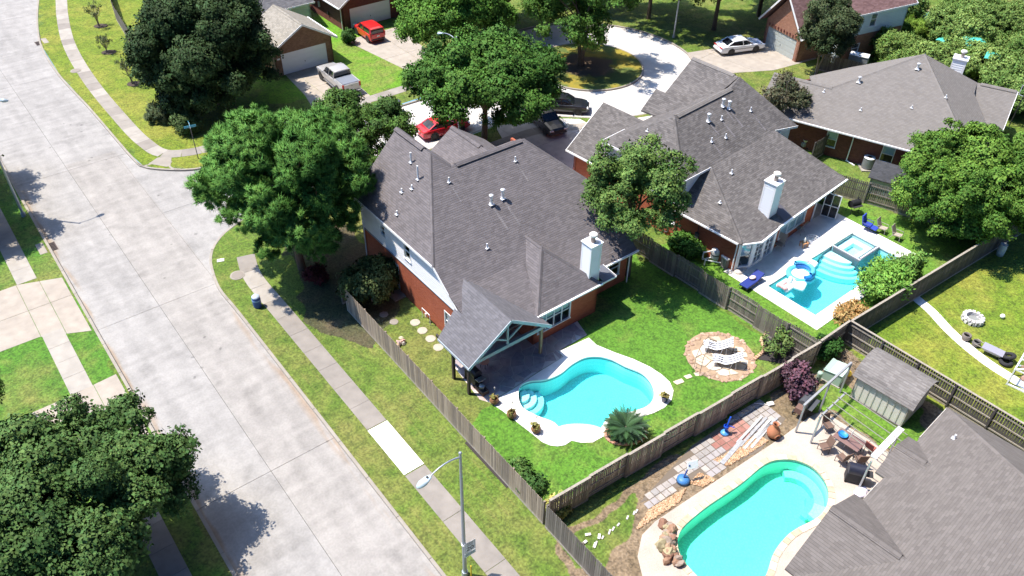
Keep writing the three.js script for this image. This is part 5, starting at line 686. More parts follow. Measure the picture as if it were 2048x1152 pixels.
// faces: for each panel which side the boards are nailed to (+1 right of p->q, -1 left)
function fence(label, p, q, { faces = [1], panel = 2.42, wood = woodBrown, cap = false, group } = {}) {
  const L = Math.hypot(q[0] - p[0], q[1] - p[1]), ang = Math.atan2(-(q[1] - p[1]), q[0] - p[0]), t = thing('wooden_fence', label, 'fence', [p[0], 0, p[1]], ang, group), R = rng(Math.round(L * 1000 + p[0] * 10)); const n = Math.max(1, Math.round(L / panel)), w = L / n;
  const railG = new THREE.BoxGeometry(w - 0.02, 0.09, 0.04), postG = new THREE.BoxGeometry(0.09, 1.86, 0.09), rotG = new THREE.BoxGeometry(w - 0.02, 0.14, 0.03); let cnt = 0; const rest = [];
  for (let i = 0; i <= n; i++) { const o = part(t, 'post', postG, wood[1]); o.position.set(clamp(i * w, 0.05, L - 0.05), 0.93, 0); }
  for (let i = 0; i < n; i++) {
    const f = faces[i % faces.length]; const z = 0.066 * f;
    for (const y of [0.32, 0.98, 1.62]) { const o = part(t, 'rail', railG, woodPale[1]); o.position.set((i + 0.5) * w, y, 0.034 * f); o.material = wood === woodDark ? woodPale[1] : wood[2] || wood[0]; }
    const rb = part(t, 'rot_board', rotG, woodPale[0]); rb.position.set((i + 0.5) * w, 0.075, z);
    const m = Math.round((w - 0.01) / 0.142), s = w / m; for (let k = 0; k < m; k++) { const o = new THREE.Mesh(picketGeo[R() * 3 | 0], wood[R() * wood.length | 0]); o.position.set(i * w + (k + 0.5) * s, (R() - 0.5) * 0.03, z + (R() - 0.5) * 0.006); o.rotation.z = (R() - 0.5) * 0.012; if (cnt < 298) { o.name = 'picket'; shad(o); t.add(o); cnt++; } else { o.updateMatrix(); const g = o.geometry.clone().applyMatrix4(o.matrix); rest.push(g); } }
    if (cap) { const o = part(t, 'cap_board', new THREE.BoxGeometry(w, 0.03, 0.14), woodPale[1]); o.position.set((i + 0.5) * w, 1.92, 0.03 * f); }
  }
  if (rest.length) { const o = part(t, 'picket', merge(rest), wood[0]); o.userData.kind = 'stuff'; }
  return t;
}
const cornerS = [1.85, -23.95], c1 = [18.7, -35.75], c2 = [21.1, -37.75];
fence('brown picket fence along the pavement side of the freeform pool yard', [-10.75, -40.0], cornerS, { faces: [1], wood: woodBrown });
fence('brown picket fence running on past the green pool yard corner', [1.95, -23.8], [8.5, -15.4], { faces: [1], wood: woodGrey });
fence('fence with alternating panels between freeform pool yard and green pool yard', [2.05, -24.02], c1, { faces: [1, -1], wood: woodBrown, cap: true });
fence('weathered dark fence between freeform pool yard and rectangular pool yard', c1, [8.3, -47.6], { faces: [1, -1], wood: woodGrey });
fence('short dark fence link behind the green utility boxes', [18.75, -35.85], c2, { faces: [-1], wood: woodDark, cap: true });
fence('long dark fence behind the rectangular pool and the fire ring lawn', [21.2, -37.82], [38.5, -50.4], { faces: [1], wood: woodDark, cap: true });
fence('dark railed fence behind the curved roof shed', c2, [31.5, -25.4], { faces: [-1], wood: woodDark, cap: true });
fence('grey fence between the rectangular pool lawn and the tan roofed bungalow', [25.7, -55.2], [35.6, -49.2], { faces: [1, -1], wood: woodGrey });
fence('short fence joining the two houses near the air conditioner', [25.1, -60.2], [27.7, -62.6], { faces: [1], wood: woodDark, panel: 2 });
fence('shaded fence and gate beside the white side door', F1.w(-38.7, 16.6), F1.w(-38.7, 20.4), { faces: [1], wood: woodGrey });
fence('low weathered fence along the grassy bank above the far street', [-44.6, -88.0], [-37.2, -76.2], { faces: [1], wood: woodGrey });
fence('curving weathered fence above the bank by the thin shrubs', [-50.2, -99.0], [-44.7, -88.2], { faces: [1], wood: woodGrey });
fence('olive gate fence between the two brick garages', [-22.6, -93.0], [-17.4, -93.6], { faces: [1], wood: woodSet([[0.16, 0.16, 0.08], [0.14, 0.14, 0.07]]) });
fence('leaning grey fence beside the tan roofed bungalow chimney end', [31.0, -78.6], [35.0, -75.6], { faces: [1], wood: woodGrey });

// ------------------------------------------------------------------ trees
function tapered(pts, r0, r1, n = 7) { // tube along points with taper
  const c = new THREE.CatmullRomCurve3(pts.map(p => new THREE.Vector3(...p))), k = Math.max(4, pts.length * 3), pos = [], uv = [], idx = []; let prev = null; const fr = c.computeFrenetFrames(k, false);
  for (let i = 0; i <= k; i++) { const t = i / k, p = c.getPointAt(t), r = lerp(r0, r1, Math.pow(t, 0.8)); for (let j = 0; j <= n; j++) { const a = j / n * 2 * Math.PI, v = p.clone().addScaledVector(fr.normals[i], Math.cos(a) * r).addScaledVector(fr.binormals[i], Math.sin(a) * r); pos.push(v.x, v.y, v.z); uv.push(j / n, t * 3); } }
  for (let i = 0; i < k; i++) for (let j = 0; j < n; j++) { const a = i * (n + 1) + j, b = a + n + 1; idx.push(a, b, a + 1, b, b + 1, a + 1); }
  const g = new THREE.BufferGeometry(); g.setAttribute('position', new THREE.Float32BufferAttribute(pos, 3)); g.setAttribute('uv', new THREE.Float32BufferAttribute(uv, 2)); g.setIndex(idx); g.computeVertexNormals(); return g;
}
const barkTex = colorTex(256, 256, (u, v, o) => { const n = fbm(u * 16, v * 5, 111, 4, 0), g = 0.5 + 0.8 * n; o[0] = g; o[1] = g * 0.95; o[2] = g * 0.88; });
const bark = new THREE.MeshStandardMaterial({ color: lin(0.12, 0.1, 0.08), map: barkTex, roughness: 0.95, bumpMap: barkTex, bumpScale: 0.03 }), barkPine = new THREE.MeshStandardMaterial({ color: lin(0.16, 0.105, 0.075), map: barkTex, roughness: 0.95, bumpMap: barkTex, bumpScale: 0.04 }), barkPale = new THREE.MeshStandardMaterial({ color: lin(0.3, 0.25, 0.2), map: barkTex, roughness: 0.9 });
// one spray of leaves: kind 'oak' (small folded leaves), 'pine' (needle burst), 'fine' (narrow leaflets)
function spray(kind, seed, n, R0, size) {
  const R = rng(seed), pos = [], nor = [], colr = [];
  for (let i = 0; i < n; i++) {
    const dir = new THREE.Vector3(R() * 2 - 1, R() * 2 - 0.75, R() * 2 - 1).normalize(), c = dir.clone().multiplyScalar(R0 * Math.pow(R(), 0.45)); c.y *= 0.75;
    let ax, w, l; if (kind === 'pine') { const o = new THREE.Vector3(R() - 0.5, R() - 0.5, R() - 0.5).multiplyScalar(R0 * 0.9); c.copy(o); ax = dir.clone().add(new THREE.Vector3(0, 0.45, 0)).normalize(); l = size * (0.8 + 0.5 * R()); w = size * 0.085; } else { ax = new THREE.Vector3(R() - 0.5, (R() - 0.5) * 0.9, R() - 0.5).normalize(); l = size * (0.75 + 0.5 * R()); w = l * (kind === 'fine' ? 0.22 : 0.42); }
    const up = dir.clone().add(new THREE.Vector3((R() - 0.5) * 1.2, 0.5 + R() * 0.6, (R() - 0.5) * 1.2)).normalize(), sd = ax.clone().cross(up).normalize().multiplyScalar(w), N = sd.clone().cross(ax).normalize(); if (N.y < 0) N.negate(); const tip = c.clone().addScaledVector(ax, l), mid = c.clone().addScaledVector(ax, l * 0.5);
    const a = mid.clone().add(sd), b = mid.clone().sub(sd); const tri = kind === 'pine' ? [[c.clone().add(sd), c.clone().sub(sd), tip]] : [[c, a, tip], [c, tip, b]];
    const lt = 0.6 + 0.75 * R(), yl = 0.74 + 0.34 * R(); for (const t of tri) if (t[1].clone().sub(t[0]).cross(t[2].clone().sub(t[0])).dot(N) < 0) t.reverse(); for (const t of tri) for (const v of t) { colr.push(lt * yl, lt, lt * 0.9); pos.push(v.x, v.y, v.z); const nn = N.clone().multiplyScalar(0.4).addScaledVector(dir, 0.3).add(new THREE.Vector3(0, kind === 'pine' ? 0.75 : 0.45, 0)).normalize(); nor.push(nn.x, nn.y, nn.z); }
  }
  const g = new THREE.BufferGeometry(); g.setAttribute('position', new THREE.Float32BufferAttribute(pos, 3)); g.setAttribute('normal', new THREE.Float32BufferAttribute(nor, 3)); g.setAttribute('color', new THREE.Float32BufferAttribute(colr, 3)); return g;
}
const sprays = { oak: [0, 1, 2].map(i => spray('oak', 200 + i, 64, 0.4, 0.135)), oakBig: [0, 1, 2].map(i => spray('oak', 210 + i, 64, 0.5, 0.17)), pine: [0, 1, 2].map(i => spray('pine', 220 + i, 110, 0.26, 0.25)), fine: [0, 1, 2].map(i => spray('fine', 230 + i, 50, 0.34, 0.19)), shrub: [0, 1].map(i => spray('oak', 240 + i, 36, 0.24, 0.12)) };
const leafMats = {}; function leafMat(tr) { const k = tr.toFixed(2); return leafMats[k] ??= new THREE.MeshPhysicalMaterial({ color: 0xffffff, vertexColors: true, roughness: 0.7, side: THREE.DoubleSide, specularIntensity: 0.25 }); }
// foliage: sprays over the shells of clumps; local coordinates of the tree
function foliage(parent, clumps, kind, density, c0, c1, seed, { name = 'foliage', inner = 0.58, tr = 0.25, gap = 0.38, scale = 1 } = {}) {
  const R = rng(seed), geos = sprays[kind], inst = geos.map(() => []); const UPV = new THREE.Vector3(0, 1, 0);
  clumps.forEach((c, ci) => {
    const area = 4 * Math.PI * Math.pow((Math.pow(c[3] * c[4], 1.6) * 2 + Math.pow(c[3] * c[3], 1.6)) / 3, 1 / 1.6), n = Math.round(area * density);
    const tone = R();
    for (let i = 0; i < n; i++) {
      const u = R() * 2 - 1, th = R() * 2 * Math.PI, s = Math.sqrt(1 - u * u), d = new THREE.Vector3(s * Math.cos(th), u, s * Math.sin(th)); if (d.y < -0.35 && R() < 0.6) continue;
      const bump = vnoise(d.x * 2.3 + ci * 7, d.z * 2.3 + d.y * 2.1, seed), r = lerp(inner, 1.05, Math.pow(R(), 0.55)) * (0.78 + 0.45 * bump); if (bump < gap && R() < 0.75) continue;
      const p = new THREE.Vector3(c[0] + d.x * r * c[3], c[1] + d.y * r * c[4], c[2] + d.z * r * c[3]); let deep = false; for (let k = 0; k < clumps.length; k++) if (k !== ci) { const q = clumps[k], e = Math.hypot((p.x - q[0]) / q[3], (p.y - q[1]) / q[4], (p.z - q[2]) / q[3]); if (e < 0.55) { deep = true; break; } } if (deep) continue;
      inst[R() * geos.length | 0].push([p, d, tone, R(), R(), R()]);
    }
  });
  geos.forEach((g, i) => {
    const L = inst[i]; if (!L.length) return; const m = new THREE.InstancedMesh(g, leafMat(tr), L.length), mt = new THREE.Matrix4(), q = new THREE.Quaternion(), q2 = new THREE.Quaternion(), col = new THREE.Color();
    L.forEach(([p, d, tone, a, b, e], k) => { q.setFromUnitVectors(UPV, d.clone().lerp(UPV, 0.45).normalize()); q2.setFromAxisAngle(UPV, a * 6.283); q.multiply(q2); const s = (0.5 + 1.0 * b * b + 0.1 * a) * scale; mt.compose(p, q, new THREE.Vector3(s, s, s)); m.setMatrixAt(k, mt); const t = clamp(0.55 * tone + 0.45 * e); col.setRGB(lerp(c0[0], c1[0], t), lerp(c0[1], c1[1], t), lerp(c0[2], c1[2], t)); m.setColorAt(k, col); });
    m.name = name; m.userData.kind = 'stuff'; shad(m); parent.add(m);
  });
}
function clumpsIn(rx, ry, cy, n, cr, seed, flat = 0.75, low = -0.6) { // clump centres spread through a crown
  const R = rng(seed), out = []; let guard = 0; while (out.length < n && guard++ < 4000) { const u = R() * 2 - 1, th = R() * 6.283, s = Math.sqrt(1 - u * u), rr = 0.35 + 0.65 * Math.sqrt(R()); const x = s * Math.cos(th) * rr * (rx - cr * 0.55), y = u * rr * (ry - cr * 0.5), z = s * Math.sin(th) * rr * (rx - cr * 0.55); if (u < low) continue; const r = cr * (0.6 + 0.55 * R()); if (out.some(o => Math.hypot(o[0] - x, (o[1] - cy - y) * 1.2, o[2] - z) < r * 0.72)) continue; out.push([x, cy + y, z, r, r * flat]); } for (let i = 0; i < n * 0.7; i++) { const u = R() * 1.5 - 0.6, s = Math.sqrt(Math.max(0, 1 - u * u)), th = R() * 6.283, k = 0.86 + 0.2 * R(), r = cr * (0.28 + 0.25 * R()); out.push([s * Math.cos(th) * rx * k, cy + u * ry * k, s * Math.sin(th) * rx * k, r, r * 0.8]); } return out;
}
function tree(name, label, category, [x, z], { hc, rx, ry, n, cr, kind = 'oak', density = 5, c0, c1, seed, trunkR = 0.22, trunkH = null, bk = bark, group, lean = [0, 0], opts = {}, multi = 1, low = -0.6, flat = 0.75, limbs = 12 }) {
  const t = thing(name, label, category, [x, 0, z], 0, group), cl = clumpsIn(rx, ry, hc, n, cr, seed, flat, low).map(c => [c[0] + lean[0], c[1], c[2] + lean[1], c[3], c[4]]), R = rng(seed + 1);
  const th = trunkH ?? Math.max(1.0, hc - ry * 0.75), trunks = [], lim = [], fork = [];
  for (let i = 0; i < multi; i++) { const a = i / multi * 6.283 + R(), e = multi > 1 ? 0.35 : 0; const f = [lean[0] * 0.35 + Math.cos(a) * e * th * 0.45, th, lean[1] * 0.35 + Math.sin(a) * e * th * 0.45]; fork.push(f); trunks.push(tapered([[Math.cos(a) * e * 0.2, -0.1, Math.sin(a) * e * 0.2], [f[0] * 0.4 + (R() - 0.5) * 0.15, th * 0.5, f[2] * 0.4 + (R() - 0.5) * 0.15], f], trunkR, trunkR * 0.72, 9)); }
  cl.slice().sort((p, q) => q[3] - p[3]).slice(0, limbs).forEach((c, i) => { const f = fork[i % fork.length]; lim.push(tapered([f, [lerp(f[0], c[0], 0.35) + (R() - 0.5) * 0.4, lerp(f[1], c[1], 0.55), lerp(f[2], c[2], 0.35) + (R() - 0.5) * 0.4], [c[0], c[1] - c[4] * 0.3, c[2]], [c[0] * 1.05, c[1] + c[4] * 0.4, c[2] * 1.05]], trunkR * 0.52, 0.03, 6)); });
  part(t, 'trunk', merge(trunks), bk); if (lim.length) part(t, 'limbs', merge(lim), bk);
  foliage(t, cl, kind, density, c0, c1, seed + 2, { name: 'crown', ...opts }); return t;
}
const oakC = [[0.04, 0.095, 0.016], [0.11, 0.2, 0.035]], oakL = [[0.05, 0.13, 0.018], [0.14, 0.27, 0.04]], liveC = [[0.035, 0.075, 0.022], [0.095, 0.16, 0.048]], darkC = [[0.018, 0.036, 0.014], [0.062, 0.1, 0.036]];
tree('pine_tree', 'tall bright green pine with rounded needle clumps on the street corner', 'tree', [-14.7, -44.3], { hc: 7.2, rx: 5.1, ry: 5.3, n: 64, cr: 1.4, kind: 'pine', density: 9, c0: [0.055, 0.145, 0.03], c1: [0.15, 0.3, 0.07], seed: 11, trunkR: 0.3, trunkH: 4.2, bk: barkPine, opts: { inner: 0.66, tr: 0.15, gap: 0.28 }, low: -0.9, limbs: 26 });
tree('live_oak_tree', 'wide dark live oak beside the left pavement, shading the near street', 'tree', [-19.6, -21.5], { hc: 4.4, rx: 4.9, ry: 3.2, n: 44, cr: 1.6, kind: 'oak', density: 11, c0: liveC[0], c1: liveC[1], seed: 21, trunkR: 0.34, trunkH: 2.4 });
tree('oak_tree', 'round green oak on the verge in front of the brick house, dark red coupe below', 'tree', [-2.7, -62.6], { hc: 6.3, rx: 5.9, ry: 3.1, n: 42, cr: 1.5, kind: 'oakBig', density: 7, c0: [0.034, 0.085, 0.016], c1: [0.1, 0.2, 0.036], seed: 31, trunkR: 0.3, trunkH: 3.0, lean: [0.3, 0.5], low: -0.35, opts: { gap: 0.42 } });
tree('small_oak_tree', 'small spreading oak between the pine and the brick house gable', 'tree', [-12.4, -56.2], { hc: 4.4, rx: 4.2, ry: 2.5, n: 26, cr: 1.25, kind: 'oak', density: 8, c0: liveC[0], c1: oakC[1], seed: 41, trunkR: 0.14, trunkH: 1.6, multi: 3 });
tree('dark_oak_tree', 'large dark oak on the grassy bank left of the tan roofed garage', 'tree', [-27.7, -68.6], { hc: 5.4, rx: 6.1, ry: 5.4, n: 62, cr: 1.8, kind: 'oakBig', density: 8, c0: darkC[0], c1: darkC[1], seed: 51, trunkR: 0.4, trunkH: 2.2, low: -0.95 });
tree('island_oak_tree', 'leafy oak growing on the round island of the turning circle', 'tree', [6.6, -78.6], { hc: 6.6, rx: 5.4, ry: 4.4, n: 26, cr: 1.5, kind: 'oakBig', density: 4.5, c0: oakC[0], c1: oakC[1], seed: 61, trunkR: 0.26, trunkH: 2.0, multi: 2, low: -0.95, opts: { gap: 0.5 } });
tree('street_oak_tree', 'green oak beside the driveway of the red hatchback', 'tree', [-6.2, -78.0], { hc: 5.6, rx: 5.4, ry: 3.9, n: 36, cr: 1.6, kind: 'oakBig', density: 7, c0: oakC[0], c1: oakL[1], seed: 71, trunkR: 0.28 });
tree('street_oak_tree', 'green oak behind the curved street lamp, next to the turning circle', 'tree', [-1.4, -87.5], { hc: 6.0, rx: 5.6, ry: 4.2, n: 34, cr: 1.7, kind: 'oakBig', density: 6.5, c0: oakC[0], c1: oakC[1], seed: 81, trunkR: 0.28 });
for (const [x, z, hc, r, sd, lb] of [[15.0, -91.5, 6.3, 6.2, 91, 'shady oak at the far edge of the turning circle'], [22.0, -88.6, 6.6, 6.2, 92, 'shady oak overhanging the white sedan driveway'], [28.0, -93, 6.5, 5.5, 93, 'shady oak behind the plum roofed garage'], [6, -97, 6.5, 5.5, 94, 'far oak beyond the turning circle island'], [-12, -95, 6, 5, 95, 'oak behind the red brick garage']]) tree('shade_oak_tree', lb, 'tree', [x, z], { hc, rx: r, ry: r * 0.72, n: 26, cr: 1.6, kind: 'oakBig', density: 4.2, c0: darkC[0], c1: oakC[1], seed: sd, trunkR: 0.28, opts: { gap: 0.45 } });
tree('evergreen_oak_tree', 'dense green tree behind the grey fence beside the tan roofed bungalow', 'tree', [33.0, -50.6], { hc: 4.4, rx: 4.9, ry: 3.6, n: 40, cr: 1.45, kind: 'oak', density: 9, c0: [0.045, 0.11, 0.018], c1: [0.14, 0.24, 0.04], seed: 101, trunkR: 0.2, trunkH: 1.6, low: -0.8 });
tree('garden_tree', 'pale green tree growing between the two brick houses', 'tree', [8.05, -44.2], { hc: 7.1, rx: 3.45, ry: 3.1, n: 24, cr: 1.1, kind: 'oak', density: 7.5, c0: [0.05, 0.1, 0.026], c1: [0.16, 0.24, 0.065], seed: 111, trunkR: 0.19, trunkH: 4.3, lean: [-0.2, -0.1], opts: { gap: 0.4 } });
tree('crape_myrtle_tree', 'tall crape myrtle with pinkish tips beside the plum roofed house', 'tree', [30.4, -77.6], { hc: 4.4, rx: 2.4, ry: 3.6, n: 24, cr: 1.15, kind: 'oak', density: 8, c0: [0.022, 0.05, 0.016], c1: [0.085, 0.1, 0.05], seed: 121, trunkR: 0.1, trunkH: 1.8, multi: 3, bk: barkPale });
tree('crape_myrtle_tree', 'thin crape myrtle with pink blossom between the dark and tan roofs', 'tree', [22.9, -64.4], { hc: 3.9, rx: 2.0, ry: 1.7, n: 14, cr: 0.8, kind: 'fine', density: 7, c0: [0.05, 0.08, 0.03], c1: [0.17, 0.13, 0.1], seed: 131, trunkR: 0.06, trunkH: 1.8, multi: 4, bk: barkPale, opts: { gap: 0.5 } });
for (const [x, z, r, h, lb] of [[-45.9, -86.2, 1.1, 2.5, 'bare branching young shrub on the dry bank, farthest up the street'], [-42.3, -79.4, 0.75, 1.7, 'small thin shrub on the bank below the curving fence'], [-37.0, -72.3, 1.35, 2.4, 'vase shaped young shrub at the edge of the dark oak']]) { const t = tree('young_shrub_tree', lb, 'shrub', [x, z], { hc: h * 0.72, rx: r, ry: h * 0.36, n: 14, cr: 0.34, kind: 'fine', density: 3.2, c0: [0.07, 0.09, 0.04], c1: [0.14, 0.16, 0.08], seed: 141 + Math.round(x * -1), trunkR: 0.03, trunkH: h * 0.2, multi: 7, limbs: 14, bk: barkPale, opts: { gap: 0.45, scale: 0.7 } }); solo('mulch_bed', slabGeo(Array.from({ length: 14 }, (_, i) => [0.75 * Math.cos(i / 14 * 6.283), 0.6 * Math.sin(i / 14 * 6.283)]), 0.03, 0.04), mat(0.06, 0.045, 0.035, 0.95), 'dark mulch patch under ' + lb.split(' ').slice(0, 4).join(' '), 'mulch', [x + 0.2, 0, z]); }
// trees standing outside the left edge, whose shade lies on the street
tree('verge_oak_tree', 'oak beside the left pavement, its shade across the street', 'tree', [-44.0, -52.9], { hc: 5.6, rx: 3.6, ry: 2.6, n: 22, cr: 1.3, kind: 'oakBig', density: 5, c0: liveC[0], c1: liveC[1], seed: 151, trunkR: 0.22 });
tree('verge_oak_tree', 'oak beside the left street lamp, shading the pavement', 'tree', [-40.0, -47.3], { hc: 5.6, rx: 3.3, ry: 2.4, n: 20, cr: 1.25, kind: 'oakBig', density: 5, c0: liveC[0], c1: liveC[1], seed: 152, trunkR: 0.22 });
tree('verge_oak_tree', 'small leafy branchy oak in the bright lawn beside the left driveway', 'tree', [-28.7, -29.2], { hc: 2.9, rx: 1.35, ry: 1.3, n: 12, cr: 0.8, kind: 'oak', density: 7, c0: liveC[0], c1: oakC[1], seed: 153, trunkR: 0.12 });
// shrubs
function shrub(name, label, [x, z], r, h, c0, c1, seed, { kind = 'shrub', n = 9, density = 16, tr = 0.2, group, inner = 0.4, gap = 0.25 } = {}) { const t = thing(name, label, 'shrub', [x, 0, z], 0, group), R = rng(seed), cl = []; for (let i = 0; i < n; i++) { const a = R() * 6.283, q = Math.sqrt(R()) * r * 0.62; cl.push([Math.cos(a) * q, h * (0.35 + 0.3 * R()), Math.sin(a) * q, r * (0.34 + 0.2 * R()), h * 0.34]); } const st = []; for (let i = 0; i < 7; i++) { const c = cl[i % n]; st.push(tapered([[0.05 * Math.cos(i), -0.05, 0.05 * Math.sin(i)], [c[0] * 0.4, c[1] * 0.5, c[2] * 0.4], [c[0], c[1] + c[4] * 0.4, c[2]]], 0.025, 0.008, 5)); } part(t, 'stems', merge(st), bark); foliage(t, cl, kind, density, c0, c1, seed + 1, { tr, inner, gap }); return t; }
shrub('weeping_shrub', 'feathery bright green shrub overhanging the rectangular pool corner', [25.0, -42.5], 1.6, 2.6, [0.1, 0.22, 0.035], [0.24, 0.42, 0.08], 161, { kind: 'fine', n: 18, density: 6.5, gap: 0.38 });
shrub('weeping_shrub', 'second feathery green shrub behind the pool shrub by the fence', [27.3, -44.4], 1.2, 2.3, [0.09, 0.18, 0.035], [0.2, 0.34, 0.08], 162, { kind: 'fine', n: 10, density: 6, gap: 0.38 });
shrub('ornamental_grass', 'low orange brown grass clump beside the white pool deck corner', [22.5, -40.35], 1.0, 0.7, [0.3, 0.16, 0.06], [0.52, 0.33, 0.15], 163, { kind: 'fine', n: 10, density: 22 });
shrub('crape_myrtle_shrub', 'purple leaved crape myrtle against the alternating panel fence', [16.8, -33.3], 1.05, 2.4, [0.03, 0.022, 0.024], [0.23, 0.095, 0.15], 164, { n: 14, density: 15, gap: 0.35 });
shrub('fence_shrub', 'sparse green shrub in the bed at the inner fence corner', [16.6, -36.6], 1.0, 1.5, [0.06, 0.11, 0.025], [0.16, 0.2, 0.07], 165, { density: 5, gap: 0.5 });
shrub('fence_shrub', 'sparse leafy shrub next to the brick edged bed', [17.3, -37.4], 0.8, 1.6, [0.06, 0.11, 0.025], [0.15, 0.2, 0.06], 166, { density: 4.5, gap: 0.5 });
shrub('fence_shrub', 'dark green shrub behind the green transformer box', [19.4, -36.4], 1.1, 1.6, [0.015, 0.05, 0.01], [0.06, 0.14, 0.03], 167, { density: 14 });
shrub('fence_shrub', 'loose green shrub along the picket fence near the near pool pots', [0.55, -27.0], 0.85, 0.9, [0.04, 0.09, 0.02], [0.12, 0.19, 0.05], 168, { density: 14 });
shrub('fence_shrub', 'dark green shrub along the picket fence, closest to the yard corner', [1.15, -25.9], 0.8, 0.85, [0.02, 0.055, 0.014], [0.07, 0.13, 0.035], 169, { density: 14 });
shrub('croton_shrub', 'yellow and red leaved shrub in the fence corner', [2.55, -24.75], 0.6, 0.75, [0.1, 0.1, 0.02], [0.6, 0.5, 0.16], 170, { density: 26 });
shrub('side_shrub', 'tall shrub with pale flower tips at the end of the picket fence', [-9.6, -41.2], 1.7, 2.9, [0.02, 0.045, 0.012], [0.13, 0.15, 0.06], 171, { n: 14, density: 10, kind: 'oak', gap: 0.35 });
shrub('side_shrub', 'dark shrub in the shade beside the white side door', [-7.9, -43.2], 1.3, 2.4, [0.014, 0.032, 0.01], [0.06, 0.08, 0.03], 172, { n: 10, density: 9, kind: 'oak', gap: 0.35 });
shrub('pine_base_shrub', 'dark red leaved shrub at the foot of the pine', [-13.6, -43.2], 0.9, 0.9, [0.04, 0.012, 0.012], [0.14, 0.03, 0.035], 173, { density: 14 });
shrub('bank_shrub', 'spiky grey green yucca at the shaded foot of the dark oak', [-31.9, -65.2], 1.4, 1.3, [0.05, 0.07, 0.04], [0.13, 0.16, 0.09], 174, { kind: 'pine', n: 10, density: 6 });
shrub('bank_shrub', 'leafy shrub beside the street name sign', [-28.6, -63.2], 1.1, 2.0, [0.03, 0.06, 0.018], [0.1, 0.14, 0.05], 175, { density: 9, kind: 'oak', gap: 0.4 });
shrub('garage_shrub', 'round green shrub at the corner of the red brick garage', [-17.9, -82.9], 0.85, 1.6, [0.02, 0.055, 0.012], [0.07, 0.14, 0.03], 176, { density: 14 });
shrub('wall_shrub', 'green shrub between the dark fence and the side wall meter', [12.2, -47.4], 1.0, 1.4, [0.03, 0.08, 0.014], [0.1, 0.2, 0.035], 177, { density: 12 });
shrub('wall_shrub', 'low green shrub beside the pool pump', [13.0, -46.4], 0.7, 1.1, [0.03, 0.08, 0.014], [0.1, 0.19, 0.035], 178, { density: 13 });
// overgrown thicket beyond the tan roof
const th = [[39.0, -80.6, 2.6, 3.4, 0.8, 'flowering bright green thicket bush beside the pale siding wall'], [42.2, -78.2, 2.8, 3.4, 0.7, 'bright green thicket bush with pale blossom left of the spa tub'], [45.4, -78.8, 3.0, 3.2, 0.65, 'leafy thicket bush behind the bungalow chimney'], [38.6, -76.4, 2.4, 2.6, 0.75, 'green thicket bush close behind the tan roof ridge'], [48.5, -74.2, 3.2, 3.6, 0.5, 'yellow green thicket bush at the right, past the chimney'], [46.0, -70.4, 2.8, 3.4, 0.4, 'dark green thicket bush under the bungalow eave end'], [52.0, -78.8, 3.4, 4.2, 0.55, 'tall yellow green thicket bush against the far trees'], [51.0, -69.0, 3.0, 3.4, 0.4, 'rough green thicket bush above the basketball hoop'], [47.2, -85.0, 3.4, 4.4, 0.45, 'broad leaved thicket bush behind the spa tub'], [54.5, -86.5, 3.6, 4.6, 0.5, 'far thicket bush at the upper right'], [56.5, -73.5, 3.4, 4.0, 0.5, 'thicket bush at the far right beyond the hoop'], [50.6, -89.5, 3.4, 4.5, 0.45, 'far thicket bush behind the palm like grass'], [43.2, -92.0, 3.4, 4.6, 0.35, 'dark thicket bush behind the plum roofed house'], [58.5, -81.0, 3.2, 4.6, 0.6, 'sunlit far right thicket bush']];
th.forEach(([x, z, r, h, b, lb], i) => shrub('thicket_bush', lb, [x, z], r, h, [0.045 + 0.04 * b, 0.1 + 0.06 * b, 0.025], [0.16 + 0.15 * b, 0.26 + 0.12 * b, 0.07 + 0.05 * b], 300 + i, { kind: i % 3 ? 'oak' : 'fine', n: 24, density: 6, gap: 0.33 }));
shrub('bamboo_grass', 'long bladed bright green grass beyond the round spa tub', [43.4, -87.4], 2.0, 2.6, [0.08, 0.15, 0.02], [0.24, 0.34, 0.06], 190, { kind: 'pine', n: 14, density: 6 });
// ------------------------------------------------------------------ vehicles (local x forward, ground at y = 0)
function loft(sections) { // sections: arrays of [x,y,z] rings of equal length, closed, ends capped
  const n = sections[0].length, pos = [], idx = []; for (const s of sections) for (const p of s) pos.push(...p);
  for (let i = 0; i + 1 < sections.length; i++) for (let j = 0; j < n; j++) { const a = i * n + j, b = i * n + (j + 1) % n, c = a + n, d = b + n; idx.push(a, c, b, b, c, d); }
  const cap = (s, f) => { for (let j = 1; j + 1 < n; j++) f ? idx.push(s * n, s * n + j, s * n + j + 1) : idx.push(s * n, s * n + j + 1, s * n + j); }; cap(0, true); cap(sections.length - 1, false);
  let g = new THREE.BufferGeometry(); g.setAttribute('position', new THREE.Float32BufferAttribute(pos, 3)); g.setIndex(idx); g = g.toNonIndexed(); g.computeVertexNormals(); // crease-free shading within a ring comes from the dense sections
  const uv = new Float32Array(g.attributes.position.count * 2); g.setAttribute('uv', new THREE.BufferAttribute(uv, 2)); return g;
}
const bodyRing = (x, w, y0, y1, tuck = 0.06) => { const h = y1 - y0, S = [[w * 0.9, y0], [w - 0.02, y0 + 0.1 * h], [w, y0 + 0.35 * h], [w, y0 + 0.62 * h], [w - tuck * 0.5, y0 + 0.88 * h], [w - tuck - 0.06, y1 - 0.02], [w * 0.6, y1 + 0.012], [0, y1 + 0.025]]; return [...S.map(([z, y]) => [x, y, z]), ...S.slice(0, -1).reverse().map(([z, y]) => [x, y, -z])]; };
const cabRing = (x, wb, wt, y0, y1) => { const S = [[wb, y0], [lerp(wb, wt, 0.5) + 0.02, lerp(y0, y1, 0.5)], [wt, y1 - 0.05], [wt - 0.07, y1], [wt * 0.5, y1 + 0.025], [0, y1 + 0.03]]; return [...S.map(([z, y]) => [x, y, z]), ...S.slice(0, -1).reverse().map(([z, y]) => [x, y, -z])]; };
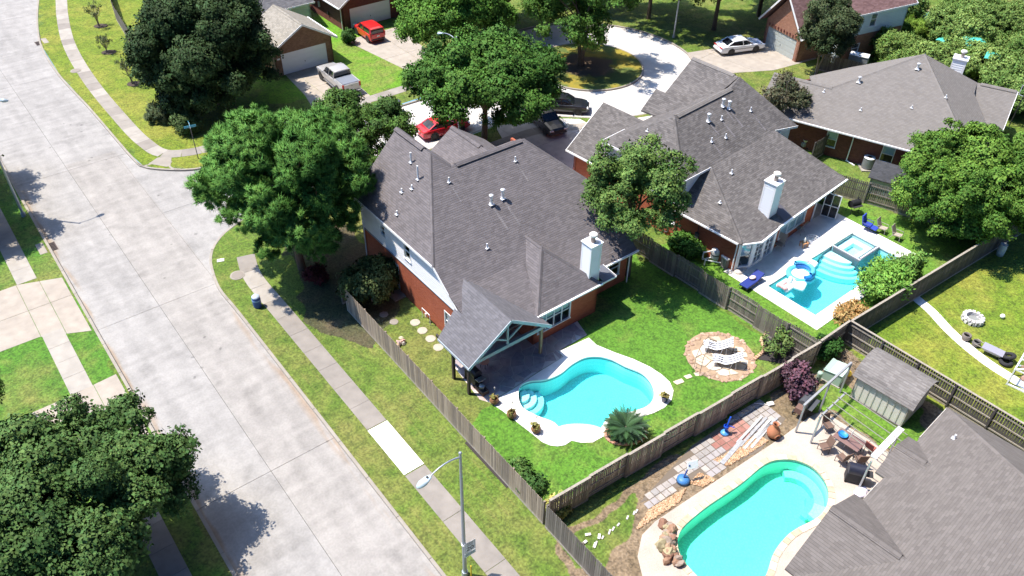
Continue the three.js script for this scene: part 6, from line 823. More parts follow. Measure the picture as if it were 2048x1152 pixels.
const tyreM = mat(0.02, 0.02, 0.022, 0.85), rimM = mat(0.55, 0.56, 0.58, 0.3, { metalness: 0.8 }), carGlass = new THREE.MeshPhysicalMaterial({ color: lin(0.012, 0.015, 0.02), roughness: 0.05, specularIntensity: 1, clearcoat: 1, clearcoatRoughness: 0.02 }), redLamp = mat(0.45, 0.02, 0.02, 0.25), clearLamp = mat(0.75, 0.77, 0.8, 0.15), blackTrim = mat(0.02, 0.02, 0.022, 0.5), plateM = mat(0.75, 0.76, 0.78, 0.5), chrome = mat(0.7, 0.72, 0.75, 0.15, { metalness: 0.95 });
const paint = (r, g, b, met = 0) => new THREE.MeshPhysicalMaterial({ color: lin(r, g, b), roughness: 0.38, metalness: met, clearcoat: 1, clearcoatRoughness: 0.04 });
function wheel(t, x, z, r, w) { const o = new THREE.Group(); o.name = 'wheel'; o.position.set(x, r, z); t.add(o); const ty = new THREE.TorusGeometry(r - 0.09, 0.095, 8, 24); ty.scale(1, 1, w / 0.19); part(o, 'tyre', ty, tyreM); const sp = [cyl(r - 0.11, r - 0.11, w * 0.55, 0, 0, 0, 20).rotateX(Math.PI / 2)]; part(o, 'rim', sp[0], mat(0.12, 0.12, 0.13, 0.5, { metalness: 0.6 })); const bars = []; for (let i = 0; i < 7; i++) { const b = box(0.055, r - 0.13, 0.03, 0, (r - 0.13) / 2, Math.sign(z) * w * 0.29); b.rotateZ(i / 7 * 6.283); bars.push(b); } const rg = new THREE.TorusGeometry(r - 0.13, 0.025, 6, 24); rg.translate(0, 0, Math.sign(z) * w * 0.29); bars.push(rg, cyl(0.07, 0.07, 0.04, 0, 0, 0, 10).rotateX(Math.PI / 2).translate(0, 0, Math.sign(z) * w * 0.3)); part(o, 'spokes', merge(bars), rimM); return o; }
function car(name, label, [x, y, z], heading, S) {
  const t = thing(name, label, 'car', [x, y, z], -heading), p = S.paint, W = S.w / 2;
  const body = S.body.map(([bx, ww, y0, y1]) => bodyRing(bx, W * ww, y0, y1)); part(t, 'body', loft(body), p);
  if (S.cab) { part(t, 'windows', loft(S.cab.map(([bx, wb, wt, y0, y1]) => cabRing(bx, W * wb, W * wt, y0, y1))), carGlass); }
  if (S.roof) part(t, 'roof', loft(S.roof.map(([bx, ww, y0, y1]) => { const w = W * ww; const R = [[w, y0], [w - 0.02, y1 - 0.015], [w * 0.6, y1 + 0.012], [0, y1 + 0.018]]; return [...R.map(([zz, yy]) => [bx, yy, zz]), ...R.slice(0, -1).reverse().map(([zz, yy]) => [bx, yy, -zz])]; })), S.roofM || p);
  for (const [x0, y0, z0, x1, y1, z1, ww] of S.pillars || []) for (const s of [1, -1]) part(t, 'pillar', beam([x0, y0, s * z0], [x1, y1, s * z1], ww || 0.08, 0.06), p);
  for (const [wx, s] of S.wheels.flatMap(q => [[q, 1], [q, -1]])) { part(t, 'wheel_arch', cyl(S.wr + 0.075, S.wr + 0.075, 0.05, 0, 0, 0, 22).rotateX(Math.PI / 2).translate(wx, S.wr + 0.02, s * (W - 0.018)), blackTrim); wheel(t, wx, s * (W - 0.075), S.wr, 0.2); }
  for (const s of [1, -1]) { part(t, 'headlight', rbox(0.14, 0.15, 0.36, 0.04, S.front - 0.1, S.hl, s * (W * 0.74)), clearLamp); part(t, 'tail_light', rbox(0.1, S.tlH || 0.16, S.tlW || 0.34, 0.03, S.rear + 0.045, S.tl, s * (W * (S.tlZ || 0.78))), redLamp); part(t, 'mirror', rbox(0.12, 0.13, 0.2, 0.04, S.mirror[0], S.mirror[1], s * (W + 0.09)), p); for (const dx of S.handles || []) part(t, 'door_handle', rbox(0.16, 0.03, 0.03, 0.01, dx, S.hdlY, s * (W - 0.005)), S.handleM || p); }
  part(t, 'grille', rbox(0.06, 0.2, W * 1.0, 0.03, S.front - 0.01, S.hl - 0.05, 0), blackTrim); part(t, 'front_bumper', rbox(0.12, 0.16, W * 1.7, 0.05, S.front - 0.02, 0.42, 0), S.bumper || p); part(t, 'rear_bumper', rbox(0.12, 0.18, W * 1.75, 0.05, S.rear + 0.02, 0.48, 0), S.bumper || p); part(t, 'licence_plate', rbox(0.02, 0.13, 0.32, 0.008, S.rear - (S.plateOut || 0.045), S.plateY || 0.75, 0), plateM);
  return t;
}
const sedanShape = (L, H, wb, extra = {}) => ({ w: 1.86, front: L / 2, rear: -L / 2, wr: 0.33, wheels: [wb / 2 + 0.02, -wb / 2 + 0.02], hl: 0.68, tl: 0.82, hdlY: 0.83, mirror: [L * 0.13, 0.98],
  body: [[-L / 2, 0.72, 0.42, 0.72], [-L / 2 + 0.08, 0.9, 0.3, 0.92], [-L / 2 + 0.4, 0.97, 0.25, 1.0], [-L * 0.27, 1, 0.22, 1.02], [0, 1, 0.22, 0.98], [L * 0.2, 1, 0.22, 0.97], [L * 0.36, 0.98, 0.24, 0.9], [L / 2 - 0.22, 0.93, 0.28, 0.8], [L / 2 - 0.05, 0.82, 0.34, 0.7], [L / 2, 0.62, 0.42, 0.6]],
  cab: [[-L * 0.37, 0.84, 0.7, 0.97, 0.99], [-L * 0.3, 0.88, 0.72, 0.97, 1.2], [-L * 0.22, 0.9, 0.74, 0.96, H - 0.05], [-L * 0.05, 0.92, 0.76, 0.95, H], [L * 0.06, 0.92, 0.76, 0.95, H - 0.02], [L * 0.14, 0.9, 0.76, 0.95, 1.2], [L * 0.22, 0.86, 0.7, 0.93, 0.97]],
  roof: [[-L * 0.235, 0.72, H - 0.1, H - 0.02], [-L * 0.12, 0.78, H - 0.06, H + 0.025], [-L * 0.0, 0.78, H - 0.06, H + 0.03], [L * 0.075, 0.75, H - 0.09, H - 0.02]],
  pillars: [[-L * 0.36, 1.0, 0.74, -L * 0.225, H - 0.04, 0.66, 0.14], [L * 0.21, 0.97, 0.76, L * 0.065, H - 0.03, 0.66, 0.08], [-L * 0.02, 0.98, 0.85, -L * 0.03, H - 0.06, 0.7, 0.07]], handles: [-L * 0.13, L * 0.06], ...extra });
const mid = (a, b) => [(a[0] + b[0]) / 2, (a[1] + b[1]) / 2], sideOff = (p, h, d) => [p[0] + Math.cos(h + Math.PI / 2) * d, p[1] + Math.sin(h + Math.PI / 2) * d];
// silver pickup nosed up to the garage
{
  const f = [-19.12, -74.08], r = [-16.73, -70.84], h = Math.atan2(f[1] - r[1], f[0] - r[0]), c = sideOff(mid(f, r), h, 0.92), L = 5.75;
  const S = { w: 2.0, paint: paint(0.50, 0.49, 0.48, 0.35), front: L / 2, rear: -L / 2, wr: 0.4, wheels: [1.9, -1.75], hl: 0.95, tl: 1.02, tlH: 0.42, tlW: 0.2, tlZ: 0.86, hdlY: 1.12, mirror: [0.95, 1.32], handles: [-0.55, 0.35], bumper: chrome, plateY: 0.66, plateOut: 0.05,
    body: [[-L / 2, 0.9, 0.6, 1.2], [-L / 2 + 0.06, 0.98, 0.55, 1.24], [-1.2, 1, 0.5, 1.24], [-1.0, 1, 0.48, 1.24], [1.1, 1, 0.48, 1.22], [1.5, 1, 0.5, 1.2], [2.5, 0.97, 0.52, 1.14], [L / 2 - 0.08, 0.92, 0.55, 1.06], [L / 2, 0.8, 0.6, 0.95]],
    cab: [[-0.98, 0.9, 0.76, 1.2, 1.78], [-0.85, 0.92, 0.8, 1.2, 1.86], [0.3, 0.93, 0.8, 1.2, 1.88], [0.75, 0.92, 0.78, 1.2, 1.8], [1.2, 0.9, 0.76, 1.18, 1.26]], roof: [[-1.0, 0.76, 1.76, 1.84], [-0.85, 0.81, 1.82, 1.905], [0.2, 0.81, 1.83, 1.92], [0.72, 0.77, 1.76, 1.83]],
    pillars: [[1.2, 1.22, 0.88, 0.68, 1.8, 0.77, 0.09], [0.08, 1.2, 0.94, 0.0, 1.85, 0.8, 0.1], [-0.92, 1.2, 0.93, -0.94, 1.82, 0.8, 0.14]] };
  const t = car('pickup_truck', 'silver crew cab pickup with covered bed facing the white garage door', [c[0], 0.018, c[1]], h, S); t.userData.category = 'truck';
  part(t, 'bed_cover', rbox(1.62, 0.05, 1.62, 0.02, -1.98, 1.285, 0), mat(0.17, 0.19, 0.23, 0.55)); for (const s of [1, -1]) { part(t, 'bed_rail', rbox(1.7, 0.07, 0.12, 0.03, -1.95, 1.27, s * 0.9), S.paint); part(t, 'running_board', rbox(2.2, 0.06, 0.16, 0.02, 0.08, 0.45, s * 1.02), chrome); } part(t, 'tailgate_handle', rbox(0.03, 0.06, 0.2, 0.01, -L / 2 - 0.01, 1.06, 0), blackTrim); part(t, 'tailgate', rbox(0.05, 0.5, 1.42, 0.02, -L / 2 - 0.0, 0.95, 0), S.paint);
}
// white sedan
{ const r = [22.52, -81.75], f = [25.35, -82.73], h = Math.atan2(f[1] - r[1], f[0] - r[0]), c = sideOff(mid(f, r), h, -0.86); const S = sedanShape(5.3, 1.42, 2.95, { paint: paint(0.8, 0.82, 0.85), tlH: 0.14, tlW: 0.5, tlZ: 0.66 }); const t = car('sedan_car', 'white four door sedan parked on the leaf shaded driveway', [c[0], 0.018, c[1]], h, S); part(t, 'side_strip', merge([1, -1].map(s => rbox(3.4, 0.05, 0.02, 0.008, -0.1, 0.6, s * 0.932))), blackTrim); part(t, 'trunk_strip', rbox(0.03, 0.06, 1.1, 0.01, -2.63, 0.84, 0), redLamp); }
// red hatchback
{ const f = [-17.45, -85.4], r = [-15.8, -83.1], h = Math.atan2(f[1] - r[1], f[0] - r[0]), c = sideOff(mid(f, r), h, 0.82), L = 4.15, H = 1.6; const S = { w: 1.82, paint: paint(0.62, 0.012, 0.014), front: L / 2, rear: -L / 2, wr: 0.34, wheels: [1.3, -1.28], hl: 0.85, tl: 0.98, tlH: 0.5, tlW: 0.16, tlZ: 0.9, hdlY: 0.98, mirror: [0.75, 1.12], handles: [-0.7, 0.2], plateY: 0.82, bumper: blackTrim,
  body: [[-L / 2, 0.84, 0.42, 1.0], [-L / 2 + 0.08, 0.95, 0.32, 1.06], [-1.2, 1, 0.26, 1.06], [0.4, 1, 0.26, 1.02], [1.0, 1, 0.26, 1.0], [L / 2 - 0.25, 0.94, 0.3, 0.92], [L / 2 - 0.05, 0.84, 0.36, 0.82], [L / 2, 0.66, 0.44, 0.7]], cab: [[-L / 2 + 0.1, 0.86, 0.74, 1.04, 1.36], [-L / 2 + 0.24, 0.9, 0.8, 1.04, H - 0.03], [-0.4, 0.93, 0.82, 1.0, H], [0.45, 0.92, 0.8, 1.0, H - 0.03], [1.1, 0.88, 0.74, 0.98, 1.03]], roof: [[-L / 2 + 0.16, 0.78, H - 0.12, H - 0.02], [-L / 2 + 0.4, 0.84, H - 0.06, H + 0.03], [-0.2, 0.84, H - 0.05, H + 0.04], [0.48, 0.79, H - 0.09, H - 0.02]],
  pillars: [[-L / 2 + 0.16, 1.04, 0.82, -L / 2 + 0.26, H - 0.04, 0.74, 0.2], [1.08, 1.0, 0.8, 0.46, H - 0.04, 0.72, 0.08], [-0.3, 1.02, 0.86, -0.32, H - 0.06, 0.76, 0.09]] }; car('hatchback_car', 'red boxy hatchback parked in front of the red brick garage', [c[0], 0.018, c[1]], h, S); }
// red coupe under the oak
{ const r = [-7.01, -62.98], f = [-4.95, -64.32], h = Math.atan2(f[1] - r[1], f[0] - r[0]), c = sideOff(mid(f, r), h, -0.8); const S = sedanShape(4.7, 1.36, 2.65, { paint: paint(0.5, 0.006, 0.022), handles: [0.0], tlW: 0.42, tlZ: 0.7 }); S.pillars = [S.pillars[0], S.pillars[1]]; car('coupe_car', 'dark red coupe parked at the kerb under the round oak', [c[0], -0.128, c[1]], h, S); }
{ const S = sedanShape(4.8, 1.44, 2.8, { paint: paint(0.012, 0.013, 0.018) }); car('sedan_car', 'black sedan parked at the kerb of the turning circle', [4.4, -0.128, -69.0], Math.atan2(0.1, 1), S); const S2 = sedanShape(4.8, 1.46, 2.8, { paint: paint(0.016, 0.018, 0.025) }); car('sedan_car', 'black sedan nosed towards the brick house on its driveway', [2.75, 0.018, -65.6], Math.atan2(0.88, 0.46), S2); }
// a pale car glimpsed behind the small oak
{ const S = sedanShape(4.6, 1.45, 2.7, { paint: paint(0.6, 0.62, 0.63, 0.2) }); car('sedan_car', 'pale sedan half hidden behind the pine at the side street kerb', [-15.4, -0.128, -54.9], -39 * D2R, S); }
// ------------------------------------------------------------------ street furniture
const poleM = mat(0.36, 0.4, 0.45, 0.4, { metalness: 0.5 }), lampM = mat(0.45, 0.55, 0.6, 0.45, { metalness: 0.2 });
function streetLamp(label, [x, z], dir, H = 9.1, reach = 1.85) { const t = thing('street_lamp', label, 'street lamp', [x, 0, z], -dir); part(t, 'pole', bar([0, -0.1, 0], [0, H, 0], 0.105, 12, 0.055), poleM); part(t, 'base_collar', cyl(0.15, 0.17, 0.3, 0, 0.15, 0, 12), poleM); part(t, 'pole_cap', new THREE.SphereGeometry(0.075, 10, 8).translate(0, H + 0.03, 0), poleM); part(t, 'arm', tapered([[0, H - 0.22, 0], [reach * 0.35, H - 0.08, 0], [reach * 0.7, H - 0.13, 0], [reach, H - 0.32, 0]], 0.04, 0.032, 8), poleM); const hd = new THREE.SphereGeometry(0.22, 16, 12); hd.scale(1.75, 0.62, 0.85); const p = hd.attributes.position; for (let i = 0; i < p.count; i++) { const k = p.getX(i) < 0 ? 0.6 : 1; p.setZ(i, p.getZ(i) * (0.75 + 0.25 * k)); p.setY(i, p.getY(i) * k); } hd.computeVertexNormals(); hd.rotateZ(-0.35); hd.translate(reach + 0.28, H - 0.42, 0); part(t, 'lamp_head', hd, lampM); const ph = cyl(0.05, 0.05, 0.08, reach + 0.12, H - 0.27, 0, 8); part(t, 'photocell', ph, darkMetal); return t; }
streetLamp('tall grey cobra head street lamp on the verge with a speed sign', [-1.97, -21.05], Math.atan2(0.625, -0.78), 9.05, 1.5);
streetLamp('street lamp on the left verge, its shadow across the street', [-36.83, -49.92], Math.atan2(-0.625, 0.78), 9.4, 1.4);
streetLamp('street lamp rising behind the round oak by the side street', [-4.9, -63.3], Math.atan2(-0.78, -0.625), 9.0, 2.1);
streetLamp('slim street lamp at the shaded edge of the turning circle', [17.17, -86.22], Math.atan2(0.7, -0.7), 9.2);
{ // speed sign on the near lamp post
  const c = document.createElement('canvas'); c.width = 256; c.height = 320; const g = c.getContext('2d'); g.fillStyle = '#dfe5e8'; g.fillRect(0, 0, 256, 320); g.strokeStyle = '#20252a'; g.lineWidth = 6; g.strokeRect(8, 8, 240, 304); g.fillStyle = '#15191d'; g.textAlign = 'center'; g.font = 'bold 50px sans-serif'; g.fillText('SPEED', 128, 66); g.fillText('LIMIT', 128, 120); g.font = 'bold 170px sans-serif'; g.fillText('20', 128, 276); const tx = new THREE.CanvasTexture(c); tx.colorSpace = THREE.SRGBColorSpace;
  const t = thing('speed_sign', 'white speed limit 20 sign strapped to the near lamp post', 'sign', [-1.97, 0, -21.05], 0.62); part(t, 'sign_plate', box(0.6, 0.76, 0.008, 0.24, 2.35, 0.14), plateM); const f = new THREE.PlaneGeometry(0.58, 0.74); f.translate(0.24, 2.35, 0.1465); part(t, 'sign_face', f, new THREE.MeshStandardMaterial({ map: tx, roughness: 0.45 }));
  const c2 = document.createElement('canvas'); c2.width = 256; c2.height = 128; const g2 = c2.getContext('2d'); g2.fillStyle = '#c9dce0'; g2.fillRect(0, 0, 256, 128); g2.fillStyle = '#3c5a66'; for (let i = 0; i < 14; i++) g2.fillRect(22 + (i % 7) * 31, 26 + Math.floor(i / 7) * 46, 20, 26); const tx2 = new THREE.CanvasTexture(c2); tx2.colorSpace = THREE.SRGBColorSpace; part(t, 'lower_plate', box(0.6, 0.3, 0.008, 0.24, 1.79, 0.14), plateM); const f2 = new THREE.PlaneGeometry(0.58, 0.28); f2.translate(0.24, 1.79, 0.1465); part(t, 'lower_face', f2, new THREE.MeshStandardMaterial({ map: tx2, roughness: 0.45 })); part(t, 'strap', cyl(0.125, 0.125, 0.05, 0, 2.55, 0, 14), galv); part(t, 'bracket', box(0.3, 0.05, 0.05, 0.12, 2.55, 0.112), galv); }
{ const t = thing('marker_post', 'thin yellow marker post at the foot of the near lamp post', 'post', [-1.66, 0, -20.85]); part(t, 'post', cyl(0.035, 0.035, 1.1, 0, 0.55, 0, 10), mat(0.75, 0.5, 0.03, 0.6)); part(t, 'base', cyl(0.07, 0.09, 0.06, 0, 0.03, 0, 10), darkMetal); }
{ const t = thing('street_name_sign', 'blue green street name sign on a thin post at the corner verge', 'sign', [-26.41, 0, -58.65], 0.5); part(t, 'post', cyl(0.03, 0.035, 2.9, 0, 1.45, 0, 8), mat(0.08, 0.08, 0.09, 0.5)); const b = mat(0.05, 0.3, 0.42, 0.5); part(t, 'name_blade', rbox(0.95, 0.2, 0.03, 0.01, 0, 3.02, 0), b); part(t, 'name_blade', rbox(0.03, 0.2, 0.85, 0.01, 0, 3.24, 0), b); part(t, 'bracket', cyl(0.035, 0.035, 0.5, 0, 3.1, 0, 8), galv); }
{ const t = thing('recycling_bin', 'blue rounded street bin with a pale lid beside the shaded pavement', 'bin', [-16.74, 0, -40.15]); part(t, 'barrel', new THREE.LatheGeometry([[0.001, 0], [0.24, 0], [0.27, 0.08], [0.28, 0.45], [0.27, 0.78], [0.24, 0.82]].map(p => new THREE.Vector2(...p)), 20), mat(0.025, 0.075, 0.28, 0.45)); part(t, 'lid', new THREE.LatheGeometry([[0.26, 0.82], [0.265, 0.86], [0.2, 0.94], [0.001, 0.97]].map(p => new THREE.Vector2(...p)), 20), mat(0.42, 0.5, 0.62, 0.4)); part(t, 'label_band', cyl(0.285, 0.285, 0.1, 0, 0.6, 0, 20), mat(0.2, 0.35, 0.6, 0.5)); }
{ const t = thing('wheelie_bin', 'dark grey wheelie bin at the kerb beside a white bag', 'bin', [-11.0, -0.128, -68.05], 0.7); const g = loft([[[-0.25, 0.05, 0.22], [0.25, 0.05, 0.22], [0.25, 0.05, -0.22], [-0.25, 0.05, -0.22]], [[-0.32, 1.0, 0.29], [0.32, 1.0, 0.29], [0.32, 1.0, -0.29], [-0.32, 1.0, -0.29]]]); part(t, 'bin_body', g, mat(0.045, 0.055, 0.07, 0.6)); part(t, 'lid', rbox(0.72, 0.07, 0.66, 0.03, 0, 1.04, 0), mat(0.05, 0.06, 0.08, 0.5)); for (const s of [1, -1]) part(t, 'wheel', cyl(0.11, 0.11, 0.06, -0.24, 0.11, s * 0.26, 14).rotateX(0), tyreM); }
{ const g = new THREE.IcosahedronGeometry(0.36, 3), p = g.attributes.position; for (let i = 0; i < p.count; i++) { const f = 0.8 + 0.4 * vnoise(p.getX(i) * 6 + 3, p.getZ(i) * 6 + p.getY(i) * 5, 7); p.setXYZ(i, p.getX(i) * f, Math.max(-0.24, p.getY(i) * f), p.getZ(i) * f); } g.computeVertexNormals(); g.translate(0, 0.24, 0); const t = thing('rubbish_bag', 'white rubbish bag standing on the verge by the wheelie bin', 'bag', [-11.7, 0, -69.1]); part(t, 'bag', g, mat(0.78, 0.8, 0.84, 0.45)); part(t, 'knot', new THREE.ConeGeometry(0.08, 0.16, 8).translate(0.02, 0.62, 0), mat(0.78, 0.8, 0.84, 0.45)); }
// utility covers in the verge
solo('valve_cover', slabGeo([[-0.24, -0.16], [0.24, -0.16], [0.24, 0.16], [-0.24, 0.16]], 0.03, 0.06, [], 0.008), mat(0.8, 0.8, 0.8, 0.7), 'white square utility cover in the grass at the kerb corner', 'cover', [-20.6, 0, -45.0], 0.3);
for (const [x, z, lb] of [[-18.95, -43.35, 'round concrete manhole cover at the near end of the pavement corner'], [-43.6, -74.9, 'round concrete manhole cover beside the far pavement']]) { const t = thing('manhole_cover', lb, 'manhole', [x, 0, z]); part(t, 'ring', cyl(0.5, 0.52, 0.05, 0, 0.015, 0, 24), M.kerb); part(t, 'lid', cyl(0.4, 0.4, 0.03, 0, 0.04, 0, 24), mat(0.24, 0.21, 0.18, 0.8)); }
function drain(label, F, a, b, side) { const [x, z] = F.w(a, b), t = thing('storm_drain', label, 'drain', [x, 0, z], -F.A * D2R); part(t, 'inlet_hood', rbox(1.5, 0.14, 0.5, 0.03, 0, -0.05, side * 0.42), M.kerb); part(t, 'pit', box(1.1, 0.02, 0.62, 0, -0.124, -side * 0.2), mat(0.012, 0.012, 0.014, 0.9)); for (let i = 0; i < 6; i++) part(t, 'grate_bar', box(0.05, 0.03, 0.62, -0.45 + i * 0.18, -0.11, -side * 0.2), mat(0.1, 0.07, 0.065, 0.7)); part(t, 'grate_frame', merge([box(1.16, 0.035, 0.05, 0, -0.108, -side * 0.52), box(1.16, 0.035, 0.05, 0, -0.108, side * 0.12)]), mat(0.1, 0.07, 0.065, 0.7)); return t; }
drain('storm drain grate at the left kerb near the street lamp', F1, -56.9, 2.85, 1); drain('storm drain grate at the far kerb below the bank', F1, -95.2, 11.9, -1);

// ------------------------------------------------------------------ first yard
// striped sun loungers on the stone circle
function lounger(label, [x, z], turn) {
  const t = thing('sun_lounger', label, 'lounger', [x, 0.05, z], turn), fr = mat(0.2, 0.2, 0.22, 0.5), wh = mat(0.82, 0.82, 0.84, 0.8), gr = mat(0.06, 0.065, 0.08, 0.85);
  const prof = (s) => s < 0.2 ? 0.34 + 0.1 * Math.sin(s / 0.2 * Math.PI / 2) * 0.6 : s < 0.55 ? 0.4 - 0.1 * Math.sin((s - 0.2) / 0.35 * Math.PI) : 0.4 + 0.5 * Math.pow((s - 0.55) / 0.45, 1.15), L = 1.85, wd = 0.66, N = 7;
  for (let i = 0; i < N; i++) { const z0 = -wd / 2 + wd * i / N, z1 = -wd / 2 + wd * (i + 1) / N, pts = [], pos = []; for (let k = 0; k < 16; k++) { const a = k / 16, b = (k + 1) / 16, xa = -L / 2 + L * (a > 0.55 ? 0.55 + (a - 0.55) * 0.85 : a), xb = -L / 2 + L * (b > 0.55 ? 0.55 + (b - 0.55) * 0.85 : b), ya = prof(a), yb = prof(b); const v = [[xa, ya, z0], [xb, yb, z0], [xb, yb, z1], [xa, ya, z1]], w = v.map(q => [q[0], q[1] - 0.035, q[2]]); for (const f of [[v[0], v[3], v[2]], [v[0], v[2], v[1]], [w[0], w[1], w[2]], [w[0], w[2], w[3]]]) for (const q of f) pos.push(...q); } const g = new THREE.BufferGeometry(); g.setAttribute('position', new THREE.Float32BufferAttribute(pos, 3)); g.computeVertexNormals(); part(t, 'fabric_stripe', g, i % 2 ? gr : wh); }
  for (const s of [1, -1]) { const zz = s * (wd / 2 + 0.025), ln = []; for (let k = 0; k <= 8; k++) { const a = k / 8; ln.push([-L / 2 + L * (a > 0.55 ? 0.55 + (a - 0.55) * 0.85 : a), prof(a), zz]); } part(t, 'side_rail', tapered(ln, 0.022, 0.022, 6), wh); for (const [fx, fy] of [[-0.78, 0.36], [0.15, 0.38]]) part(t, 'leg', bar([fx, 0, zz], [fx + 0.06, fy, zz], 0.02), wh); part(t, 'back_strut', bar([0.5, 0, zz], [0.42, 0.6, zz], 0.018), wh); }
  return t;
}
lounger('striped sun lounger on the stone circle, farther from the alternating fence', [13.0, -36.85], -0.16); lounger('striped sun lounger on the stone circle, nearer the alternating fence', [13.35, -35.6], -0.16);
{ const t = thing('garden_arch', 'thin dark wire garden arch at the edge of the stone circle', 'arch', [11.85, 0, -35.5], 0.95), m = mat(0.03, 0.035, 0.035, 0.6); for (const s of [1, -1]) for (const d of [0.22, -0.22]) { const pts = []; for (let i = 0; i <= 10; i++) { const a = i / 10 * Math.PI / 2; pts.push([s * 0.95 * Math.cos(a), i === 0 ? 0 : 1.15 + 0.85 * Math.sin(a), d]); } part(t, 'hoop', tapered(pts, 0.013, 0.013, 5), m); } for (let i = 0; i < 5; i++) for (const s of [1, -1]) part(t, 'rung', bar([s * 0.93, 0.25 + i * 0.28, 0.22], [s * 0.93, 0.25 + i * 0.28, -0.22], 0.01), m); for (let i = 0; i < 4; i++) { const a = 0.35 + i * 0.8; part(t, 'rung', bar([0.95 * Math.cos(a), 1.15 + 0.85 * Math.sin(a), 0.22], [0.95 * Math.cos(a), 1.15 + 0.85 * Math.sin(a), -0.22], 0.01), m); } }
function lathe(pts, n = 20) { return new THREE.LatheGeometry(pts.map(p => new THREE.Vector2(...p)), n); }
function potted(label, [x, z], stick = true) { const t = thing('potted_plant', label, 'planter', [x, 0.036, z]), R = rng(x * 100 | 0); part(t, 'pot', lathe([[0.001, 0], [0.17, 0], [0.26, 0.14], [0.28, 0.25], [0.22, 0.36], [0.24, 0.4], [0.2, 0.41], [0.18, 0.36]]), mat(0.27, 0.14, 0.07, 0.75)); part(t, 'pot_band', lathe([[0.262, 0.14], [0.285, 0.2], [0.284, 0.24], [0.26, 0.27]]), mat(0.14, 0.07, 0.04, 0.7)); foliage(t, [[0, 0.48, 0, 0.24, 0.13]], 'shrub', 26, [0.12, 0.1, 0.03], [0.34, 0.3, 0.1], 400 + (x * 10 | 0), { scale: 0.55 }); if (stick) { part(t, 'torch_stake', bar([0, 0.3, 0], [0.02, 1.15, 0], 0.012), mat(0.05, 0.045, 0.04, 0.6)); part(t, 'torch_head', merge([cyl(0.045, 0.03, 0.14, 0.02, 1.2, 0, 10), cyl(0.02, 0.045, 0.05, 0.02, 1.29, 0, 10)]), mat(0.4, 0.38, 0.36, 0.5)); } return t; }
potted('round brown pot with dry plant and torch stake beside the flagstone patio', [-0.9, -32.05]); potted('round brown pot with torch stake, middle one of the row at the pool edge', [0.12, -31.0]); potted('round brown pot with torch stake next to the shallow shelf of the pool', [1.5, -29.95]);
{ const t = thing('potted_plant', 'blue glazed pot with dry plant at the far lobe of the pool deck', 'planter', [9.05, 0.036, -32.45]); part(t, 'pot', lathe([[0.001, 0], [0.15, 0], [0.2, 0.2], [0.23, 0.42], [0.25, 0.44], [0.2, 0.44]]), mat(0.02, 0.025, 0.09, 0.3)); foliage(t, [[0, 0.5, 0, 0.25, 0.15]], 'shrub', 26, [0.12, 0.1, 0.03], [0.34, 0.28, 0.1], 460, { scale: 0.55 }); }
{ // sago palm in its mulch bed
  const bed = []; for (let i = 0; i < 22; i++) { const a = i / 22 * 6.283; bed.push([1.15 * Math.cos(a), 0.78 * Math.sin(a)]); } const b = thing('palm_bed', 'dark mulch bed with stone edging around the sago palm', 'flower bed', [6.55, 0, -29.95], 0.25); part(b, 'mulch', slabGeo(bed, 0.05, 0.06), mat(0.025, 0.022, 0.024, 0.95)); const R = rng(4); for (let i = 0; i < 24; i++) { const a = 0.2 + i / 24 * 4.0, g = rbox(0.24, 0.12, 0.15, 0.03, 1.16 * Math.cos(a), 0.06, 0.8 * Math.sin(a), -a + 1.57); part(b, 'edging_brick', g, mat(0.42 + 0.1 * R(), 0.26, 0.18, 0.9)); } const rk = new THREE.IcosahedronGeometry(0.28, 1); rk.scale(1.1, 0.5, 0.8); rk.rotateZ(0.4); rk.computeVertexNormals(); rk.translate(-0.75, 0.18, -0.05); part(b, 'boulder', rk, mat(0.45, 0.2, 0.1, 0.9));
  const t = thing('sago_palm', 'dark green sago palm with a rosette of stiff fronds beside the pool', 'palm', [6.5, 0.05, -29.9]); part(t, 'trunk', lathe([[0.001, 0], [0.22, 0], [0.25, 0.3], [0.2, 0.55], [0.001, 0.62]], 12), bark); const lm = mat(0.02, 0.055, 0.018, 0.45, { side: THREE.DoubleSide });
  const lm2 = mat(0.035, 0.09, 0.025, 0.45, { side: THREE.DoubleSide }); for (let f = 0; f < 70; f++) { const az = f * 2.39996, el = 1.3 - 1.25 * Math.sqrt(f / 70), L = 1.1 + 0.25 * R(), pos = []; const sp = []; for (let i = 0; i <= 8; i++) { const s = i / 8, r = L * s * Math.cos(el - s * 0.75 * 0.6), y = 0.55 + L * s * Math.sin(el) - 0.35 * s * s; sp.push([r, y]); } for (let i = 1; i <= 22; i++) { const s = i / 22, k = s * 8, a = Math.min(7, Math.floor(k)), u = k - a, r = lerp(sp[a][0], sp[a + 1][0], u), y = lerp(sp[a][1], sp[a + 1][1], u), ll = 0.24 * Math.sin(Math.PI * Math.min(1, s * 0.92 + 0.06)) + 0.03; for (const sd of [1, -1]) pos.push(r, y, 0, r + 0.06, y + 0.005, 0, r + ll * 0.6, y + 0.02, sd * ll); } for (let i = 0; i < 8; i++) pos.push(sp[i][0], sp[i][1], 0.012, sp[i + 1][0], sp[i + 1][1], 0.006, sp[i][0], sp[i][1], -0.012); const g = new THREE.BufferGeometry(); g.setAttribute('position', new THREE.Float32BufferAttribute(pos, 3)); g.computeVertexNormals(); g.rotateY(az); part(t, 'frond', g, f % 3 ? lm : lm2); } }
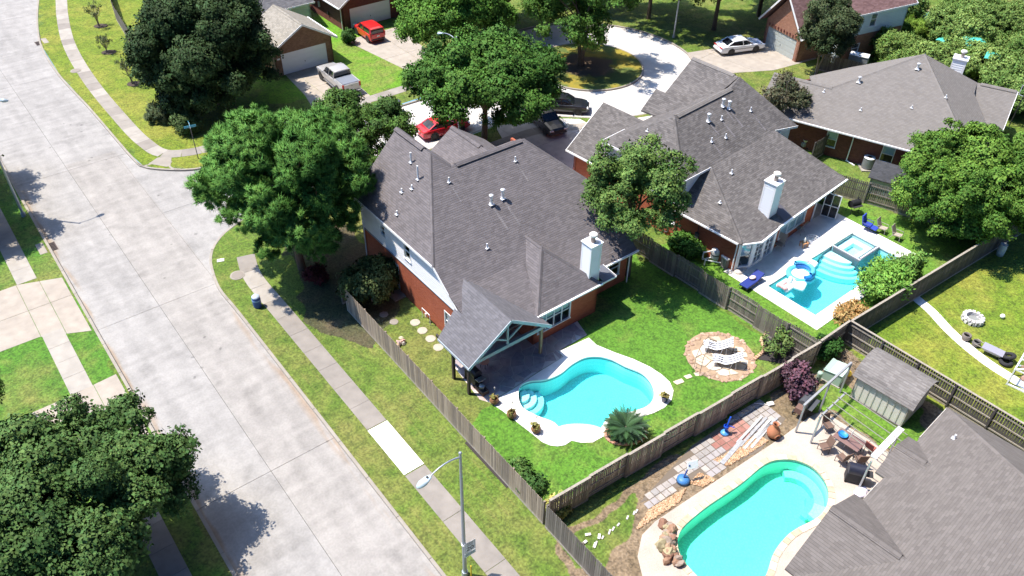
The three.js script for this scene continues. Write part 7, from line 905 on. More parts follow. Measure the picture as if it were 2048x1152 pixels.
// planting beds along the fences
{ const b = thing('fence_bed', 'mulch bed edged with bricks in the inner fence corner', 'flower bed', [16.9, 0, -36.7]); const pts = [[-1.7, 0.55], [-0.9, -0.2], [-0.85, -1.2], [0.1, -2.0], [0.6, -1.4], [1.5, 0.5], [0.2, 1.0]]; part(b, 'mulch', slabGeo(pts, 0.03, 0.04), mat(0.035, 0.03, 0.03, 0.95)); const R = rng(9); const ln = new THREE.CatmullRomCurve3([[-1.75, 0.6], [-1.0, -0.2], [-0.95, -1.2], [0.0, -2.05]].map(p => new THREE.Vector3(p[0], 0, p[1]))); for (let i = 0; i < 16; i++) { const p = ln.getPointAt(i / 16), m = part(b, 'edging_brick', new RoundedBoxGeometry(0.22, 0.14, 0.14, 1, 0.02), mat(0.5, 0.3 + 0.06 * R(), 0.2, 0.9)); m.position.set(p.x, 0.07, p.z); m.rotation.y = R() * 3; } }
{ const b = thing('fence_bed', 'brick edged mulch bed along the picket fence by the torch pots', 'flower bed', [0.0, 0, -27.4]); const q = (a, bb) => { const w = F1.w(a, bb); return [w[0], w[1] + 27.4]; }; part(b, 'mulch', slabGeo([q(-24.2, 17.05), q(-20.4, 16.85), q(-20.4, 16.25), q(-24.2, 16.25)].reverse(), 0.03, 0.04), mat(0.04, 0.033, 0.03, 0.95)); const R = rng(12); for (let i = 0; i < 17; i++) { const w = q(-24.2 + i * 0.23, 17.1 - i * 0.012), m = part(b, 'edging_brick', new RoundedBoxGeometry(0.2, 0.13, 0.12, 1, 0.02), mat(0.5, 0.36, 0.27, 0.9)); m.position.set(w[0], 0.06, w[1]); m.rotation.y = -0.9 + R() * 0.4; } }
// grill and clutter under the patio cover
{ const t = thing('barbecue_grill', 'black covered barbecue under the corner of the patio cover', 'grill', [F1.w(-27.7, 19.4)[0], 0.035, F1.w(-27.7, 19.4)[1]], -0.9); part(t, 'cart', rbox(1.1, 0.6, 0.55, 0.03, 0, 0.42, 0), mat(0.02, 0.02, 0.022, 0.6)); part(t, 'hood', cyl(0.3, 0.3, 0.85, 0, 0, 0, 18).rotateZ(Math.PI / 2).translate(0, 0.85, 0), mat(0.025, 0.025, 0.03, 0.35)); part(t, 'side_shelf', rbox(0.35, 0.04, 0.5, 0.01, 0.68, 0.72, 0), mat(0.5, 0.52, 0.55, 0.3, { metalness: 0.8 })); for (const s of [1, -1]) part(t, 'wheel', cyl(0.1, 0.1, 0.05, s * 0.45, 0.1, 0.26, 12).rotateX(0), tyreM); }
{ const [x, z] = F1.w(-26.75, 19.3), t = thing('planter_box', 'low wooden planter with a silver pot beside the patio cover post', 'planter', [x, 0.035, z], -0.9); part(t, 'box', merge([box(0.8, 0.28, 0.06, 0, 0.14, 0.2), box(0.8, 0.28, 0.06, 0, 0.14, -0.2), box(0.06, 0.28, 0.4, 0.37, 0.14, 0), box(0.06, 0.28, 0.4, -0.37, 0.14, 0)]), mat(0.16, 0.1, 0.08, 0.85)); part(t, 'soil', box(0.7, 0.2, 0.34, 0, 0.11, 0), mat(0.04, 0.03, 0.025, 0.95)); part(t, 'silver_pot', lathe([[0.001, 0.2], [0.14, 0.2], [0.17, 0.42], [0.15, 0.5], [0.001, 0.52]], 16), mat(0.45, 0.5, 0.55, 0.35, { metalness: 0.4 })); }
{ const [x, z] = F1.w(-28.3, 20.6), t = thing('patio_table', 'small pink tiled patio table at the sunlit edge of the cover', 'table', [x, 0.035, z], 0.4); part(t, 'top', cyl(0.34, 0.34, 0.04, 0, 0.5, 0, 20), mat(0.62, 0.3, 0.22, 0.6)); for (let i = 0; i < 4; i++) part(t, 'leg', bar([0.24 * Math.cos(i * 1.57), 0, 0.24 * Math.sin(i * 1.57)], [0.18 * Math.cos(i * 1.57), 0.48, 0.18 * Math.sin(i * 1.57)], 0.018), darkMetal); const g = new THREE.TorusGeometry(0.25, 0.08, 8, 18); g.rotateX(Math.PI / 2); solo('tyre_planter', g, tyreM, 'dark ring lying on the patio under the cover', 'ring', [x - 0.8, 0.12, z + 0.5]); }
{ const t = thing('stone_pile', 'small pile of pale stones beside the picket fence', 'stones', [-7.1, 0, -36.7], 0.9), R = rng(14); for (let i = 0; i < 12; i++) { const g = new THREE.DodecahedronGeometry(0.13 + 0.08 * R(), 0); g.scale(1.2, 0.6, 1); const m = part(t, 'stone', g, mat(0.42 + 0.2 * R(), 0.3 + 0.14 * R(), 0.25 + 0.1 * R(), 0.9)); m.position.set((R() - 0.5) * 1.1, 0.07 + 0.08 * R(), (R() - 0.5) * 0.5); m.rotation.set(R() * 3, R() * 3, R() * 3); } }
{ const [x, z] = F1.w(-38.25, 18.9), t = thing('dog_kennel', 'black mesh kennel with a pale frame in the shade by the side door', 'kennel', [x, 0, z], -51.3 * D2R); const fr = []; for (const a of [-0.5, 0.5]) for (const b of [-0.6, 0.6]) fr.push(beam([a, 0, b], [a, 1.0, b], 0.04, 0.04)); for (const b of [-0.6, 0.6]) fr.push(beam([-0.5, 1.0, b], [0.5, 1.0, b], 0.04, 0.04)); for (const a of [-0.5, 0.5]) fr.push(beam([a, 1.0, -0.6], [a, 1.0, 0.6], 0.04, 0.04)); part(t, 'frame', merge(fr), trim); part(t, 'mesh_panel', merge([box(0.96, 0.9, 0.02, 0, 0.5, 0.6), box(0.02, 0.9, 1.16, -0.5, 0.5, 0), box(0.96, 0.02, 1.16, 0, 0.98, 0)]), mat(0.03, 0.03, 0.032, 0.8)); }
{ const [x, z] = F1.w(-33.9, 20.1), t = thing('pipe_stand', 'thin white pipe frame with a tap against the brick side wall', 'pipe frame', [x, 0, z], -51.3 * D2R); part(t, 'frame', merge([bar([-0.45, 0, 0], [-0.45, 0.85, 0], 0.025), bar([0.45, 0, 0], [0.45, 0.85, 0], 0.025), bar([-0.45, 0.85, 0], [0.45, 0.85, 0], 0.025)]), trim); part(t, 'valve', rbox(0.16, 0.3, 0.14, 0.03, 0.05, 0.6, 0.02), mat(0.7, 0.55, 0.5, 0.6)); }

// ------------------------------------------------------------------ rectangular pool yard
const W2 = (a, b) => F2.w(a, b);
{ // round inflatable with a backrest
  const [x, z] = [20.25, -44.7], t = thing('pool_float', 'round blue backed pool float with a white spotted seat', 'pool float', [x, -0.1, z], -0.6), bl = mat(0.03, 0.22, 0.62, 0.3), wt = mat(0.85, 0.86, 0.88, 0.35), aq = mat(0.12, 0.55, 0.75, 0.3); const ring = new THREE.TorusGeometry(0.82, 0.2, 12, 40); ring.rotateX(Math.PI / 2); ring.translate(0, 0.12, 0); part(t, 'ring', ring, aq); const seat = cyl(0.68, 0.68, 0.1, 0, 0.1, 0, 36); part(t, 'seat', seat, wt); for (let i = -3; i <= 3; i++) for (let j = -3; j <= 3; j++) { const a = i * 0.17 + (j % 2) * 0.08, b = j * 0.16; if (Math.hypot(a, b) < 0.58) part(t, 'spot', cyl(0.035, 0.035, 0.012, a, 0.154, b, 10), mat(0.75, 0.5, 0.5, 0.5)); } const back = new THREE.TorusGeometry(0.78, 0.17, 10, 30, Math.PI * 1.1); back.rotateX(Math.PI / 2); back.rotateY(2.5); back.translate(0, 0.42, 0); part(t, 'backrest', back, bl); const b2 = new THREE.TorusGeometry(0.74, 0.13, 10, 26, Math.PI * 0.95); b2.rotateX(Math.PI / 2); b2.rotateY(2.6); b2.translate(0, 0.66, 0); part(t, 'backrest', b2, aq);
  const lounge = (lb, px, pz, tr, c) => { const o = thing('pool_float', lb, 'pool float', [px, -0.1, pz], tr), m1 = mat(0.88, 0.87, 0.87, 0.35), m2 = mat(...c, 0.35); for (const s of [1, -1]) { const g = new THREE.CapsuleGeometry(0.15, 0.9, 6, 12); g.rotateZ(Math.PI / 2); g.translate(0, 0.1, s * 0.34); part(o, 'arm_tube', g, m1); } const bk = new THREE.CapsuleGeometry(0.16, 0.5, 6, 12); bk.rotateX(Math.PI / 2); bk.translate(-0.5, 0.26, 0); part(o, 'headrest', bk, m2); const ft = new THREE.CapsuleGeometry(0.13, 0.5, 6, 12); ft.rotateX(Math.PI / 2); ft.translate(0.5, 0.12, 0); part(o, 'foot_tube', ft, m1); part(o, 'mesh_seat', rbox(0.8, 0.05, 0.5, 0.02, 0, 0.03, 0), m2); return o; };
  lounge('white and pink pool lounge float behind the round float', 21.15, -45.85, 0.9, [0.75, 0.35, 0.38]); lounge('white pool lounge float between round float and pool corner', 18.95, -43.45, 0.7, [0.8, 0.42, 0.42]); lounge('white pool float with pale aqua seat beside the round float', 19.7, -43.6, -0.5, [0.6, 0.85, 0.85]); }
{ const t = thing('chaise_longue', 'blue cushioned chaise on the white deck edge beside the lawn', 'lounger', [16.35, 0.0, -43.35], 0.75), bl = mat(0.015, 0.035, 0.22, 0.8); part(t, 'seat_cushion', rbox(1.3, 0.12, 0.68, 0.04, -0.15, 0.36, 0), bl); const b = rbox(0.8, 0.12, 0.68, 0.04, 0, 0, 0); b.rotateZ(0.35); b.translate(0.8, 0.5, 0); part(t, 'back_cushion', b, bl); for (const [a, c] of [[-0.7, 0.28], [-0.7, -0.28], [0.5, 0.28], [0.5, -0.28]]) part(t, 'leg', bar([a, 0, c], [a, 0.32, c], 0.025), darkMetal); part(t, 'side_rail', merge([box(1.9, 0.05, 0.04, 0.1, 0.29, 0.33), box(1.9, 0.05, 0.04, 0.1, 0.29, -0.33)]), darkMetal); const tw = new THREE.IcosahedronGeometry(0.2, 2); tw.scale(1.3, 0.5, 0.9); const o = solo('towel', tw, mat(0.75, 0.6, 0.58, 0.9), 'crumpled pale pink towel lying on the blue chaise', 'towel', [16.55, 0.54, -43.6], 0.5); }
{ const t = thing('patio_chair', 'blue cushioned armchair on the far corner of the white pool deck', 'chair', [26.7, 0.035, -50.4], -0.75), bl = mat(0.02, 0.05, 0.34, 0.75); part(t, 'seat_cushion', rbox(0.62, 0.14, 0.62, 0.04, 0, 0.42, 0), bl); const b = rbox(0.12, 0.68, 0.6, 0.04, 0, 0, 0); b.rotateZ(0.25); b.translate(-0.36, 0.78, 0); part(t, 'back_cushion', b, bl); for (const s of [1, -1]) { part(t, 'arm', rbox(0.6, 0.05, 0.07, 0.02, 0, 0.62, s * 0.36), mat(0.04, 0.06, 0.2, 0.6)); for (const a of [0.26, -0.26]) part(t, 'leg', bar([a, 0, s * 0.34], [a, 0.6, s * 0.36], 0.022), mat(0.04, 0.05, 0.12, 0.6)); } part(t, 'leg_rest', rbox(0.5, 0.1, 0.56, 0.03, 0.55, 0.36, 0), bl); }
function slingChair(label, [x, z], turn, y = 0.035) { const t = thing('sling_chair', label, 'chair', [x, y, z], turn, 'tan sling chairs'), fr = mat(0.32, 0.3, 0.27, 0.5), fb = mat(0.36, 0.31, 0.25, 0.85); const s1 = box(0.55, 0.025, 0.52, 0, 0, 0); s1.rotateZ(0.12); s1.translate(0, 0.4, 0); part(t, 'seat', s1, fb); const b = box(0.025, 0.72, 0.52, 0, 0, 0); b.rotateZ(0.42); b.translate(-0.4, 0.72, 0); part(t, 'backrest', b, fb); for (const s of [1, -1]) { const z2 = s * 0.29; part(t, 'side_frame', merge([bar([0.3, 0, z2], [0.24, 0.62, z2], 0.018), bar([-0.5, 0, z2], [-0.22, 0.45, z2], 0.018), bar([0.24, 0.62, z2], [-0.36, 0.62, z2], 0.018), bar([-0.25, 0.38, z2], [-0.56, 1.06, z2], 0.018)]), fr); } return t; }
slingChair('tan sling chair on the white deck beside the blue armchair', [27.75, -50.0], -0.75); slingChair('tan sling chair on the white deck, farther from the blue armchair', [28.55, -49.15], -0.75);
slingChair('tan sling chair in the house shade beside the glazed bay', [19.4, -47.7], -2.2); slingChair('tan sling chair standing against the wide window wall', [21.3, -49.9], -0.75 + Math.PI);
{ const t = thing('wooden_crate_seat', 'small wooden side seat with a white bottle at the deck shade line', 'stool', [21.3, 0.035, -48.0], 0.4), w = mat(0.5, 0.26, 0.12, 0.8); for (let i = 0; i < 4; i++) part(t, 'slat', box(0.5, 0.03, 0.1, 0, 0.38, -0.18 + i * 0.12), w); for (const [a, b] of [[0.2, 0.18], [0.2, -0.18], [-0.2, 0.18], [-0.2, -0.18]]) part(t, 'leg', box(0.06, 0.37, 0.06, a, 0.185, b), w); solo('white_bottle', lathe([[0.001, 0], [0.09, 0], [0.1, 0.25], [0.04, 0.34], [0.04, 0.4], [0.001, 0.41]], 14), mat(0.8, 0.82, 0.76, 0.4), 'white plastic bottle standing on the wooden side seat', 'bottle', [21.3, 0.43, -48.0]); }
{ const t = thing('wire_bowl', 'white open wire bowl chair on the pool deck', 'chair', [22.05, 0.035, -48.55], 0), m = mat(0.82, 0.82, 0.83, 0.5); for (let i = 0; i < 5; i++) { const g = new THREE.TorusGeometry(0.16 + i * 0.075, 0.014, 6, 24); g.rotateX(Math.PI / 2); g.translate(0, 0.04 + i * i * 0.022, 0); part(t, 'hoop', g, m); } const rb = []; for (let i = 0; i < 12; i++) { const a = i / 12 * 6.283; rb.push(bar([0.15 * Math.cos(a), 0.03, 0.15 * Math.sin(a)], [0.46 * Math.cos(a), 0.4, 0.46 * Math.sin(a)], 0.012)); } part(t, 'rib', merge(rb), m); }
{ const t = thing('barbecue_grill', 'black barrel grill on legs on the lawn beyond the pool deck', 'grill', [26.35, 0, -52.7], 0.4); part(t, 'firebox', cyl(0.28, 0.28, 0.85, 0, 0, 0, 18).rotateZ(Math.PI / 2).translate(0, 0.82, 0), mat(0.02, 0.02, 0.022, 0.45)); for (const [a, b] of [[0.36, 0.2], [0.36, -0.2], [-0.36, 0.2], [-0.36, -0.2]]) part(t, 'leg', bar([a * 1.1, 0, b * 1.3], [a, 0.7, b], 0.02), darkMetal); part(t, 'shelf', box(0.9, 0.03, 0.24, 0, 0.75, 0.38), darkMetal); part(t, 'chimney', cyl(0.04, 0.04, 0.3, 0.25, 1.2, -0.05, 8), darkMetal); }
{ // pool pump and filter by the side wall
  const t = thing('pool_filter', 'pool filter tank with pipes beside the brick side wall', 'filter', [14.45, 0, -46.15], 0.2), pv = mat(0.72, 0.74, 0.76, 0.5); part(t, 'tank', lathe([[0.001, 0.05], [0.3, 0.1], [0.34, 0.35], [0.34, 0.85], [0.28, 1.02], [0.1, 1.12], [0.001, 1.13]]), mat(0.6, 0.62, 0.63, 0.4)); part(t, 'clamp_band', cyl(0.36, 0.36, 0.07, 0, 0.62, 0, 20), darkMetal); part(t, 'pipe', merge([bar([-0.3, 0.3, 0], [-1.0, 0.3, 0.1], 0.05), bar([-1.0, 0.3, 0.1], [-1.0, 0.9, 0.1], 0.05), bar([-1.0, 0.9, 0.1], [-0.3, 0.9, 0], 0.05), bar([-0.9, 0, 0.4], [-0.9, 0.45, 0.4], 0.05), bar([-0.9, 0.45, 0.4], [0.2, 0.2, 0.6], 0.05)]), pv);
  const p = thing('pool_heater', 'grey boxed pool heater with a white top by the filter', 'heater', [15.15, 0, -45.55], 0.5); part(p, 'cabinet', rbox(0.62, 0.72, 0.62, 0.04, 0, 0.4, 0), mat(0.16, 0.16, 0.16, 0.6)); part(p, 'lid', rbox(0.68, 0.12, 0.68, 0.04, 0, 0.8, 0), mat(0.7, 0.69, 0.66, 0.6)); part(p, 'base', box(0.7, 0.06, 0.7, 0, 0.02, 0), M.kerb); part(p, 'pipe', merge([bar([0.3, 0.2, 0.3], [0.9, 0.15, 0.7], 0.05), bar([0.9, 0.15, 0.7], [1.1, 0.1, 0.2], 0.05)]), pv);
  const u = thing('patio_broom', 'long handled brush leaning on the brick side wall', 'broom', [15.55, 0, -46.0]); part(u, 'handle', bar([0.2, 0.05, 0.35], [-0.12, 1.65, -0.15], 0.025), mat(0.75, 0.6, 0.55, 0.6)); part(u, 'brush_head', rbox(0.3, 0.14, 0.2, 0.03, -0.13, 1.7, -0.18), mat(0.04, 0.04, 0.04, 0.8)); }
for (const [x, z, r, lb] of [[15.9, -44.75, 0.28, 'larger pale rock in the grass at the deck corner'], [15.2, -44.7, 0.18, 'small pale rock in the grass by the side wall'], [16.35, -45.1, 0.22, 'pale rock standing at the brick corner of the bay']]) { const g = new THREE.DodecahedronGeometry(r, 1); g.scale(1.2, 0.6, 0.9); solo('garden_rock', g, mat(0.62, 0.56, 0.5, 0.9), lb, 'rock', [x, r * 0.35, z], x); }
{ const b = solo('handrail', merge([tapered([[0, 0, 0], [0, 0.85, 0], [0.35, 0.9, 0], [0.75, 0.6, 0], [0.8, -0.4, 0]], 0.022, 0.022, 8)]), chrome, 'bent steel pool handrail at the corner of the spa', 'handrail', [W2(-22.5, 48.2)[0], 0, W2(-22.5, 48.2)[1]], -50 * D2R); }

// ------------------------------------------------------------------ behind the tan roofed bungalow
{ const t = thing('air_conditioner', 'grey drum air conditioner on a pad beside the dark brick wall', 'air conditioner', [29.6, 0, -59.3]); part(t, 'pad', box(1.15, 0.1, 1.15, 0, 0.05, 0), M.kerb); part(t, 'cabinet', lathe([[0.001, 0.1], [0.43, 0.1], [0.44, 0.2], [0.44, 1.02], [0.42, 1.06]], 24), mat(0.3, 0.31, 0.35, 0.5, { metalness: 0.3 })); const f = []; for (let i = 0; i < 30; i++) { const a = i / 30 * 6.283; f.push(bar([0.445 * Math.cos(a), 0.2, 0.445 * Math.sin(a)], [0.445 * Math.cos(a), 1.0, 0.445 * Math.sin(a)], 0.012, 4)); } part(t, 'fin', merge(f), mat(0.2, 0.2, 0.23, 0.5)); part(t, 'top_panel', lathe([[0.18, 1.06], [0.46, 1.05], [0.46, 1.1], [0.3, 1.13], [0.18, 1.12]], 24), mat(0.72, 0.73, 0.74, 0.5)); part(t, 'fan_guard', merge([0.1, 0.2, 0.3].map(r => new THREE.TorusGeometry(r, 0.012, 5, 20).rotateX(Math.PI / 2).translate(0, 1.12, 0))), darkMetal); }
{ const k = House('garden_shed', 'small shed with a black gable roof and pale walls near the air conditioner', 31, -2.6, 63.6, 'shed'); k.roof([[-4.5, 63.6, 2.3], [-0.7, 63.6, 2.3], [-0.7, 62.0, 1.5], [-4.5, 62.0, 1.5]], Rblk, 'roof_plane', 0.06); k.roof([[-4.5, 63.6, 2.3], [-0.7, 63.6, 2.3], [-0.7, 65.2, 1.5], [-4.5, 65.2, 1.5]], Rblk, 'roof_plane', 0.06); const sw = mat(0.6, 0.72, 0.66, 0.7); k.wall([-4.3, 62.3], [-0.9, 62.3], k.rect(3.4, 1.5), sw); k.wall([-0.9, 62.3], [-0.9, 64.9], [[0, 0], [2.6, 0], [2.6, 1.5], [1.3, 2.15], [0, 1.5]], sw); k.wall([-0.9, 64.9], [-4.3, 64.9], k.rect(3.4, 1.5), sw); k.wall([-4.3, 64.9], [-4.3, 62.3], [[0, 0], [2.6, 0], [2.6, 1.5], [1.3, 2.15], [0, 1.5]], sw); }
{ const t = thing('garden_machine', 'small grey machine standing on the grass by the dark brick wall', 'machine', [25.2, 0, -62.5], 0.4); part(t, 'body', rbox(0.6, 0.4, 0.4, 0.08, 0, 0.4, 0), mat(0.25, 0.26, 0.25, 0.6)); part(t, 'hopper', lathe([[0.001, 0.55], [0.16, 0.6], [0.26, 0.85], [0.24, 0.85]], 14), mat(0.6, 0.62, 0.6, 0.5)); for (const s of [1, -1]) part(t, 'wheel', cyl(0.15, 0.15, 0.08, 0.15, 0.15, s * 0.26, 14).rotateX(0), tyreM); part(t, 'handle', bar([-0.25, 0.5, 0], [-0.7, 0.9, 0], 0.02), darkMetal); }
{ const t = thing('basketball_hoop', 'basketball hoop on a pole beside the bungalow end', 'basketball hoop', [45.3, 0, -67.3], 0.6); part(t, 'pole', bar([0, 0, 0], [0.2, 3.0, 0], 0.05), darkMetal); part(t, 'backboard', merge([box(0.03, 0.9, 0.05, 0.6, 3.2, -0.6), box(0.03, 0.9, 0.05, 0.6, 3.2, 0.6), box(0.03, 0.05, 1.25, 0.6, 3.65, 0), box(0.03, 0.05, 1.25, 0.6, 2.75, 0)]), mat(0.5, 0.52, 0.55, 0.5)); part(t, 'board_pane', box(0.01, 0.85, 1.15, 0.6, 3.2, 0), glass); part(t, 'arm', bar([0.2, 2.9, 0], [0.58, 3.1, 0], 0.04), darkMetal); const r = new THREE.TorusGeometry(0.23, 0.02, 6, 20); r.rotateX(Math.PI / 2); r.translate(0.85, 2.95, 0); part(t, 'rim', r, mat(0.5, 0.06, 0.04, 0.5)); part(t, 'net', cyl(0.22, 0.13, 0.4, 0.85, 2.74, 0, 14), mat(0.7, 0.45, 0.42, 0.9)); }
{ const t = thing('spa_tub', 'round pale green spa tub with a tan rim beyond the pale siding wall', 'spa', [47.6, 0, -92.0]); const r = new THREE.TorusGeometry(1.75, 0.22, 8, 36); r.rotateX(Math.PI / 2); r.translate(0, 0.62, 0); part(t, 'rim', r, mat(0.6, 0.46, 0.34, 0.7)); part(t, 'wall', cyl(1.75, 1.8, 0.6, 0, 0.3, 0, 36), mat(0.5, 0.42, 0.34, 0.8)); part(t, 'water', cyl(1.6, 1.6, 0.02, 0, 0.64, 0, 36), mat(0.25, 0.68, 0.55, 0.1)); }
{ const t = thing('utility_shed', 'low grey bin store with a pale lid beside the shaded brick wall', 'bin store', [34.9, 0, -79.0], -0.5); part(t, 'cabinet', rbox(1.9, 1.5, 1.0, 0.04, 0, 0.75, 0), mat(0.3, 0.33, 0.36, 0.7)); part(t, 'lid', rbox(0.9, 0.1, 1.06, 0.03, -0.48, 1.55, 0), mat(0.68, 0.72, 0.76, 0.6)); part(t, 'lid', rbox(0.9, 0.1, 1.06, 0.03, 0.48, 1.55, 0), mat(0.68, 0.72, 0.76, 0.6)); }
for (const [x, y, z, s, lb] of [[46.3, 3.1, -79.6, 1.3, 'crumpled teal tarpaulin lying in the thicket, larger piece'], [47.0, 2.9, -76.6, 1.0, 'crumpled teal tarpaulin in the thicket near the chimney'], [43.5, 2.9, -80.4, 0.6, 'small teal tarpaulin scrap in the blossoming thicket']]) { const g = new THREE.PlaneGeometry(s * 2, s * 1.5, 14, 10); g.rotateX(-Math.PI / 2); const p = g.attributes.position; for (let i = 0; i < p.count; i++) p.setY(i, 0.5 * (fbm(p.getX(i) * 1.6 + x, p.getZ(i) * 1.6, 5, 3) - 0.5) - 0.22 * (p.getX(i) ** 2 + p.getZ(i) ** 2) / s); g.computeVertexNormals(); solo('tarpaulin', g, mat(0.06, 0.42, 0.33, 0.5, { side: THREE.DoubleSide }), lb, 'tarpaulin', [x, y, z], s); }

// ------------------------------------------------------------------ fire ring lawn
{ const t = thing('fire_ring', 'round white stone fire ring with ash on the far lawn', 'fire pit', [30.4, 0, -40.2]), R = rng(3); const st = [[0.62, 0.6, 0.58], [0.7, 0.68, 0.66], [0.5, 0.49, 0.48]].map(c => mat(...c, 0.9)); for (let k = 0; k < 2; k++) for (let i = 0; i < 14; i++) { const a = (i + k * 0.5) / 14 * 6.283, m = part(t, 'ring_stone', new RoundedBoxGeometry(0.26, 0.18, 0.2, 1, 0.02), st[R() * 3 | 0]); m.position.set(0.56 * Math.cos(a), 0.1 + k * 0.185, 0.56 * Math.sin(a)); m.rotation.y = -a; } part(t, 'ash', cyl(0.46, 0.46, 0.06, 0, 0.06, 0, 20), mat(0.22, 0.23, 0.22, 0.95)); }
solo('white_ball', new THREE.SphereGeometry(0.16, 18, 12), mat(0.85, 0.84, 0.8, 0.5), 'white ball lying on the far lawn past the fire ring', 'ball', [32.5, 0.16, -40.5]);
{ const t = thing('white_barrel', 'pale barrel standing at the long dark fence', 'barrel', [35.5, 0, -47.5]); part(t, 'drum', lathe([[0.001, 0], [0.25, 0], [0.27, 0.3], [0.27, 0.6], [0.24, 0.9], [0.001, 0.92]]), mat(0.55, 0.62, 0.6, 0.6)); part(t, 'lid', cyl(0.26, 0.26, 0.05, 0, 0.93, 0, 18), mat(0.65, 0.7, 0.68, 0.6)); }
for (const [x, z, r, c, lb] of [[29.15, -38.3, 0.3, [0.2, 0.17, 0.15], 'brown pot on the garden path nearest the fence'], [29.55, -37.75, 0.26, [0.15, 0.14, 0.13], 'dark pot on the garden path beside the brown pot']]) solo('garden_pot', lathe([[0.001, 0], [r * 0.7, 0], [r, r * 0.8], [r * 0.9, r * 1.4], [r * 0.7, r * 1.4], [r * 0.65, r]], 16), mat(...c, 0.85), lb, 'pot', [x, 0.03, z]);
{ const t = thing('wheelbarrow', 'grey wheelbarrow tipped on the garden path', 'wheelbarrow', [30.2, 0.03, -36.9], -0.7); part(t, 'tray', loft([[[-0.5, 0.25, 0.2], [0.4, 0.2, 0.2], [0.4, 0.2, -0.2], [-0.5, 0.25, -0.2]], [[-0.65, 0.5, 0.34], [0.6, 0.45, 0.34], [0.6, 0.45, -0.34], [-0.65, 0.5, -0.34]]]), mat(0.3, 0.3, 0.36, 0.5)); part(t, 'wheel', new THREE.TorusGeometry(0.16, 0.05, 8, 18).translate(0.75, 0.2, 0), tyreM); for (const s of [1, -1]) part(t, 'handle', bar([0.7, 0.2, s * 0.06], [-1.1, 0.5, s * 0.3], 0.025), mat(0.35, 0.3, 0.26, 0.7)); }
for (const [x, z, y, lb] of [[30.75, -36.2, 0.16, 'black tyre lying flat at the end of the garden path'], [30.95, -36.45, 0.42, 'second black tyre leaning on the pile at the garden path end']]) { const g = new THREE.TorusGeometry(0.3, 0.12, 10, 24); g.rotateX(y > 0.3 ? 1.2 : Math.PI / 2); solo('tyre', g, tyreM, lb, 'tyre', [x, y, z], 0.5); }
{ // white framed garden swing frame / cold frame
  const t = thing('cold_frame', 'white framed garden house with clear panes at the far lawn edge', 'cold frame', [31.35, 0, -34.7], 0.85), bars = []; const w = 2.2, d = 1.6, h = 1.3; const P = []; for (const x of [-w / 2, 0, w / 2]) { bars.push(beam([x, 0, -d / 2], [x, h, -d / 2], 0.08, 0.08), beam([x, 0, d / 2], [x, h, d / 2], 0.08, 0.08), beam([x, h, -d / 2], [x, h + 0.5, 0], 0.08, 0.06), beam([x, h, d / 2], [x, h + 0.5, 0], 0.08, 0.06)); } for (const z of [-d / 2, d / 2]) bars.push(beam([-w / 2, h, z], [w / 2, h, z], 0.08, 0.08), beam([-w / 2, 0.06, z], [w / 2, 0.06, z], 0.08, 0.1)); bars.push(beam([-w / 2, h + 0.5, 0], [w / 2, h + 0.5, 0], 0.08, 0.08)); for (const x of [-w / 2, w / 2]) bars.push(beam([x, 0.06, -d / 2], [x, 0.06, d / 2], 0.08, 0.1), beam([x, h, -d / 2], [x, h, d / 2], 0.08, 0.08)); bars.forEach(b => part(t, 'frame_bar', b, mat(0.85, 0.88, 0.9, 0.5))); for (const s of [-1, 1]) { part(t, 'pane', box(w / 2 - 0.1, 0.005, 0.9, s * w / 4, h + 0.25, 0.4, 0, 0.56), glass); part(t, 'pane', box(w / 2 - 0.1, 0.005, 0.9, s * w / 4, h + 0.25, -0.4, 0, -0.56), glass); } part(t, 'white_panel', box(w / 2 - 0.1, 0.9, 0.02, -w / 4, 0.55, d / 2), mat(0.8, 0.84, 0.86, 0.5)); const R = rng(21); for (let i = 0; i < 8; i++) { const q = part(t, 'stone', new THREE.DodecahedronGeometry(0.13 + 0.08 * R(), 0), mat(0.35 + 0.2 * R(), 0.27, 0.2, 0.9)); q.position.set((R() - 0.2) * 1.6, 0.12, (R() - 0.5) * 1.1); } }

// ------------------------------------------------------------------ green pool yard
{ const R = rng(17), t = thing('boulder_pile', 'pile of tan and red boulders at the rounded end of the green pool', 'boulders', [8.0, 0.03, -22.85]); for (let i = 0; i < 34; i++) { const s = 0.17 + 0.16 * R(), g = new THREE.IcosahedronGeometry(s, 1), p = g.attributes.position; for (let k = 0; k < p.count; k++) { const f = 0.72 + 0.5 * hash(Math.round(p.getX(k) * 40) + i * 7, Math.round(p.getY(k) * 40) + Math.round(p.getZ(k) * 40) * 13, 5); p.setXYZ(k, p.getX(k) * f * 1.2, p.getY(k) * f * 0.75, p.getZ(k) * f); } g.computeVertexNormals(); const u = R(); const c = [[0.3, 0.18, 0.115], [0.36, 0.24, 0.16], [0.24, 0.13, 0.085], [0.28, 0.22, 0.175], [0.34, 0.29, 0.17]][R() * 5 | 0]; const m = part(t, 'boulder', g, mat(...c, 0.9)); const a = (i / 34 - 0.5) * 2.4; m.position.set(0.25 * Math.abs(a) * 0.6 - 0.1 + (R() - 0.5) * 0.65, 0.12 + 0.3 * R() * (1 - Math.abs(a) / 1.4), a * 0.95); m.rotation.set(R() * 3, R() * 3, R() * 3); } }
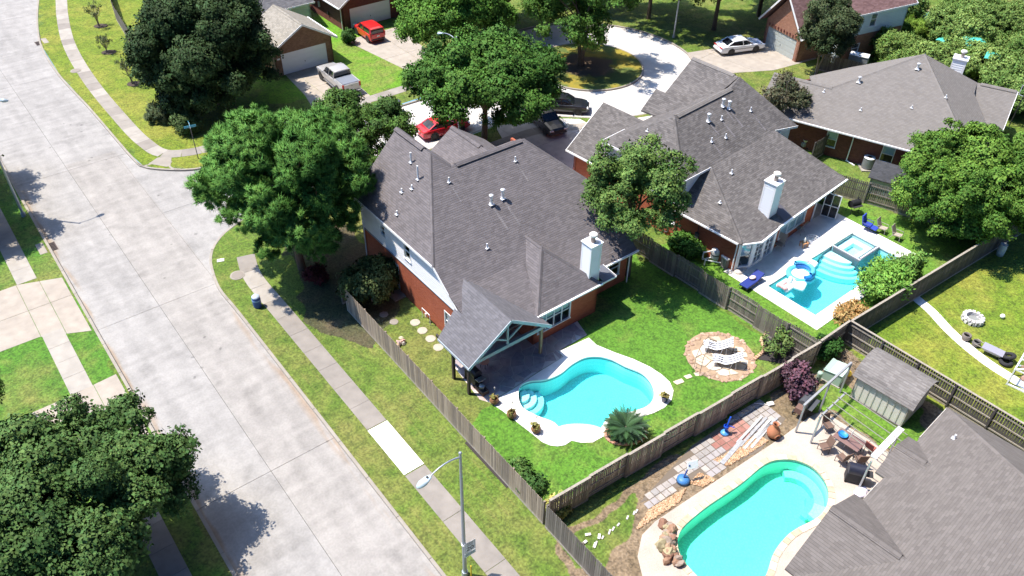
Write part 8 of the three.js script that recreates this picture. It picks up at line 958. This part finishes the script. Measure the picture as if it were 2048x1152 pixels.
for (let i = 0; i < 6; i++) { const bx = [[12.3, -28.75, 2.2, 0.85], [13.62, -30.38, 2.7, 0.83], [13.8, -30.22, 2.9, 0.83], [13.99, -30.06, 2.9, 0.84], [14.62, -30.5, 2.2, 0.8], [14.17, -29.92, 2.3, 0.86]][i], lb = ['long grey board lying apart across the pavers', 'grey board on the paver stack, nearest the red pavers', 'second grey board of the stack on the pavers', 'third grey board of the stack on the pavers', 'short pale board of the stack beside the clay chimney', 'grey board of the stack pointing at the gravel'][i]; solo('timber_board', rbox(bx[2], 0.06, i ? 0.15 : 0.26, 0.008, 0, 0, 0), woodSet([[0.38, 0.4, 0.42], [0.5, 0.51, 0.52]])[i % 2], lb, 'board', [bx[0], 0.075 + (i > 0 && i < 4 ? 0.0 : 0), bx[1]], bx[3]); }
{ const t = thing('clay_chiminea', 'terracotta chiminea with a round mouth at the deck edge', 'chiminea', [14.8, 0.03, -29.95], 0.4), cm = mat(0.42, 0.17, 0.085, 0.85); part(t, 'belly', lathe([[0.001, 0.02], [0.2, 0.02], [0.34, 0.18], [0.38, 0.38], [0.33, 0.58], [0.22, 0.74], [0.14, 0.86], [0.13, 1.0], [0.19, 1.05], [0.16, 1.06], [0.1, 1.0], [0.1, 0.9]], 24), cm); const r = new THREE.TorusGeometry(0.15, 0.045, 8, 20); r.translate(0, 0, 0.34); r.rotateX(0.15); r.translate(0.02, 0.34, 0); part(t, 'mouth_rim', r, cm); part(t, 'mouth', cyl(0.14, 0.14, 0.02, 0, 0, 0, 18).rotateX(Math.PI / 2).translate(0.02, 0.33, 0.365), mat(0.02, 0.012, 0.01, 0.95)); }
{ const t = thing('toy_hoop', 'toy basketball hoop with a blue base and white board on the pavers', 'toy', [9.3, 0.03, -26.75], 0.3), bl = mat(0.05, 0.18, 0.42, 0.5); part(t, 'base', lathe([[0.001, 0], [0.36, 0], [0.34, 0.18], [0.2, 0.28], [0.001, 0.3]], 20), bl); part(t, 'pole', bar([0, 0.25, 0], [0.25, 1.15, -0.1], 0.045), mat(0.03, 0.08, 0.3, 0.4)); const bd = rbox(0.62, 0.45, 0.04, 0.04, 0, 0, 0); bd.rotateX(-0.5); bd.translate(0.42, 1.1, -0.1); part(t, 'backboard', bd, mat(0.85, 0.86, 0.88, 0.4)); }
{ const t = thing('toy_stand', 'bright blue toy water stand on the red pavers', 'toy', [12.15, 0.03, -30.1], 0.2), bl = mat(0.015, 0.1, 0.6, 0.4), lb = mat(0.08, 0.3, 0.7, 0.4); part(t, 'base', lathe([[0.001, 0], [0.26, 0], [0.24, 0.12], [0.08, 0.2], [0.001, 0.2]], 18), lb); part(t, 'pole', bar([0, 0.1, 0], [0.18, 1.2, -0.12], 0.05), bl); part(t, 'bucket', lathe([[0.001, 0.45], [0.14, 0.45], [0.16, 0.62], [0.12, 0.66]], 14), bl); part(t, 'arm', bar([0.08, 0.62, -0.05], [0.45, 0.5, 0.1], 0.03), bl); }
const F4 = FR(47);
{ // bare pergola frame
  const [ox, oz] = F4.w(-9, 34), t = thing('pergola_frame', 'bare metal pergola frame of thin rods over the dining table', 'pergola', [ox, 0.03, oz], -47 * D2R), m = mat(0.2, 0.19, 0.16, 0.5, { metalness: 0.3 }), gm = mat(0.36, 0.37, 0.38, 0.5, { metalness: 0.3 }); const q = (a, b, h) => [a + 9, h, 34 - b], H = 2.35;
  for (const [a, b] of [[-11.1, 32.5], [-11.05, 34.9], [-11.05, 37.2], [-6.7, 31.6], [-6.7, 34.6]]) part(t, 'post', beam(q(a, b, 0), q(a, b, H), 0.09, 0.09), gm);
  part(t, 'header', beam(q(-11.1, 32.3, H), q(-11.1, 37.3, H), 0.12, 0.14), gm); part(t, 'header', beam(q(-6.75, 31.9, H), q(-6.75, 34.8, H), 0.34, 0.1), mat(0.8, 0.81, 0.82, 0.5)); part(t, 'header', beam(q(-10.1, 32.3, H - 0.1), q(-10.1, 35.0, H - 0.1), 0.09, 0.1), gm); part(t, 'post', beam(q(-10.1, 32.45, 0), q(-10.1, 32.45, H - 0.1), 0.09, 0.09), gm);
  for (let i = 0; i < 5; i++) part(t, 'rod', bar(q(-10.2, 32.5 + i * 0.58, H + 0.06), q(-6.3, 32.0 + i * 0.64, H + 0.06), 0.028), m); }
{ const [x, z] = F4.w(-8.6, 33.6), t = thing('dining_table', 'brown patio dining table under the bare pergola', 'table', [x, 0.03, z], -47 * D2R), tm = mat(0.2, 0.12, 0.11, 0.6); part(t, 'top', rbox(1.5, 0.05, 0.95, 0.02, 0, 0.72, 0), tm); for (const [a, b] of [[0.66, 0.4], [0.66, -0.4], [-0.66, 0.4], [-0.66, -0.4]]) part(t, 'leg', bar([a, 0, b], [a, 0.7, b], 0.03), darkMetal); part(t, 'parasol_pole', bar([-0.1, 0, 0.05], [0.12, 1.9, 0.2], 0.022), mat(0.7, 0.68, 0.68, 0.4));
  const b = solo('blue_basin', lathe([[0.001, 0], [0.22, 0], [0.28, 0.14], [0.25, 0.14], [0.2, 0.04], [0.001, 0.04]]), mat(0.03, 0.25, 0.6, 0.4), 'bright blue basin standing on the brown dining table', 'basin', [x - 0.3, 0.775, z - 0.25]);
  for (const [dx, dz, tr, lb] of [[-0.6, 1.0, 2.0, 'brown patio chair at the pool side of the dining table'], [0.35, 1.05, 1.6, 'brown patio chair at the table end nearer the checked roof'], [-1.35, 0.25, 3.4, 'brown patio chair pulled out towards the clay chimney'], [1.2, 0.3, 0.6, 'red brown patio chair beside the barbecue cover'], [-0.7, -1.3, -1.2, 'dark tall backed patio chair at the lawn edge']]) { const c = thing('patio_chair', lb, 'chair', [x + dx, 0.03, z + dz], tr), cm = mat(lb.startsWith('red') ? 0.32 : 0.16, 0.1, 0.075, 0.7); part(c, 'seat', rbox(0.5, 0.05, 0.5, 0.02, 0, 0.42, 0), cm); const bk = rbox(0.05, 0.6, 0.5, 0.02, 0, 0, 0); bk.rotateZ(0.2); bk.translate(-0.3, 0.75, 0); part(c, 'backrest', bk, cm); for (const [a, e] of [[0.22, 0.22], [0.22, -0.22], [-0.22, 0.22], [-0.22, -0.22]]) part(c, 'leg', bar([a, 0, e], [a, 0.42, e], 0.018), darkMetal); for (const s of [1, -1]) part(c, 'arm', bar([-0.28, 0.62, s * 0.26], [0.24, 0.62, s * 0.26], 0.018), darkMetal); } }
{ const [x, z] = F4.w(-7.2, 31.9), t = thing('barbecue_grill', 'black covered gas grill beside the pergola post and checked roof', 'grill', [x, 0.03, z], -0.3); part(t, 'cabinet', rbox(0.95, 0.7, 0.55, 0.05, 0, 0.45, 0), mat(0.018, 0.018, 0.022, 0.7)); part(t, 'hood', cyl(0.32, 0.32, 0.9, 0, 0, 0, 18).rotateZ(Math.PI / 2).translate(0, 0.92, 0), mat(0.015, 0.018, 0.035, 0.5)); for (const [a, b] of [[0.4, 0.22], [-0.4, 0.22], [0.4, -0.22], [-0.4, -0.22]]) part(t, 'wheel', cyl(0.06, 0.06, 0.04, a, 0.06, b, 10), tyreM); part(t, 'side_shelf', box(0.35, 0.03, 0.45, 0.65, 0.78, 0), darkMetal); const g = new THREE.IcosahedronGeometry(0.3, 3), p = g.attributes.position; for (let i = 0; i < p.count; i++) { const f = 0.7 + 0.55 * vnoise(p.getX(i) * 5 + 9, p.getZ(i) * 5 + p.getY(i) * 4, 3); p.setXYZ(i, p.getX(i) * f * 1.5, Math.max(-0.1, p.getY(i) * f * 0.6), p.getZ(i) * f); } g.computeVertexNormals(); solo('cushion_heap', g, mat(0.7, 0.65, 0.75, 0.8), 'heap of pale lilac cloth on the deck by the covered grill', 'cloth', [x + 0.1, 0.14, z + 0.85], 0.4); }
{ const t = thing('offset_smoker', 'grey barrel smoker with a side firebox near the pergola corner', 'smoker', [17.05, 0.03, -31.95], 0.85), m = mat(0.07, 0.075, 0.085, 0.5); part(t, 'barrel', cyl(0.3, 0.3, 1.15, 0, 0, 0, 20).rotateZ(Math.PI / 2).translate(0.1, 0.85, 0), m); part(t, 'firebox', rbox(0.45, 0.42, 0.45, 0.03, -0.7, 0.65, 0), mat(0.16, 0.09, 0.07, 0.7)); part(t, 'smoke_stack', cyl(0.05, 0.05, 0.5, 0.6, 1.3, 0, 10), m); for (const [a, b] of [[0.55, 0.25], [0.55, -0.25], [-0.45, 0.25], [-0.45, -0.25]]) part(t, 'leg', bar([a, 0, b * 1.2], [a, 0.65, b], 0.022), darkMetal); for (const s of [1, -1]) part(t, 'wheel', new THREE.TorusGeometry(0.13, 0.03, 6, 16).translate(-0.6, 0.16, s * 0.34), darkMetal); part(t, 'shelf', box(1.1, 0.03, 0.28, 0.1, 0.7, 0.45), m); }
{ // barrel roofed shed
  const k = House('garden_shed', 'grey shed with a rounded shingle roof beside the dark railed fence', 47, -9, 38.7, 'shed'), sw = new THREE.MeshStandardMaterial({ color: lin(0.62, 0.6, 0.54), roughness: 0.8 }); const arch = []; for (let i = 0; i <= 10; i++) { const u = i / 10; arch.push([37.18 + 3.05 * u, 1.72 + 0.95 * Math.pow(Math.sin(Math.PI * u), 0.62)]); }
  for (let i = 0; i < 10; i++) k.roof([[-10.75, arch[i][0], arch[i][1]], [-7.05, arch[i][0], arch[i][1]], [-7.05, arch[i + 1][0], arch[i + 1][1]], [-10.75, arch[i + 1][0], arch[i + 1][1]]], Rshed, 'roof_plane', 0.05);
  k.wall([-10.5, 37.35], [-7.3, 37.35], k.rect(3.2, 1.8), sw, 1, [], 'wall', 0.08); const en = [[0, 0], [2.7, 0], [2.7, 1.85], [2.2, 2.35], [1.35, 2.55], [0.5, 2.35], [0, 1.85]]; k.wall([-7.3, 37.35], [-7.3, 40.05], en, sw, 1, [], 'wall', 0.08); k.wall([-7.3, 40.05], [-10.5, 40.05], k.rect(3.2, 1.8), sw, 1, [], 'wall', 0.08); k.wall([-10.5, 40.05], [-10.5, 37.35], en, sw, 1, [], 'wall', 0.08); for (let i = 0; i < 9; i++) k.beam([-10.4 + i * 0.385, 37.3, 0.05], [-10.4 + i * 0.385, 37.3, 1.7], 0.03, 0.02, sw, 'batten'); k.beam([-10.5, 37.3, 0.04], [-7.3, 37.3, 0.04], 0.06, 0.08, mat(0.1, 0.09, 0.08, 0.9), 'skid'); }
{ const t = thing('transformer_box', 'pale green utility transformer box with sloped lid by the fence', 'utility box', [19.65, 0, -34.65], 0.85), gm = mat(0.34, 0.46, 0.38, 0.6); part(t, 'cabinet', loft([[[-0.6, 0.05, 0.55], [0.6, 0.05, 0.55], [0.6, 0.05, -0.55], [-0.6, 0.05, -0.55]], [[-0.6, 0.75, 0.55], [0.6, 0.75, 0.55], [0.6, 0.9, -0.55], [-0.6, 0.9, -0.55]]]), gm); const lid = rbox(1.28, 0.06, 1.18, 0.02, 0, 0, 0); lid.rotateX(-0.135); lid.translate(0, 0.86, 0); part(t, 'lid', lid, mat(0.4, 0.53, 0.47, 0.6)); part(t, 'pad', box(1.35, 0.08, 1.25, 0, 0.02, 0), M.kerb); part(t, 'label_plate', box(0.14, 0.1, 0.01, 0.2, 0.5, 0.556), plateM); }
{ const t = thing('utility_pedestal', 'round pale green utility pedestal beside the transformer box', 'utility box', [18.55, 0, -34.3]); part(t, 'post', lathe([[0.001, 0], [0.15, 0], [0.15, 0.75], [0.13, 0.82], [0.001, 0.84]], 18), mat(0.34, 0.46, 0.36, 0.6)); part(t, 'cap_ring', cyl(0.158, 0.158, 0.04, 0, 0.72, 0, 18), mat(0.42, 0.54, 0.44, 0.6)); }
solo('yellow_ball', new THREE.SphereGeometry(0.2, 18, 12), mat(0.7, 0.5, 0.04, 0.5), 'yellow ball beside the transformer box', 'ball', [20.55, 0.2, -34.85]);
{ const t = thing('brush_heap', 'heap of dry cut branches between shed and fence corner', 'brush', [20.5, 0, -36.0]), R = rng(44), tw = []; for (let i = 0; i < 90; i++) { const a = R() * 6.283, l = 0.4 + R() * 0.9, x = (R() - 0.5) * 1.8, z = (R() - 0.5) * 1.5, y = 0.05 + R() * 0.4; tw.push(bar([x, y, z], [x + Math.cos(a) * l, y + (R() - 0.5) * 0.3, z + Math.sin(a) * l], 0.012, 4)); } part(t, 'twigs', merge(tw), mat(0.3, 0.23, 0.16, 0.95)); }
{ const R = rng(48); const ln = [[6.9, -25.0], [6.0, -24.3], [5.1, -23.5], [4.2, -22.7]]; let c = 0; const cv = new THREE.CatmullRomCurve3(ln.map(p => new THREE.Vector3(p[0], 0, p[1]))); const t = thing('stone_edging', 'broken line of white edging stones between lawn and bare earth', 'edging', [5.4, 0, -24.3]); for (let i = 0; i < 8; i++) { const p = cv.getPointAt((i + 0.1 + 0.8 * R()) / 8), m = part(t, 'edging_stone', new RoundedBoxGeometry(0.16 + 0.2 * R(), 0.07, 0.1, 1, 0.02), mat(0.55, 0.52, 0.47, 0.9)); m.position.set(p.x - 5.4, 0.03, p.z + 24.3); m.rotation.y = 0.9 + R() * 0.4; } }
for (const [x, z, tr, lb] of [[4.05, -23.35, 0.2, 'white broken paver lying in the grass, the upright one'], [4.35, -22.75, 1.2, 'white broken paver in the grass near the edging stones'], [3.85, -22.9, 0.7, 'small white rubble piece in the corner grass'], [4.6, -23.25, 1.4, 'white flat rubble piece at the lawn edge']]) solo('broken_paver', rbox(0.3, 0.07, 0.14, 0.015, 0, 0, 0), mat(0.74, 0.71, 0.66, 0.9), lb, 'rubble', [x, 0.05, z], tr);
solo('white_hose_reel', merge([rbox(0.4, 0.12, 0.28, 0.03, 0, 0.06, 0), bar([-0.2, 0.06, 0], [-0.9, 0.05, -0.3], 0.03)]), mat(0.78, 0.77, 0.74, 0.6), 'white tool with a handle lying at the end of the pavers', 'tool', [15.25, 0.03, -32.35], 0.3);
renderer.render(scene, camera);
